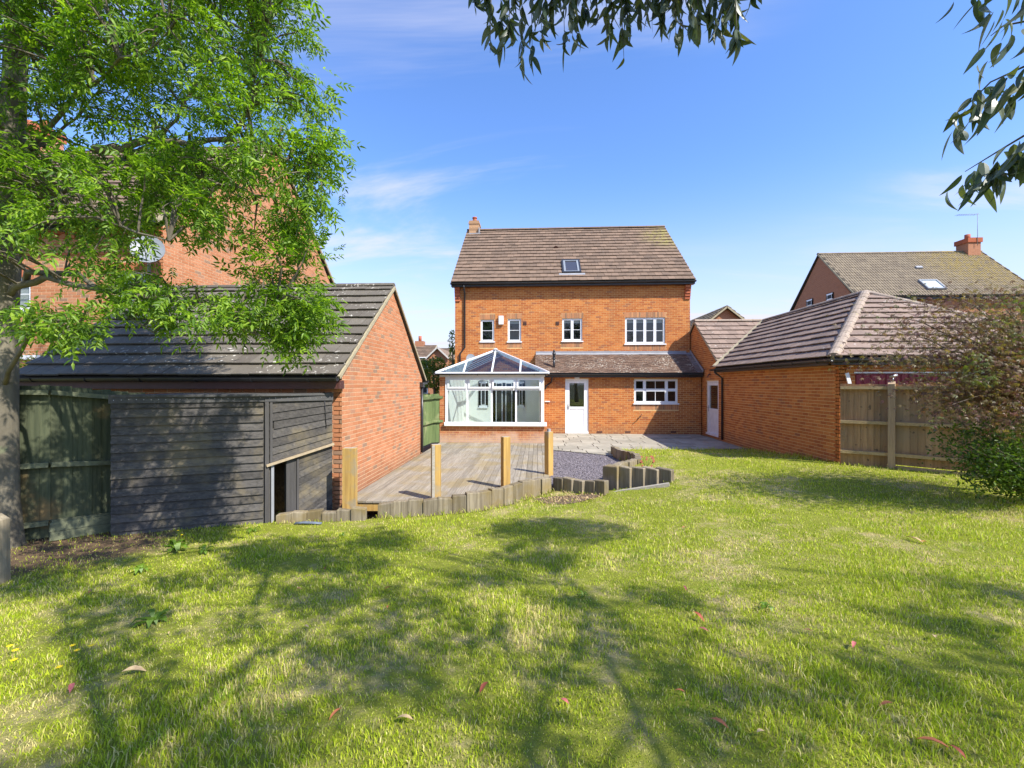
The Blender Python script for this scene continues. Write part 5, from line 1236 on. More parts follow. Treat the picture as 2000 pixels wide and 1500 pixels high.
# ================================================================ DECK POSTS
for (pxc, d, ztop, ang, wq, dq, lab, mt) in ((683.5, 7.28, .93, .0, .205, .11, 'golden oak upright post at the garage corner end of the deck', M_post_y), (851.5, 7.66, .935, .35, .15, .13, 'half grey oak post with weathered left face standing second along the deck edge', M_post_y),
        (987.5, 8.55, .96, .45, .14, .13, 'golden oak post standing in the middle of the deck edge', M_post_y), (1072, 9.86, .92, .6, .13, .14, 'farthest golden oak post where deck meets gravel', M_post_y)):
    c = at(pxc, 750, d); po = thing('oak_post', lab, 'post', (c.x, c.y, -.3), 'oak posts along the deck edge')
    Mx = Matrix.Translation((c.x, c.y, 0)) @ Matrix.Rotation(THETA+ang, 4, 'Z')
    mb = MB(); q = [(-wq/2, -dq/2), (wq/2, -dq/2), (wq/2, dq/2), (-wq/2, dq/2)]
    vs = [Mx @ Vector((p[0], p[1], -.45)) for p in q]+[Mx @ Vector((p[0], p[1], ztop-.008)) for p in q]+[Mx @ Vector((p[0]*.92, p[1]*.9, ztop)) for p in q]
    mb.add(vs, [(k_, (k_+1) % 4, 4+(k_+1) % 4, 4+k_) for k_ in range(4)]+[(4+k_, 4+(k_+1) % 4, 8+(k_+1) % 4, 8+k_) for k_ in range(4)]); mb.build('shaft', mt, po)
    mb = MB(); mb.add([Mx @ Vector((p[0]*.92, p[1]*.9, ztop+.0005)) for p in q], [(0, 1, 2, 3)]); mb.build('top_grain', M_sleeper_top, po)
    if pxc == 1072: mb = MB(); mb.box(-.03, .03, -.03, .03, ztop+.001, ztop+.06, Mx); mb.build('cap', M_lead, po)
    if pxc == 851.5: mb = MB(); mb.box(-wq/2-.002, -wq/2+.045, -dq/2-.002, -dq/2+.06, -.3, ztop-.01, Mx); mb.build('grey_edge', M_sleeper_top, po)

# ================================================================ FENCES
def board_fence(root, A, B, zt, zb, bw, mat, rmat, rails, side=1, post_at=(), gravel=0, pmat=None, th=.014, rail_sz=(.07, .06)):
    """A,B world xy; zt,zb tuples at A and B; boards behind the rails"""
    A = Vector(A); B = Vector(B); d = (B-A); L = d.length; d.normalize(); n = Vector((d.y, -d.x))*side; k = int(L/bw)+1; bw = L/k
    for i in range(k):
        f0 = i/k; f1 = (i+1)/k; a = A+d*L*f0; b = A+d*L*f1; z0 = zb[0]+(zb[1]-zb[0])*f0+gravel; z1 = zt[0]+(zt[1]-zt[0])*f0+random.uniform(-.01, .01)
        off = n*.0; o2 = n*.010
        mb = MB(); p = [a-n*.002, b+d*.012+n*.011, b+d*.012-n*th+n*.011, a-n*(th+.006)]
        mb.hexa([(q.x, q.y, z0) for q in p]+[(q.x, q.y, z1) for q in p]); mb.build('board', mat, root)
    for rz_ in rails:
        a = A+n*(.012+rail_sz[0]/2); b = B+n*(.012+rail_sz[0]/2); za = zb[0]+(zt[0]-zb[0])*rz_; zq = zb[1]+(zt[1]-zb[1])*rz_
        mb = MB(); mb.beam((a.x, a.y, za), (b.x, b.y, zq), rail_sz[0], rail_sz[1]); mb.build('rail', rmat, root)
    if gravel:
        a = A+n*.01; b = B+n*.01; mb = MB(); mb.beam((a.x, a.y, zb[0]+gravel/2-.02), (b.x, b.y, zb[1]+gravel/2-.02), .03, gravel); mb.build('gravel_board', rmat, root)
    for f, hgt in post_at:
        p = A+d*L*f+n*.05; zz = zb[0]+(zb[1]-zb[0])*f; Mx = Matrix.Translation((p.x, p.y, 0)) @ Matrix.Rotation(math.atan2(d.y, d.x), 4, 'Z')
        mb = MB(); z1 = zt[0]+(zt[1]-zt[0])*f+hgt; mb.hexa([Mx @ Vector(q) for q in ((-.055, -.055, zz-.2), (.055, -.055, zz-.2), (.055, .055, zz-.2), (-.055, .055, zz-.2), (-.055, -.055, z1-.05), (.055, -.055, z1-.05), (.055, .055, z1), (-.055, .055, z1))]); mb.build('post', pmat or rmat, root)
f1 = thing('board_fence', 'green stained close board fence behind the ash trunk and shed', 'fence', tuple(cw(-6.2, 6.2)))
A = cw(-8.6, 3.9).to_2d(); B1 = cw(-6.05, 5.95).to_2d(); B = cw(-5.45, 7.05).to_2d()
board_fence(f1, B1, B, (1.93, 1.77), (-.05, -.16), .105, M_fence_g, M_rail_g, (.955, .48, .10), 1)
board_fence(f1, A, B1, (2.0, 1.93), (.0, -.05), .105, M_fence_g, M_rail_g, (.955, .48, .10), 1)
a, b = B1, B
for k in range(2): mb = MB(); mb.beam((a.x+.06, a.y-.05, -.03+.12*k), (b.x+.06, b.y-.05, -.13+.12*k), .03, .115); mb.build('gravel_board', M_rail_g, f1)
f2 = thing('board_fence', 'bright green board fence panel filling the gap beside the conservatory', 'fence', (-3.2, 15.3, 0))
p0 = hz_(823, 879, 0); p1 = hz_(843.5, 864.5, 0); p2 = hz_(859, 863.5, 0)
board_fence(f2, (p0.x-.25, p0.y-.3), (p1.x, p1.y), (1.62, 1.60), (0, 0), .16, M_fence_lg, M_fence_lg, (.93, .44), 1, (), 0, rail_sz=(.06, .08))
board_fence(f2, (p1.x, p1.y), (p2.x+.1, p2.y), (1.62, 1.62), (0, 0), .13, M_fence_lg, M_fence_lg, (.93, .44), 1, (), 0, rail_sz=(.06, .08))
f3 = thing('board_fence', 'weathered brown close board fence running from the garage corner behind the maple', 'fence', tuple(cw(7.2, 9.2)))
FA = cw(6.80, 9.43).to_2d(); FB = cw(7.42, 9.02).to_2d(); FC = cw(9.4, 7.05).to_2d(); FD = cw(11.5, 4.9).to_2d()
board_fence(f3, FA, FB, (1.95, 1.95), (.27, .27), .115, M_fence_b, M_rail_b, (.955, .54, .175), 1, (), 0, M_post_b)
board_fence(f3, FB, FC, (1.95, 1.97), (.27, .27), .115, M_fence_b, M_rail_b, (.955, .54, .175), 1, ((0.03, .05), (.97, .04)), .10, M_post_b)
board_fence(f3, FC, FD, (1.97, 2.0), (.27, .30), .115, M_fence_b, M_rail_b, (.955, .54, .175), 1, ((.95, .04),), .10, M_post_b)
# small things over the fence
pb = thing('plank', 'pale plank leaning against the garage corner behind the fence', 'plank', (6.8, 9.7, 1.6))
a, b = at(1641, 728, 9.35), at(1657, 765, 9.3); a, b = Vector((6.45, 9.86, 2.18)), Vector((6.62, 9.86, 1.5)); mb = MB(); mb.beam(a, b, .02, .07); mb.build('plank', M_white_paint, pb)
fc = FB+(FC-FB)*.03; fl_ = thing('post_lamp', 'small silver lamp on top of the brown fence post', 'lamp', (fc.x, fc.y-.03, 2.0))
mb = MB(); mb.tube([(fc.x, fc.y-.03, 1.98), (fc.x, fc.y-.03, 2.08)], .012, 6); mb.build('stem', M_metal, fl_); mb = MB(); mb.tube([(fc.x-.06, fc.y-.03, 2.09), (fc.x+.06, fc.y-.05, 2.12)], [.018, .025], 8); mb.build('head', M_metal, fl_)
# short post at the left edge
c = cw(-5.02, 4.47); sp = thing('short_post', 'short pale timber post at the foot of the ash tree', 'post', (c.x, c.y, 0))
mb = MB(); Mx = Matrix.Translation((c.x, c.y, 0)); zt = CAMZ-255/889*4.47; mb.hexa([Mx @ Vector(q) for q in ((-.06, -.05, -.2), (.045, -.05, -.2), (.045, .05, -.2), (-.06, .05, -.2), (-.055, -.05, zt), (.035, -.05, zt-.05), (.035, .05, zt-.05), (-.055, .05, zt))]); mb.build('shaft', M_sleeper, sp)

# ================================================================ SHED
shed = thing('garden_shed', 'low charcoal painted timber shed with open doorway beside the garage', 'shed', tuple(cw(-4.7, 6.8)))
sA, sB, sC = cw(-5.545, 6.30), cw(-3.785, 7.0), cw(-2.995, 7.60)
sB = sB.to_2d(); sA = sA.to_2d(); sC = Vector((-3.42, 7.44))
def face(A_, B_):
    A_ = Vector((A_[0], A_[1], 0)); B_ = Vector((B_[0], B_[1], 0)); U = (B_-A_).normalized(); return A_, U, Vector((U.y, -U.x, 0)), (B_-A_).length
A3, U3, N3, L3 = face(sA, sB); B3, U4, N4, L4 = face(sB, sC)
STOP = 1.745
def board(parent, Pp, U, N, x0, x1, z0a, z0b, z1a, z1b, mat, pt=.022, pb=.004, base=0, name='board'):
    """a feather-edged board: lower edge proud; a/b = left/right heights"""
    f = lambda x, z, h: Pp+U*x+Vector((0, 0, z))+N*(h+base)
    mb = MB(); mb.hexa([f(x0, z0a, 0), f(x1, z0b, 0), f(x1, z0b, pt), f(x0, z0a, pt), f(x0, z1a, 0), f(x1, z1b, 0), f(x1, z1b, pb), f(x0, z1a, pb)][0:8]); mb.build(name, mat, parent)
z = -.22; k = 0
while z < STOP-.02:
    z1 = min(z+.122, STOP); j = random.uniform(-.003, .003); board(shed, A3, U3, N3, 0, L3-.03, z+j, z-j+.0, z1+.012, z1+.012, M_shed, .034); z = z1; k += 1
# panels behind
mb = MB(); mb.prism([A3+Vector((0, 0, -.3)), A3+U3*L3+Vector((0, 0, -.3)), A3+U3*L3+Vector((0, 0, STOP)), A3+Vector((0, 0, STOP))], -N3, .05)
mb.prism([A3+N3*-.051+Vector((0, 0, -.3)), A3-N3*.1+Vector((0, 0, STOP)), Vector((-6.0, 7.46, STOP)), Vector((-6.0, 7.46, -.3))], U3, .04); mb.build('wall_panel', M_shed_d, shed)
mb = MB(); tp = [A3+N3*.05, B3+N3*.05+N4*.05, Vector((sC.x, sC.y, 0))+N4*.05, Vector((sC.x, 7.47, 0)), Vector((-6.05, 7.47, 0))]
mb.prism([Vector((p.x, p.y, STOP+.02)) for p in tp], (0, 0, 1), .03); ro = mb.build('roof', M_felt, shed)
nl = MB(); st_ = MB()
for (Pp, U, N, L, base) in ((A3, U3, N3, L3+.02, .03), (B3, U4, N4, L4+.0, .035)):
    f = lambda x, zq, h: Pp+U*x+Vector((0, 0, zq))+N*(h+base)
    st_.hexa([f(-.02, STOP-.065, 0), f(L, STOP-.065, 0), f(L, STOP-.065, .012), f(-.02, STOP-.065, .012), f(-.02, STOP+.055, 0), f(L, STOP+.055, 0), f(L, STOP+.055, .010), f(-.02, STOP+.055, .010)])
    for i in range(int(L/.085)):
        c = f(.04+i*.085, STOP-.015+random.uniform(-.01, .01), .016); nl.add([c+U*.006, c+Vector((0, 0, .006)), c-U*.006, c-Vector((0, 0, .006))], [(0, 1, 2, 3)])
st_.build('felt_edge', M_felt, ro); nl.build('felt_nail', M_metal, ro, 'stuff')
# face B-C described through the photograph's heights on its own plane
def q4(px, py): h = hp(px, py, B3, N4); return (h-B3).dot(U4), h.z
def jamb(x0, x1, z0, z1, base, t, mat=M_shed_d, name='post', z1b=None):
    f = lambda x, zq, h: B3+U4*x+Vector((0, 0, zq))+N4*(h+base)
    mb = MB(); zr = z1 if z1b is None else z1b; mb.hexa([f(x0, z0, 0), f(x1, z0, 0), f(x1, z0, t), f(x0, z0, t), f(x0, z1, 0), f(x1, zr, 0), f(x1, zr, t), f(x0, z1, t)]); mb.build(name, mat, shed)
xb = lambda px: q4(px, 850)[0]
jamb(-.02, .035, -.28, STOP-.07, .0, .045)                                   # corner post
jamb(xb(526.5), xb(531.5), q4(529, 903)[1], STOP-.07, .0, .035)
zq = STOP-.07
ys = [782, 792, 808, 824, 840, 856, 872, 888, 905, 925, 945, 965, 985, 1005]
for i in range(len(ys)-1):                                                    # narrow strip of short boards by the corner
    z1_, z0_ = q4(523, ys[i])[1], q4(523, ys[i+1])[1]; board(shed, B3, U4, N4, .036, xb(526), z0_, z0_, z1_, z1_, M_shed, .016, .004)
L_, R_ = xb(532), L4-.01
left_y = [775, 787, 806, 822, 838, 856, 873, 888, 902]; right_y = [767, 777, 790, 804, 816, 828, 842, 853, 864]
for i in range(8):
    zl0, zl1 = q4(532, left_y[i+1])[1], q4(532, left_y[i])[1]; zr0, zr1 = q4(649, right_y[i+1])[1], q4(649, right_y[i])[1]
    board(shed, B3, U4, N4, L_+(.02 if i == 3 else 0), R_, zl0, zr0, zl1+.01, zr1+.01, M_shed, .024, .004, .004)
za, zb2 = q4(520, 909)[1], q4(654, 866)[1]
f = lambda x, zz, h: B3+U4*x+Vector((0, 0, zz))+N4*h
mb = MB(); mb.beam(f(xb(519), za, .05), f(L4+.01, zb2, .05), .05, .035); mb.build('sloping_rail', M_raw, shed)
dl, dr = xb(536), xb(577)
jamb(xb(529), xb(534.5), -.28, q4(531, 906)[1], .0, .03, M_lead)                   # door jamb
x0p = xb(579)
zt0, zt1 = q4(579, 893)[1], q4(650, 871)[1]
zb0, zb1 = -.20, -.22
nb = 9
for i in range(nb+3):                                                        # lower panel: boards sloping up to the garage
    la = zt0-.118*i; ra = zt1+0-.088*i
    lo_l, lo_r = la-.118, ra-.088
    board(shed, B3, U4, N4, x0p, R_, max(lo_l, -.25), max(lo_r, -.25), max(la, -.25)+.005, max(ra, -.25)+.005, M_shed, .014, .004, .002) if la > -.25 or ra > -.25 else None
jamb(xb(559), x0p-.003, -.25, q4(560, 898)[1], -.12, .125, M_shed_d, 'open_door', q4(578, 893)[1])
jamb(x0p, x0p+.03, -.25, zt0, .016, .012, M_shed_d, 'trim')
mb = MB(); mb.prism([f(x0p, -.3, -.003), f(L4, -.3, -.003), f(L4, zt1, -.003), f(x0p, zt0, -.003)], -N4, .02); mb.prism([f(L_-.07, q4(532, 902)[1], -.003), f(L4, zt1, -.003), f(L4, STOP, -.003), f(L_-.07, STOP, -.003)], -N4, .02)
mb.prism([f(0, -.3, -.003), f(xb(534), -.3, -.003), f(xb(534), STOP, -.003), f(0, STOP, -.003)], -N4, .02); mb.build('wall_panel', M_shed_d, shed)
mb = MB(); mb.box(-5.9, -3.45, 7.455, 7.475, -.4, 1.7); mb.build('shade_panel', M_soil, shed)  # added dark brown sheet hiding the sunlit brick, imitates shade inside the doorway
mb = MB(); c0 = q4(630, 768); mb.tube([f(xb(632), q4(632, 764)[1], .03), f(xb(634), q4(633, 800)[1], .034), f(xb(636), q4(636, 835)[1], .034)], .006, 5); mb.build('cord', M_black, shed)
hs = thing('hose_bundle', 'flattened grey blue hose lying on the grass by the low sleepers', 'hose', tuple(hz_(603, 1022, -.17)))
c = hz_(603, 1023, -.17)
mb = MB()
for i in range(3): mb.tube([c+Vector((-.20, -.02*i, .012)), c+Vector((-.07, .01-.02*i, .022)), c+Vector((.08, -.02*i, .02)), c+Vector((.20, .01-.015*i, .012))], .014, 6)
mb.build('hose', M_hose, hs)
# ================================================================ TREES
def rot_to(dirs, rolls):
    """rotation matrices taking +X to dirs, rolled"""
    d = dirs/np.linalg.norm(dirs, axis=1)[:, None]; up = np.tile([0., 0., 1.], (len(d), 1)); s = np.cross(up, d); nn = np.linalg.norm(s, axis=1); s[nn < .05] = [0, 1, 0]; s /= np.linalg.norm(s, axis=1)[:, None]
    u = np.cross(d, s); c, sn = np.cos(rolls)[:, None], np.sin(rolls)[:, None]
    s2 = s*c+u*sn; u2 = -s*sn+u*c
    return np.stack([d, s2, u2], axis=2)
def place_leaves(name, parent, mat, tmplV, tmplF, pos, dirs, size, roll=None, n_single=300, single_name='leaf'):
    n = len(pos); roll = rng.normal(0, .6, n) if roll is None else roll
    Rm = rot_to(dirs, roll); s = np.broadcast_to(size, (n,)) if np.ndim(size) else np.full(n, size)*rng.uniform(.7, 1.25, n)
    # score for single parts
    sc_ = np.zeros(n)
    for i in range(n):
        q = proj(pos[i])
        if q and -10 < q[0] < 2010 and -10 < q[1] < 1510: sc_[i] = s[i]/q[2]
    order = np.argsort(-sc_); single = order[:n_single] if n_single else []; single = [i for i in single if sc_[i] > 0]
    me = bpy.data.meshes.new(single_name); me.from_pydata([tuple(v) for v in tmplV], [], [tuple(f) for f in tmplF]); me.materials.append(mat)
    for i in single:
        M4 = Matrix(Rm[i].tolist()).to_4x4(); M4 = Matrix.Translation(pos[i].tolist()) @ M4 @ Matrix.Scale(float(s[i]), 4); child(single_name, me, parent, mat4=M4)
    mask = np.ones(n, bool); mask[single] = False
    P_, R_, S_ = pos[mask], Rm[mask], s[mask]; m = len(P_)
    V = np.einsum('nij,kj->nki', R_, tmplV)*S_[:, None, None]+P_[:, None, :]
    K = len(tmplV); Fl = [f for f in tmplF]; k3_ = [f for f in Fl if len(f) == 3]; k4_ = [f for f in Fl if len(f) == 4]; Fs = []
    for g_ in (k3_, k4_):
        if g_: Fs.append((np.arange(m)[:, None, None]*K+np.array(g_)).reshape(-1, len(g_[0])))
    o = child(name, npmesh(name, V.reshape(-1, 3), Fs, mat), parent); o['kind'] = 'stuff'
    return o
def leaflet(L, Wd, fold=.12, n=1, curl=.08):       # along +X, two halves folded on the midrib
    return [(0, 0, 0), (L*.32, Wd*.5, fold*Wd), (L*.72, Wd*.36, fold*Wd*.5-L*curl*.5), (L, 0, -L*curl*1.6), (L*.72, -Wd*.36, fold*Wd*.5-L*curl*.5), (L*.32, -Wd*.5, fold*Wd), (L*.5, 0, -L*curl*.2)], [(0, 6, 2, 1), (6, 3, 2), (0, 5, 4, 6), (6, 4, 3)]
def ash_leaf(seed):
    V = []; F = []; q = random.Random(seed); Ln = q.uniform(.20, .27); drp = q.uniform(.15, .55); bend = q.uniform(-.25, .25); k = q.choice([3, 4, 4, 5])
    stops = [.22+.62*i/(k-1) for i in range(k)]
    items = [(s_, sd) for s_ in stops for sd in (-1, 1)]+[(.95, 0)]
    for (s_, sd) in items:
        l = q.uniform(.060, .092); lv, lf = leaflet(l, l*q.uniform(.27, .36), q.uniform(.05, .5), 1, q.uniform(-.02, .2)); lf = [f for f in lf]
        s2 = s_+q.uniform(-.02, .02); x = s2*Ln; z = -drp*.3*s2*s2*Ln*2; yb = bend*s2*s2*Ln; an = sd*R(q.uniform(38, 72))+bend*s2; b = len(V); dr = q.uniform(-.6, .15)
        for (a, w_, h) in lv:
            V.append((x+a*math.cos(an)-w_*math.sin(an), yb+a*math.sin(an)+w_*math.cos(an), z+h+dr*a))
        F += [tuple(b+i_ for i_ in f) for f in lf]
    b = len(V); V += [(0, -.0015, 0), (0, .0015, 0), (Ln, bend*Ln+.001, -drp*.6*Ln), (Ln, bend*Ln-.001, -drp*.6*Ln)]; F.append((b, b+1, b+2, b+3))
    return np.array(V), F
ASHT = [ash_leaf(s_) for s_ in range(6)]

# ---- ash tree on the left
ash = thing('ash_tree', 'big ash tree with pale trunk and bright green feathery leaves over the shed', 'tree', tuple(cw(-6.05, 5.6, -.05)))
def P3(px, py, d): return at(px, py, d)
TR = [cw(-6.35, 5.6, -.35), cw(-6.33, 5.6, .0), cw(-6.30, 5.6, .5), cw(-6.28, 5.6, 1.4), cw(-6.25, 5.6, 2.4), cw(-6.2, 5.6, 3.4), cw(-6.15, 5.55, 4.6), cw(-6.05, 5.5, 6.0), cw(-5.9, 5.4, 7.6), cw(-5.7, 5.3, 9.2)]
mb = MB(); mb.tube([Vector(p) for p in TR], [.33, .235, .175, .15, .13, .10, .085, .07, .05, .02], 20); 
# buttress flare and a second stem
mb.tube([cw(-6.5, 5.7, -.3), cw(-6.46, 5.72, .6), cw(-6.45, 5.75, 1.8), cw(-6.5, 5.9, 3.4), cw(-6.6, 6.1, 5.4), cw(-6.6, 6.2, 7.4)], [.2, .14, .12, .10, .07, .03], 12); mb.build('trunk', M_bark, ash)
limbs = [[cw(-6.2, 5.6, 3.0), P3(60, 530, 5.5), P3(150, 536, 5.3), P3(215, 580, 5.1), P3(245, 612, 4.95), P3(300, 650, 4.8)],
         [cw(-6.2, 5.6, 3.1), P3(90, 540, 5.4), P3(175, 560, 5.0), P3(300, 585, 4.7), P3(420, 600, 4.6), P3(540, 610, 4.6)],
         [cw(-6.2, 5.6, 3.6), P3(60, 425, 5.6), P3(110, 385, 5.6), P3(165, 350, 5.5), P3(235, 312, 5.4), P3(290, 286, 5.3), P3(345, 235, 5.2), P3(400, 150, 5.2), P3(430, 40, 5.3)],
         [P3(235, 312, 5.4), P3(300, 330, 5.0), P3(400, 345, 4.8), P3(500, 380, 4.8), P3(590, 400, 4.9)],
         [cw(-6.15, 5.58, 4.2), P3(60, 292, 5.8), P3(110, 262, 6.0), P3(170, 210, 6.2), P3(220, 130, 6.4)],
         [P3(185, 290, 5.0), P3(240, 288, 4.9), P3(300, 272, 4.8), P3(370, 283, 4.8), P3(440, 272, 4.8), P3(475, 235, 4.8), P3(500, 150, 4.9), P3(520, 60, 5.0)],
         [P3(440, 272, 4.8), P3(480, 278, 4.6), P3(540, 300, 4.6), P3(600, 350, 4.7)],
         [cw(-6.05, 5.5, 5.8), P3(120, 40, 5.6), P3(300, -60, 5.4), P3(450, -120, 5.3)],
         [cw(-6.05, 5.5, 6.2), cw(-5.2, 4.9, 7.0), cw(-4.4, 4.6, 7.8)], [cw(-6.1, 5.5, 5.0), cw(-6.6, 4.6, 5.8), cw(-7.0, 3.8, 6.4)], [cw(-6.1, 5.5, 5.0), cw(-7.0, 6.0, 6.0), cw(-8.0, 6.4, 6.8)],
         [P3(110, 385, 5.6), P3(160, 420, 4.9), P3(240, 440, 4.3), P3(330, 470, 4.1)], [cw(-6.25, 5.6, 1.9), P3(60, 640, 5.0), P3(110, 650, 4.5), P3(150, 660, 4.2)],
         [P3(60, 292, 5.8), P3(150, 180, 4.9), P3(240, 120, 4.3), P3(330, 60, 4.0)], [P3(420, 600, 4.6), P3(480, 640, 4.6), P3(560, 690, 4.6)]]
segs = []
for L in limbs:
    L = [Vector(p) for p in L]; r0 = .045 if len(L) > 5 else .032
    mb = MB(); pts = []
    for i in range(len(L)-1):
        for k in range(3):
            f = k/3; pts.append(L[i].lerp(L[i+1], f)+Vector((random.uniform(-.03, .03), random.uniform(-.03, .03), random.uniform(-.03, .03)))*(1 if (i or k) else 0))
    pts.append(L[-1]); n = len(pts); mb.tube(pts, [r0*(1-.85*i/(n-1)) for i in range(n)], 7); mb.build('branch', M_bark, ash); segs += pts[1:]
SG = np.array([tuple(p) for p in segs]+[tuple(p) for p in TR[5:]])
def Rb(y):
    return np.interp(y, [-900, -500, -100, 0, 50, 100, 150, 250, 300, 340, 400, 450, 500, 520, 560], [380, 560, 620, 575, 570, 545, 610, 620, 640, 610, 610, 575, 560, 500, 380])
holes = [(15, 110, 28, 60), (130, 245, 55, 40), (365, 245, 40, 26), (20, 250, 20, 40), (430, 520, 95, 55), (95, 520, 50, 55), (345, 490, 40, 30), (75, 660, 20, 25), (300, 545, 60, 26)]
lobes = [((120, 620), (85, 22), 8, (3.9, 4.8)), ((150, 650), (50, 10), 2, (4.0, 4.6)), ((330, 585), (90, 35), 9, (4.2, 5.4)), ((430, 615), (110, 30), 14, (4.2, 5.4)), ((555, 590), (75, 35), 12, (4.3, 5.2)), ((575, 660), (28, 24), 7, (4.4, 4.9)),
         ((610, 600), (35, 30), 6, (4.5, 5.0)), ((590, 480), (35, 40), 5, (4.5, 5.0)), ((600, 340), (45, 90), 15, (4.4, 5.6)), ((250, 560), (70, 40), 8, (4.0, 5.2)), ((560, 480), (60, 40), 6, (4.6, 5.2)), ((535, 545), (60, 30), 6, (4.6, 5.4)), ((620, 200), (25, 50), 4, (4.8, 5.4)), ((590, 60), (15, 50), 3, (4.8, 5.4))]
cl = []
while len(cl) < 950:
    y = random.uniform(-760, 530); x = random.uniform(-260, 640); d = random.uniform(3.9, 7.2)
    if x > Rb(y)-12*random.random()-(d-5)**2*14: continue
    if y > -60 and any(((x-h[0])/h[2])**2+((y-h[1])/h[3])**2 < 1 and random.random() < .96 for h in holes): continue
    if y > 380 and x > 260 and random.random() < .25: continue
    p = P3(x, y, d)
    if p.z > 9.8: continue
    cl.append(p)
for (c, r_, n, (da, db)) in lobes:
    for _ in range(n):
        a_ = random.uniform(0, 6.28); q = math.sqrt(random.random()); cl.append(P3(c[0]+r_[0]*q*math.cos(a_), c[1]+r_[1]*q*math.sin(a_), random.uniform(da, db)))
tw = MB(); lp = []; ld = []
TC = Vector(cw(-6.1, 5.5, 3.5))
for c in cl:
    j = int(np.argmin(np.linalg.norm(SG-np.array(tuple(c)), axis=1)+np.maximum(0, SG[:, 2]-c.z)*.3)); s = Vector(SG[j]); mid = s.lerp(c, .5)+Vector((random.uniform(-.1, .1), random.uniform(-.1, .1), .12))
    L = (c-s).length
    if L < 2.6: tw.tube([s, s.lerp(mid, .5)+Vector((0, 0, .04)), mid, mid.lerp(c, .5)+Vector((0, 0, .03)), c], [.014, .012, .009, .006, .003], 4, cap=False)
    out = (c-mid).normalized() if L > .05 else Vector((1, 0, 0))
    big = 17
    for _ in range(big):
        f = random.uniform(-.25, 1); base = mid.lerp(c, .45+.55*max(0, f))+Vector((random.gauss(0, .10), random.gauss(0, .10), random.gauss(0, .08)))
        dr = (out*.7+Vector((random.gauss(0, .7), random.gauss(0, .7), random.gauss(-.15, .35)))).normalized(); lp.append(tuple(base)); ld.append(tuple(dr))
tw.build('twigs', M_twig, ash, 'stuff')
# small leafy inner filling
lp = np.array(lp); ld = np.array(ld)
for k_ in range(6):
    m_ = np.arange(len(lp)) % 6 == k_
    place_leaves('foliage', ash, M_ash, *ASHT[k_], lp[m_], ld[m_], np.array(rng.uniform(.5, 1.0, m_.sum())), n_single=50, single_name='compound_leaf')
print('ash leaves', len(lp))

# ---- gum tree: trunk behind the viewpoint, sprays hanging into the top of the picture
gum = thing('gum_tree', 'gum tree whose drooping grey green leaves hang in from the top edge', 'tree', tuple(cw(3.2, -2.6, .35)))
GT = [cw(3.2, -2.6, .2), cw(3.15, -2.5, 1.5), cw(3.0, -2.3, 3.0), cw(2.9, -2.0, 4.6), cw(2.7, -1.7, 6.2), cw(2.4, -1.4, 7.8)]
mb = MB(); mb.tube(GT, [.20, .15, .12, .09, .06, .02], 14); mb.build('trunk', M_bark2, gum)
GV_, GF_ = leaflet(.115, .040, .15, 1, .12); GV_ = np.array(GV_); GV_[:, 1] += .10*GV_[:, 0]*(1-GV_[:, 0]/.115)*3

def gum_leaf(L, W_, side, curl, fold):
    V = []; F = []; n = 8
    for i in range(n+1):
        f = i/n; hw = W_*.5*math.sin(math.pi*min(1, f**.8))**.8*(1-.25*f) if 0 < i < n else .0004
        yc = side*L*f*f; zc = -curl*L*f*f
        V += [(L*f, yc-hw, zc+fold*hw), (L*f, yc, zc), (L*f, yc+hw, zc+fold*hw)]
    for i in range(n):
        a = 3*i; F += [(a, a+3, a+4, a+1), (a+1, a+4, a+5, a+2)]
    return np.array(V), F
GVF = [gum_leaf(.115, .040, .10, .1, .3), gum_leaf(.10, .030, .35, .3, .6), gum_leaf(.125, .034, -.25, .15, .2), gum_leaf(.09, .040, .05, .4, .5)]
GV2, GF2 = leaflet(.10, .024, .3, 1, .3); GV2 = np.array(GV2); GV2[:, 1] += .5*GV2[:, 0]**2/.1
# hanging sprays: (px, tip y, depth)
sprays = []
def add_spray(px, y0, y1, d, drift=0): sprays.append((P3(px+drift*.3, y0, d), P3(px+drift*.6, (y0+y1)*.5, d), P3(px+drift, y1, d)))
for px, yt, d in ((930, 30, 2.7), (945, 70, 2.6), (962, 118, 2.5), (975, 105, 2.7), (992, 75, 2.4), (1006, 100, 2.8), (1020, 148, 2.5), (1036, 128, 2.6), (1048, 95, 2.4), (1060, 60, 2.7), (1082, 55, 2.8), (1095, 108, 2.5), (1110, 85, 2.4), (1125, 92, 2.6), (1140, 40, 2.7), (1160, 60, 2.5), (1178, 90, 2.6), (1192, 75, 2.4), (1207, 130, 2.5), (1222, 100, 2.6), (1240, 50, 2.5), (1256, 45, 2.4), (1275, 35, 2.5), (1290, 75, 2.5), (1312, 98, 2.4), (1330, 75, 2.5), (1345, 70, 2.3), (1362, 65, 2.4), (1380, 60, 2.5), (1397, 88, 2.3), (1415, 95, 2.3), (1432, 105, 2.2), (1440, 85, 2.3), (1425, 25, 2.3), (1468, 12, 2.3), (1000, 20, 2.5), (1150, 15, 2.4), (1080, 15, 2.6), (1220, 30, 2.6), (1310, 20, 2.4), (1370, 15, 2.5)):
    add_spray(px, -70-random.random()*40, yt-15, d, random.uniform(-8, 12))
rights = [([(2080, 90), (2000, 130), (1935, 160), (1880, 215)], 1.5, 62), ([(2100, 220), (2000, 265), (1950, 295), (1885, 335)], 1.5, 70), ([(2060, -40), (1990, -30), (1940, -40), (1890, -40)], 1.5, 46), ([(2080, 30), (2010, 40), (1960, 50), (1935, 70)], 1.5, 14)]
gl = []; gd_ = []; tws = MB()
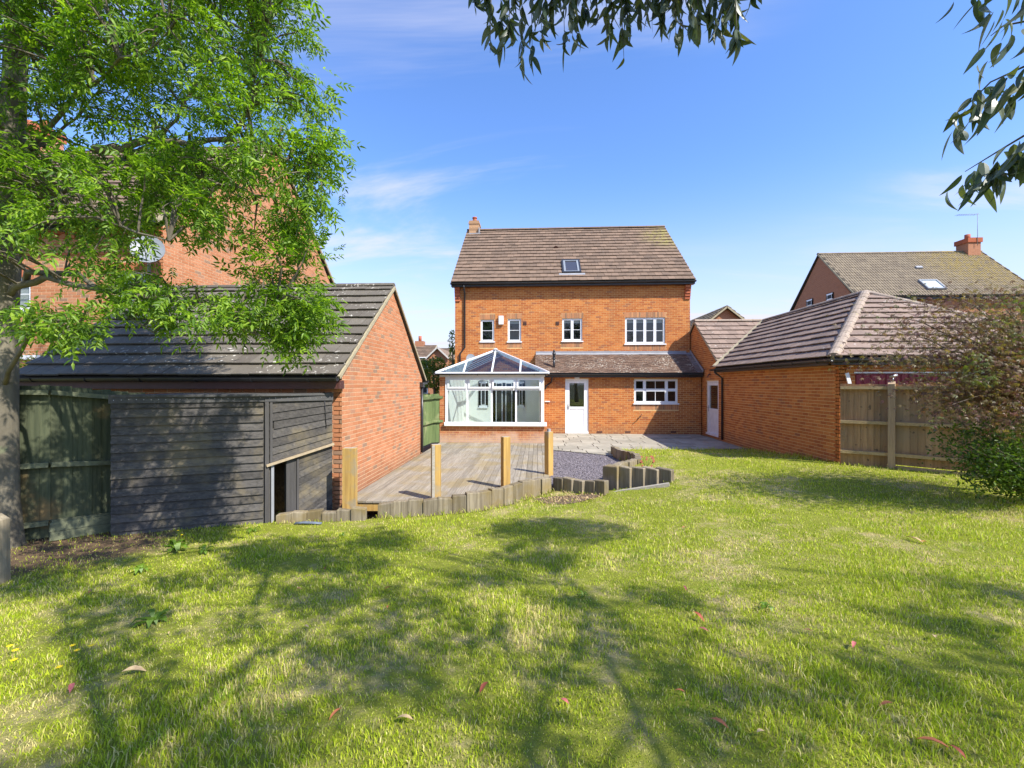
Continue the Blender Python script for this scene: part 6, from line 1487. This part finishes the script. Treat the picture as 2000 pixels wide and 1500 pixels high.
for (a, m, b) in sprays:
    tws.tube([a, m, b], [.003, .0022, .0012], 4, cap=False)
    n = random.randint(15, 23); L = (b-a).length
    for i in range(n):
        f = random.uniform(.0, 1)**.8; p = a.lerp(m, f*2) if f < .5 else m.lerp(b, f*2-1); gl.append(tuple(p)); gd_.append((random.gauss(0, .35), random.gauss(0, .35), -1))
nR = 0
for pts, d, n in rights:
    q = [P3(x, y, d+.12*i) for i, (x, y) in enumerate(pts)]; tws.tube(q, [.006, .004, .003, .0015], 5, cap=False)
    for i in range(n):
        f = random.random()*(len(q)-1); k = int(f); p = q[k].lerp(q[k+1], f-k)+Vector((random.gauss(0, .01), random.gauss(0, .05), -random.random()*.10)); gl.append(tuple(p)); gd_.append((random.gauss(-.25, .35), random.gauss(0, .4), -1))
tws.build('hanging_twigs', M_twig, gum, 'stuff')
n_front = len(gl)
# crown behind and above (it casts the dappled shade on the lawn)
GS = []
glimb = [[GT[3], cw(2.2, -.6, 5.0), cw(1.5, .8, 5.0), cw(.9, 2.0, 4.75)], [GT[3], cw(2.0, -1.5, 5.4), cw(.6, -.8, 6.0), cw(-.8, -.2, 6.4)], [GT[4], cw(3.6, -.6, 6.8), cw(4.4, .2, 7.0), cw(5.2, .8, 7.0)], [GT[3], cw(3.6, -1.1, 5.0), cw(4.1, .2, 5.0), cw(4.0, 1.2, 4.6), cw(3.1, 1.9, 4.1)],
         [GT[4], cw(2.0, -2.6, 7.0), cw(1.0, -3.4, 7.4)], [GT[2], cw(4.4, -2.4, 4.2), cw(5.6, -2.2, 5.0), cw(6.8, -1.8, 5.4)], [GT[4], cw(3.4, -2.6, 7.2), cw(4.6, -3.0, 7.8)], [GT[4], cw(1.4, -.6, 7.2), cw(.2, .6, 7.2)], [GT[2], cw(3.6, -.9, 4.2), cw(3.9, .6, 4.6), cw(3.6, 1.6, 4.4), cw(2.9, 2.0, 4.0)], [cw(1.5, .8, 5.0), cw(1.0, 2.1, 4.9), cw(.3, 2.6, 4.8)], [GT[3], cw(4.6, -1.2, 5.6), cw(6.0, -.4, 6.2), cw(7.2, .2, 6.6)]]
for L in glimb:
    pts = []
    for i in range(len(L)-1):
        for k in range(4): pts.append(Vector(L[i]).lerp(Vector(L[i+1]), k/4)+Vector((random.gauss(0, .04), random.gauss(0, .04), random.gauss(0, .04)))*(1 if (i or k) else 0))
    pts.append(Vector(L[-1])); n = len(pts); mb = MB(); mb.tube(pts, [0.030*(1-.88*i/(n-1)) for i in range(n)], 7); mb.build('branch', M_bark2, gum); GS += [p for p in pts[2:]]
tw2 = MB()
def ground_at(px, py):
    r = ray(px, py); z = .1
    for _ in range(25): k_ = (z-CAMZ)/r.z; z = .5*z+.5*lz(r.x*k_, r.y*k_)
    return Vector((r.x*k_, r.y*k_, z))
# where the crown is thick (found by following the sun up from the shade on the lawn)
SH = [(1080, 1038, 130, 22), (1000, 1088, 85, 12), (920, 1130, 85, 16), (745, 1055, 50, 22), (570, 1085, 130, 32), (600, 1165, 100, 24), (355, 1135, 60, 14), (200, 1090, 60, 14), (70, 1130, 80, 32), (280, 1180, 70, 24), (175, 1190, 30, 50), (215, 1290, 45, 80), (300, 1400, 55, 90), (130, 1460, 60, 40), (410, 1440, 70, 60), (635, 1300, 65, 60), (1115, 1163, 50, 20), (1285, 1160, 75, 15), (790, 1168, 40, 25), (770, 1225, 35, 35), (880, 1243, 42, 16), (800, 1320, 105, 42), (960, 1400, 70, 45), (1040, 1470, 60, 30), (1045, 1315, 40, 24), (1150, 1266, 45, 12), (1268, 1298, 42, 22), (1312, 1393, 85, 38), (1470, 1337, 125, 28), (1690, 1355, 160, 48), (1500, 1465, 180, 28), (1850, 1450, 120, 40), (1755, 1214, 60, 22), (1900, 1158, 95, 18), (1920, 1222, 75, 16), (1910, 1285, 85, 38), (1200, 1222, 70, 12), (560, 1420, 50, 50), (700, 1110, 50, 14), (470, 1220, 30, 14)]
ncl = 0; clumps = []
for (cx_, cy_, rx_, ry_) in SH:
    g0 = ground_at(cx_, cy_); dd = -g0.x*st+g0.y*ct; A_m = math.pi*(rx_/FPX*dd)*(ry_*dd*dd/(FPX*1.7)); n = max(2, int(A_m/.034))
    for _ in range(n):
        a_ = random.uniform(0, 6.283); q_ = math.sqrt(random.random()); g = ground_at(cx_+rx_*q_*math.cos(a_), cy_+ry_*q_*math.sin(a_))
        for _try in range(12):
            c = g+SUN*((random.uniform(4.3, 6.8)-g.z)/SUN.z); q = proj(c)
            if not (q and -140 < q[0] < 2140 and q[1] > -170): clumps.append(c); break
for _ in range(40):
    s = random.choice(GS); c = s+Vector((random.gauss(0, .5), random.gauss(-.3, .4), random.gauss(.3, .4))); q = proj(c); g = c-SUN*((c.z-.2)/SUN.z); qg = proj(g)
    if q and -140 < q[0] < 2140 and q[1] > -170: continue
    if qg and -50 < qg[0] < 2050 and qg[1] < 1480: continue
    clumps.append(c)
for c in clumps:
    s = min(GS, key=lambda p: (p-c).length); tw2.tube([s, s.lerp(c, .5)+Vector((0, 0, .06)), c], [.010, .007, .003], 4, cap=False)
    sp_ = random.uniform(.09, .15)
    for _ in range(random.randint(55, 85)):
        p = c+Vector((random.gauss(0, sp_), random.gauss(0, sp_), random.gauss(0, sp_*1.1)))
        gl.append(tuple(p)); gd_.append((random.gauss(0, .7), random.gauss(0, .7), -1))
print('clumps', len(clumps))
# twigs that carry the hanging sprays
front_nodes = [Vector(cw(x, y, z)) for x, y, z in ((.9, 2.0, 4.75), (.3, 2.6, 4.8), (3.1, 1.9, 4.1), (2.9, 2.0, 4.0), (1.0, 2.1, 4.9))]
for (a, m, b) in sprays:
    s = min(front_nodes+GS, key=lambda p: (p-a).length); tw2.tube([s, s.lerp(a, .5)+Vector((0, 0, .08)), a], [.008, .006, .003], 4, cap=False)
tw2.build('twigs', M_twig, gum, 'stuff')
gl = np.array(gl); gd_ = np.array(gd_); fl_n, fd_n = gl[:n_front], gd_[:n_front]; gl, gd_ = gl[n_front:], gd_[n_front:]
for k_, (tv, tf) in enumerate(GVF):
    m_ = np.arange(n_front) % 4 == k_; place_leaves('hanging_foliage', gum, M_gum, tv, tf, fl_n[m_], fd_n[m_], np.array(rng.uniform(.6, 1.1, m_.sum())), roll=rng.uniform(-3.1, 3.1, m_.sum()), n_single=75, single_name='gum_leaf')
for k_, (tv, tf) in enumerate(((GV_, GF_), (GV2, GF2))):
    m_ = np.arange(len(gl)) % 5 < 3 if k_ == 0 else np.arange(len(gl)) % 5 >= 3
    place_leaves('foliage', gum, M_gum, tv, tf, gl[m_], gd_[m_], np.array(rng.uniform(.6, 1.15, m_.sum())), roll=rng.uniform(-3.1, 3.1, m_.sum()), n_single=0, single_name='gum_leaf')
print('gum leaves', len(gl))

# ---- purple maple on the right
mp = thing('japanese_maple', 'purple and bronze leaved maple spreading in front of the brown fence', 'tree', tuple(cw(8.0, 6.6, .28)))
MV = [(0, 0, 0)]; MF = []
for an, L in ((-75, .6), (-38, .85), (0, 1), (38, .85), (75, .6)):
    a_ = R(an); b = len(MV); Ld = .055*L; w_ = .0055
    MV += [(Ld*.5*math.cos(a_)-w_*math.sin(a_), Ld*.5*math.sin(a_)+w_*math.cos(a_), .002), (Ld*math.cos(a_), Ld*math.sin(a_), -.012), (Ld*.5*math.cos(a_)+w_*math.sin(a_), Ld*.5*math.sin(a_)-w_*math.cos(a_), .002)]; MF.append((0, b+2, b+1, b))
MV = np.array(MV)
base = Vector(cw(7.95, 6.6, .2)); mb = MB(); mb.tube([base, cw(7.9, 6.6, .8), cw(7.8, 6.6, 1.4)], [.09, .07, .055], 10); mb.build('trunk', M_twig_p, mp)
mcl = []; arms = []
for i in range(40):
    tx, tz, td = random.uniform(0, 1), random.uniform(0, 1), random.uniform(-1, 1)
tips = [(1700, 700, 6.3), (1735, 640, 6.2), (1715, 610, 6.5), (1760, 690, 6.0), (1790, 580, 6.4), (1850, 575, 6.2), (1900, 585, 6.0), (1950, 575, 6.2), (2010, 560, 6.4), (1740, 705, 6.6), (1800, 770, 6.0), (1780, 730, 5.8), (1830, 800, 6.2), (1870, 740, 5.7), (1920, 690, 5.6), (1960, 640, 5.8), (1820, 650, 5.9), (1880, 640, 6.6), (1960, 740, 5.6), (2040, 660, 5.8), (2080, 560, 6.2), (1770, 650, 6.8), (1850, 700, 6.9), (1930, 620, 7.0), (2050, 620, 7.0), (1990, 700, 6.3), (2100, 700, 6.0), (1900, 800, 5.7), (1960, 820, 5.6), (2150, 640, 6.4), (2200, 720, 6.2), (1810, 620, 6.5), (1990, 590, 6.0), (1840, 760, 5.9), (1860, 790, 5.6), (1910, 740, 5.5), (1950, 700, 5.5), (1990, 650, 5.6), (1870, 670, 5.8), (1800, 700, 5.9), (1930, 810, 5.5), (2000, 780, 5.5), (1980, 830, 5.7), (1890, 620, 5.8), (1960, 600, 5.7), (1720, 690, 6.1), (1880, 690, 6.1), (1930, 770, 6.2), (2020, 760, 5.8)]
lp = []; ld = []; root = Vector(cw(7.8, 6.6, 1.4)); am = MB()
for (px, py, d) in tips:
    tip = P3(px, py, d); r0 = root+Vector((0, 0, random.uniform(-.3, .5))); m = r0.lerp(tip, .5)+Vector((0, 0, .22)); pts = [r0, r0.lerp(m, .5)+Vector((0, 0, .1)), m, m.lerp(tip, .5)+Vector((0, 0, .08)), tip]
    am.tube(pts, [.028, .02, .014, .008, .003], 5, cap=False)
    n = 480 if px > 1890 else (300 if px > 1830 else (190 if px > 1770 else 130))
    for _ in range(n):
        f = random.uniform(.55 if px < 1800 else .3, 1.06); k = min(3, int(f*4)); p = pts[k].lerp(pts[k+1], f*4-k)
        # flat layered fans
        sp_r = .26*(1.25-abs(f-.75))
        lp.append((p.x+random.gauss(0, sp_r), p.y+random.gauss(0, sp_r), p.z+random.gauss(-.03, .075)))
        ld.append((random.gauss((tip-root).x*.15, .6), random.gauss((tip-root).y*.15, .6), random.gauss(-.3, .25)))
am.build('branches', M_twig_p, mp, 'stuff')
place_leaves('foliage', mp, M_purple, MV, MF, np.array(lp), np.array(ld), .95, n_single=300, single_name='leaf')
# green shrub below
sh_ = thing('green_shrub', 'dense fresh green shrub low in front of the fence under the maple', 'shrub', tuple(cw(7.6, 6.3, .3)))
lp = []; ld = []; am = MB(); bs = Vector(cw(7.5, 6.4, .25))
for (px, py, d) in [(1850, 850, 6.1), (1870, 820, 6.0), (1840, 875, 6.3), (1890, 870, 5.7), (1900, 900, 5.9), (1880, 915, 6.2), (1930, 830, 5.8), (1940, 870, 5.5), (1930, 910, 5.6), (1980, 800, 5.9), (1990, 850, 5.5), (1990, 910, 5.4), (1960, 930, 5.7), (2050, 850, 5.5), (2050, 920, 5.5), (2100, 800, 6.0), (1910, 840, 6.5), (1960, 880, 6.6), (2020, 800, 6.4), (2120, 880, 5.9), (1900, 940, 6.0), (1860, 830, 6.5), (1960, 850, 5.9), (2020, 880, 5.8)]:
    tip = P3(px, py, d); m = bs.lerp(tip, .6)+Vector((0, 0, .1)); am.tube([bs, m, tip], [.02, .01, .004], 5, cap=False)
    for _ in range(330):
        f = random.uniform(.35, 1.0); p = bs.lerp(m, f/.6) if f < .6 else m.lerp(tip, (f-.6)/.4); lp.append((p.x+random.gauss(0, .14), p.y+random.gauss(0, .14), max(.3, p.z+random.gauss(0, .10)))); ld.append((random.gauss(-.2, .6), random.gauss(-.2, .6), random.gauss(-.15, .4)))
am.build('stems', M_twig, sh_, 'stuff')
LV_, LF_ = leaflet(.05, .022); 
place_leaves('foliage', sh_, M_shrub, np.array(LV_), LF_, np.array(lp), np.array(ld), 1.1, n_single=0)

# ---- trees behind, in the gap left of the tall house
bt = thing('far_tree', 'young green tree in front of the far terrace houses in the gap', 'tree', tuple(at(845, 780, 24)))
c = at(845, 745, 24); mb = MB(); mb.tube([(c.x, c.y, -.4), (c.x+.1, c.y, 1.5), (c.x, c.y, 3.4)], [.09, .07, .03], 6); mb.build('trunk', M_bark, bt)
leaf_cloud('foliage', bt, M_far_leaf, [(c.x-.1, c.y, 2.3), (c.x+.5, c.y+.3, 1.5), (c.x-.4, c.y, 1.0), (c.x+.2, c.y, 3.0), (c.x-.5, c.y, 2.9)], [(.6, .6, .6), (.5, .5, .6), (.5, .5, .5), (.5, .5, .4), (.4, .4, .4)], 3200, .15)
bt2 = thing('far_tree', 'pale feathery treetop poking out beside the tall house wall', 'tree', tuple(at(884, 720, 27)))
c = at(882, 690, 27); mb = MB(); mb.tube([(c.x+.1, c.y, -.4), (c.x+.1, c.y, 3), (c.x, c.y, 5.1)], [.09, .06, .01], 6); mb.build('trunk', M_bark, bt2)
leaf_cloud('foliage', bt2, M_far_leaf, [(c.x+.05, c.y, 4.5), (c.x+.15, c.y, 3.6), (c.x-.1, c.y, 2.6), (c.x+.2, c.y, 1.7)], [(.28, .3, .7), (.35, .3, .6), (.4, .4, .6), (.7, .6, .7)], 1300, .15)

# ================================================================ SMALL PLANTS AND LITTER
def on_lawn(px, py):
    lo, hi = .5, 30; r = ray(px, py)
    z = 0
    for _ in range(30):
        k = (z-CAMZ)/r.z; x, y = r.x*k, r.y*k; z = .5*z+.5*lz(x, y)
    return Vector((x, y, lz(x, y)))
def rosette(px, py, r, n, label, up=.25, flower=None):
    c = on_lawn(px, py); o = thing('weed_plant', label, 'weed', tuple(c)); o['group'] = 'weeds growing in the lawn'
    for i in range(n):
        a_ = 2*math.pi*i/n+random.uniform(-.3, .3); L = r*random.uniform(.6, 1.1); w_ = L*.16; h = L*up*random.uniform(.6, 1.6); d = Vector((math.cos(a_), math.sin(a_), 0)); s = Vector((-d.y, d.x, 0)); mb = MB()
        p = [c+Vector((0, 0, .005)), c+d*L*.35+Vector((0, 0, h+.02)), c+d*L*.75+Vector((0, 0, h+.025)), c+d*L+Vector((0, 0, h*.4+.01))]
        vs = [p[0]-s*w_*.2, p[0]+s*w_*.2, p[1]+s*w_*.7, p[1]-s*w_*.7, p[2]+s*w_, p[2]-s*w_, p[3]]
        mb.add(vs, [(0, 1, 2, 3), (3, 2, 4, 5), (5, 4, 6)]); mb.build('leaf', M_weed, o)
    if flower:
        for (fx, fy, hh) in flower:
            base = c+Vector((fx*.4, fy*.4, 0)); tp = c+Vector((fx, fy, hh)); mb = MB(); mb.tube([base, base.lerp(tp, .6)+Vector((0, 0, .01)), tp], .0022, 4, cap=False); mb.build('stem', M_weed, o)
            flower_head(tp, .016, o)
def flower_head(c, r, parent):
    mb = MB(); K = 9
    for i in range(K):
        a_ = 2*math.pi*i/K; d = Vector((math.cos(a_), math.sin(a_), .25)); s = Vector((-d.y, d.x, 0)); mb.add([c, c+d*r*.6+s*r*.2, c+d*r, c+d*r*.6-s*r*.2], [(0, 1, 2, 3)])
    mb.tube([c, c+Vector((0, 0, r*.25))], r*.3, 6); mb.build('flower_head', M_yellow, parent)
rosette(345, 1078, .17, 14, 'large lush weed clump with a yellow bud stalk in front of the shed', .5, [(.02, 0, .26), (.05, .02, .2)])
rosette(400, 1080, .12, 9, 'smaller weed rosette just beside the large clump near the shed')
rosette(275, 1118, .13, 9, 'broad leaved weed rosette in front of the shed corner nearest the viewer')
rosette(300, 1218, .15, 13, 'low spreading dark green weed in open lawn below the shed clumps')
rosette(495, 1040, .11, 10, 'weed tuft at the grass edge under the shed doorway corner')
rosette(1495, 1190, .07, 9, 'small dark weed tuft alone in the dry lawn')
rosette(668, 1048, .08, 7, 'pale weed tuft in front of the low sleepers')
rosette(985, 975, .12, 8, 'leafy weed against the sleepers below the middle post', .9)
rosette(1140, 1168, .06, 7, 'small crinkled weed in the shaded middle of the lawn')
def wild(px, py, h, lab):
    c = on_lawn(px, py); o = thing('yellow_flower', lab, 'flower', tuple(c), 'yellow flowers in the lawn'); tp = c+Vector((random.uniform(-.01, .02), 0, h)); mb = MB(); mb.tube([c, c.lerp(tp, .5)+Vector((.006, 0, 0)), tp], .002, 4, cap=False); mb.build('stem', M_weed, o); flower_head(tp, .021, o)
wild(142, 1290, .10, 'topmost yellow flower of the trio in the left lawn'); wild(150, 1300, .10, 'lower yellow flower of the touching pair in the left lawn'); wild(180, 1300, .13, 'yellow flower on a long stalk just beside the touching pair')
wild(30, 1300, .10, 'yellow flower close to the picture edge, above its neighbour'); wild(22, 1320, .10, 'lowest yellow flower close to the picture edge'); wild(110, 1335, .10, 'yellow flower standing alone above the pink dead leaf'); wild(20, 1285, .08, 'small half hidden yellow flower at the picture edge'); wild(13, 1090, .05, 'tiny yellow flower by the short post under the ash tree')
# red leaved seedling by the zigzag wall
c = hz_(1262, 915, .20); rp_ = thing('red_seedling', 'small red brown leafed seedling behind the zigzag sleeper wall', 'plant', tuple(c))
for i in range(16):
    a_ = random.uniform(0, 6.28); hh = random.uniform(.05, .28); p = c+Vector((math.cos(a_)*.14, math.sin(a_)*.08, hh)); mb = MB(); mb.add([p, p+Vector((.03, .01, .02)), p+Vector((.05, 0, .0)), p+Vector((.02, -.01, -.025))], [(0, 1, 2, 3)]); mb.build('leaf', M_leaf_red, rp_)
mb = MB()
for i in range(5): a_ = i*1.3; mb.tube([c, c+Vector((math.cos(a_)*.12, math.sin(a_)*.07, .2))], .003, 4)
mb.build('stem', M_twig, rp_, 'stuff')
# soil and bark litter in front of the short sleeper return
sc0 = cw(.95, 8.15); V = []; F = []
mb = MB(); n = 26; cc_ = (sc0.x, sc0.y); ring = []
for i in range(n):
    a_ = 2*math.pi*i/n; rr_ = (.62+.08*math.sin(3*a_)); x_, y_ = cc_[0]+math.cos(a_)*rr_*.9+math.sin(a_)*.1, cc_[1]+math.sin(a_)*rr_*.42; ring.append((x_, y_, lz(x_, y_)+.012))
mb.add([(cc_[0], cc_[1], lz(*cc_)+.03)]+ring, [(0, 1+i, 1+(i+1) % n) for i in range(n)]); so = mb.build('soil', M_soil, None); tag(so, 'patch of bare soil in front of the short sleeper return', kind='structure')
nn_ = 500; xs_ = sc0.x+rng.normal(0, .33, nn_); ys_ = sc0.y+rng.normal(0, .14, nn_); cz = lawn_z(xs_, ys_)+.03
leaves_at('leaf_litter', None, M_leaf_tan, np.c_[xs_, ys_, cz], .035, 'stuff', .5); tag(bpy.context.scene.collection.objects[-1] if False else bpy.data.objects['leaf_litter'], 'dry tan leaf litter on the bare soil by the sleepers', 'leaf litter', None, 'stuff')
ds_ = thing('dead_stems', 'bent pale dead stems sticking up before the short sleeper wall', 'dead plant', tuple(cw(1.3, 8.2)))
for (x0, y0, x1, y1) in ((1124, 978, 1100, 958), (1129, 978, 1110, 960), (1136, 978, 1138, 958)):
    a_, b_ = at(x0, y0, 8.3), at(x1, y1, 8.35); mb = MB(); mb.tube([a_, a_.lerp(b_, .6)+Vector((0, 0, .01)), b_], .006, 5); mb.build('stem', M_leaf_tan, ds_)
# fallen leaves
lit = [(140, 1353, .095, 'p', 'large pink dead leaf below the yellow flowers'), (945, 1353, .10, 'r', 'large curled red brown leaf in the shaded middle foreground'), (1103, 1380, .06, 'p', 'small magenta dead leaf standing on edge in the foreground'), (655, 1405, .08, 'o', 'orange brown leaf lying near the bottom in grass left of centre'),
       (790, 1415, .10, 't', 'long pale tan leaf upright in the bottom foreground'), (262, 1320, .13, 't', 'long thin straw coloured leaf right of the yellow flowers'), (1365, 1212, .10, 'r', 'curled red brown leaf at the dry patch edge'), (1374, 1238, .07, 'p', 'faded pink leaf just under the curled red brown one'),
       (1668, 1268, .08, 'p', 'pale pink leaf in the sunny lawn below the garage fence'), (1825, 1252, .08, 't', 'cream leaf lying far out in the lawn under the shrub'), (1405, 1424, .09, 'o', 'orange folded leaf near the bottom edge right of centre'), (1328, 1360, .055, 'o', 'small orange leaf in the lit grass above the folded one'),
       (1822, 1465, .12, 'o', 'curly orange brown leaf at the bottom right corner'), (1868, 1480, .09, 'r', 'thin red brown leaf beside the curly one at the corner'), (1730, 1387, .07, 'o', 'orange leaf in dark shade near the lower right'), (1487, 1442, .07, 't', 'thin tan curled leaf at the bottom edge'), (1579, 1240, .06, 'p', 'faint pink leaf in the dry grass'),
       (1336, 1035, .07, 'p', 'distant pink leaf on the bright lawn'), (1338, 1155, .06, 'p', 'thin pink leaf at the tip of the tree shadow'), (1790, 1060, .12, 't', 'pale tan leaf of the leaf clump on the far lawn'), (1778, 1056, .08, 'r', 'brown leaf of the leaf clump on the far lawn'), (1805, 1064, .07, 'o', 'orange leaf of the leaf clump on the far lawn'),
       (758, 1155, .08, 'r', 'dark red leaf in the shade below the sleepers'), (757, 1192, .06, 'o', 'orange leaf just below the dark red one'), (598, 1231, .06, 't', 'tan leaf in the lit grass below the shed doorway'), (583, 1156, .06, 'p', 'pink leaf in shade below the hose'), (635, 1115, .05, 'r', 'deep red leaf near the low sleepers'), (176, 1162, .05, 'o', 'small orange leaf below the bare soil'), (330, 1243, .03, 't', 'tiny white petal like leaf under the spreading weed'), (1418, 1378, .03, 't', 'tiny white fleck of leaf in the foreground shade'), (1575, 1045, .04, 't', 'tiny pale leaf on the upper bright lawn')]
for (px, py, L, k, lab) in lit:
    c = on_lawn(px, py)+Vector((0, 0, .028)); o_ = MB(); a_ = random.uniform(0, 6.28); d = Vector((math.cos(a_), math.sin(a_), random.uniform(-.1, .35))); s = Vector((-d.y, d.x, random.uniform(-.3, .3))); w_ = L*.30; cu = L*.12
    vs = []
    for i, (f, ww) in enumerate(((0, .05), (.25, .8), (.5, 1), (.75, .75), (1, .03))):
        p = c+d*(f-.5)*L+Vector((0, 0, cu*math.sin(f*3.14))); vs += [p-s*w_*.5*ww+Vector((0, 0, .25*w_*ww)), p, p+s*w_*.5*ww+Vector((0, 0, .25*w_*ww))]
    fs = [(3*i+j, 3*i+j+1, 3*i+4+j, 3*i+3+j) for i in range(4) for j in range(2)]
    o_.add(vs, fs, True); ob = o_.build('fallen_leaf', {'p': M_leaf_pink, 'r': M_leaf_red, 't': M_leaf_tan, 'o': M_leaf_or}[k], None); tag(ob, lab, 'leaf', 'fallen leaves on the lawn')
for o in bpy.data.objects:
    if '_w' in o.keys(): del o['_w']
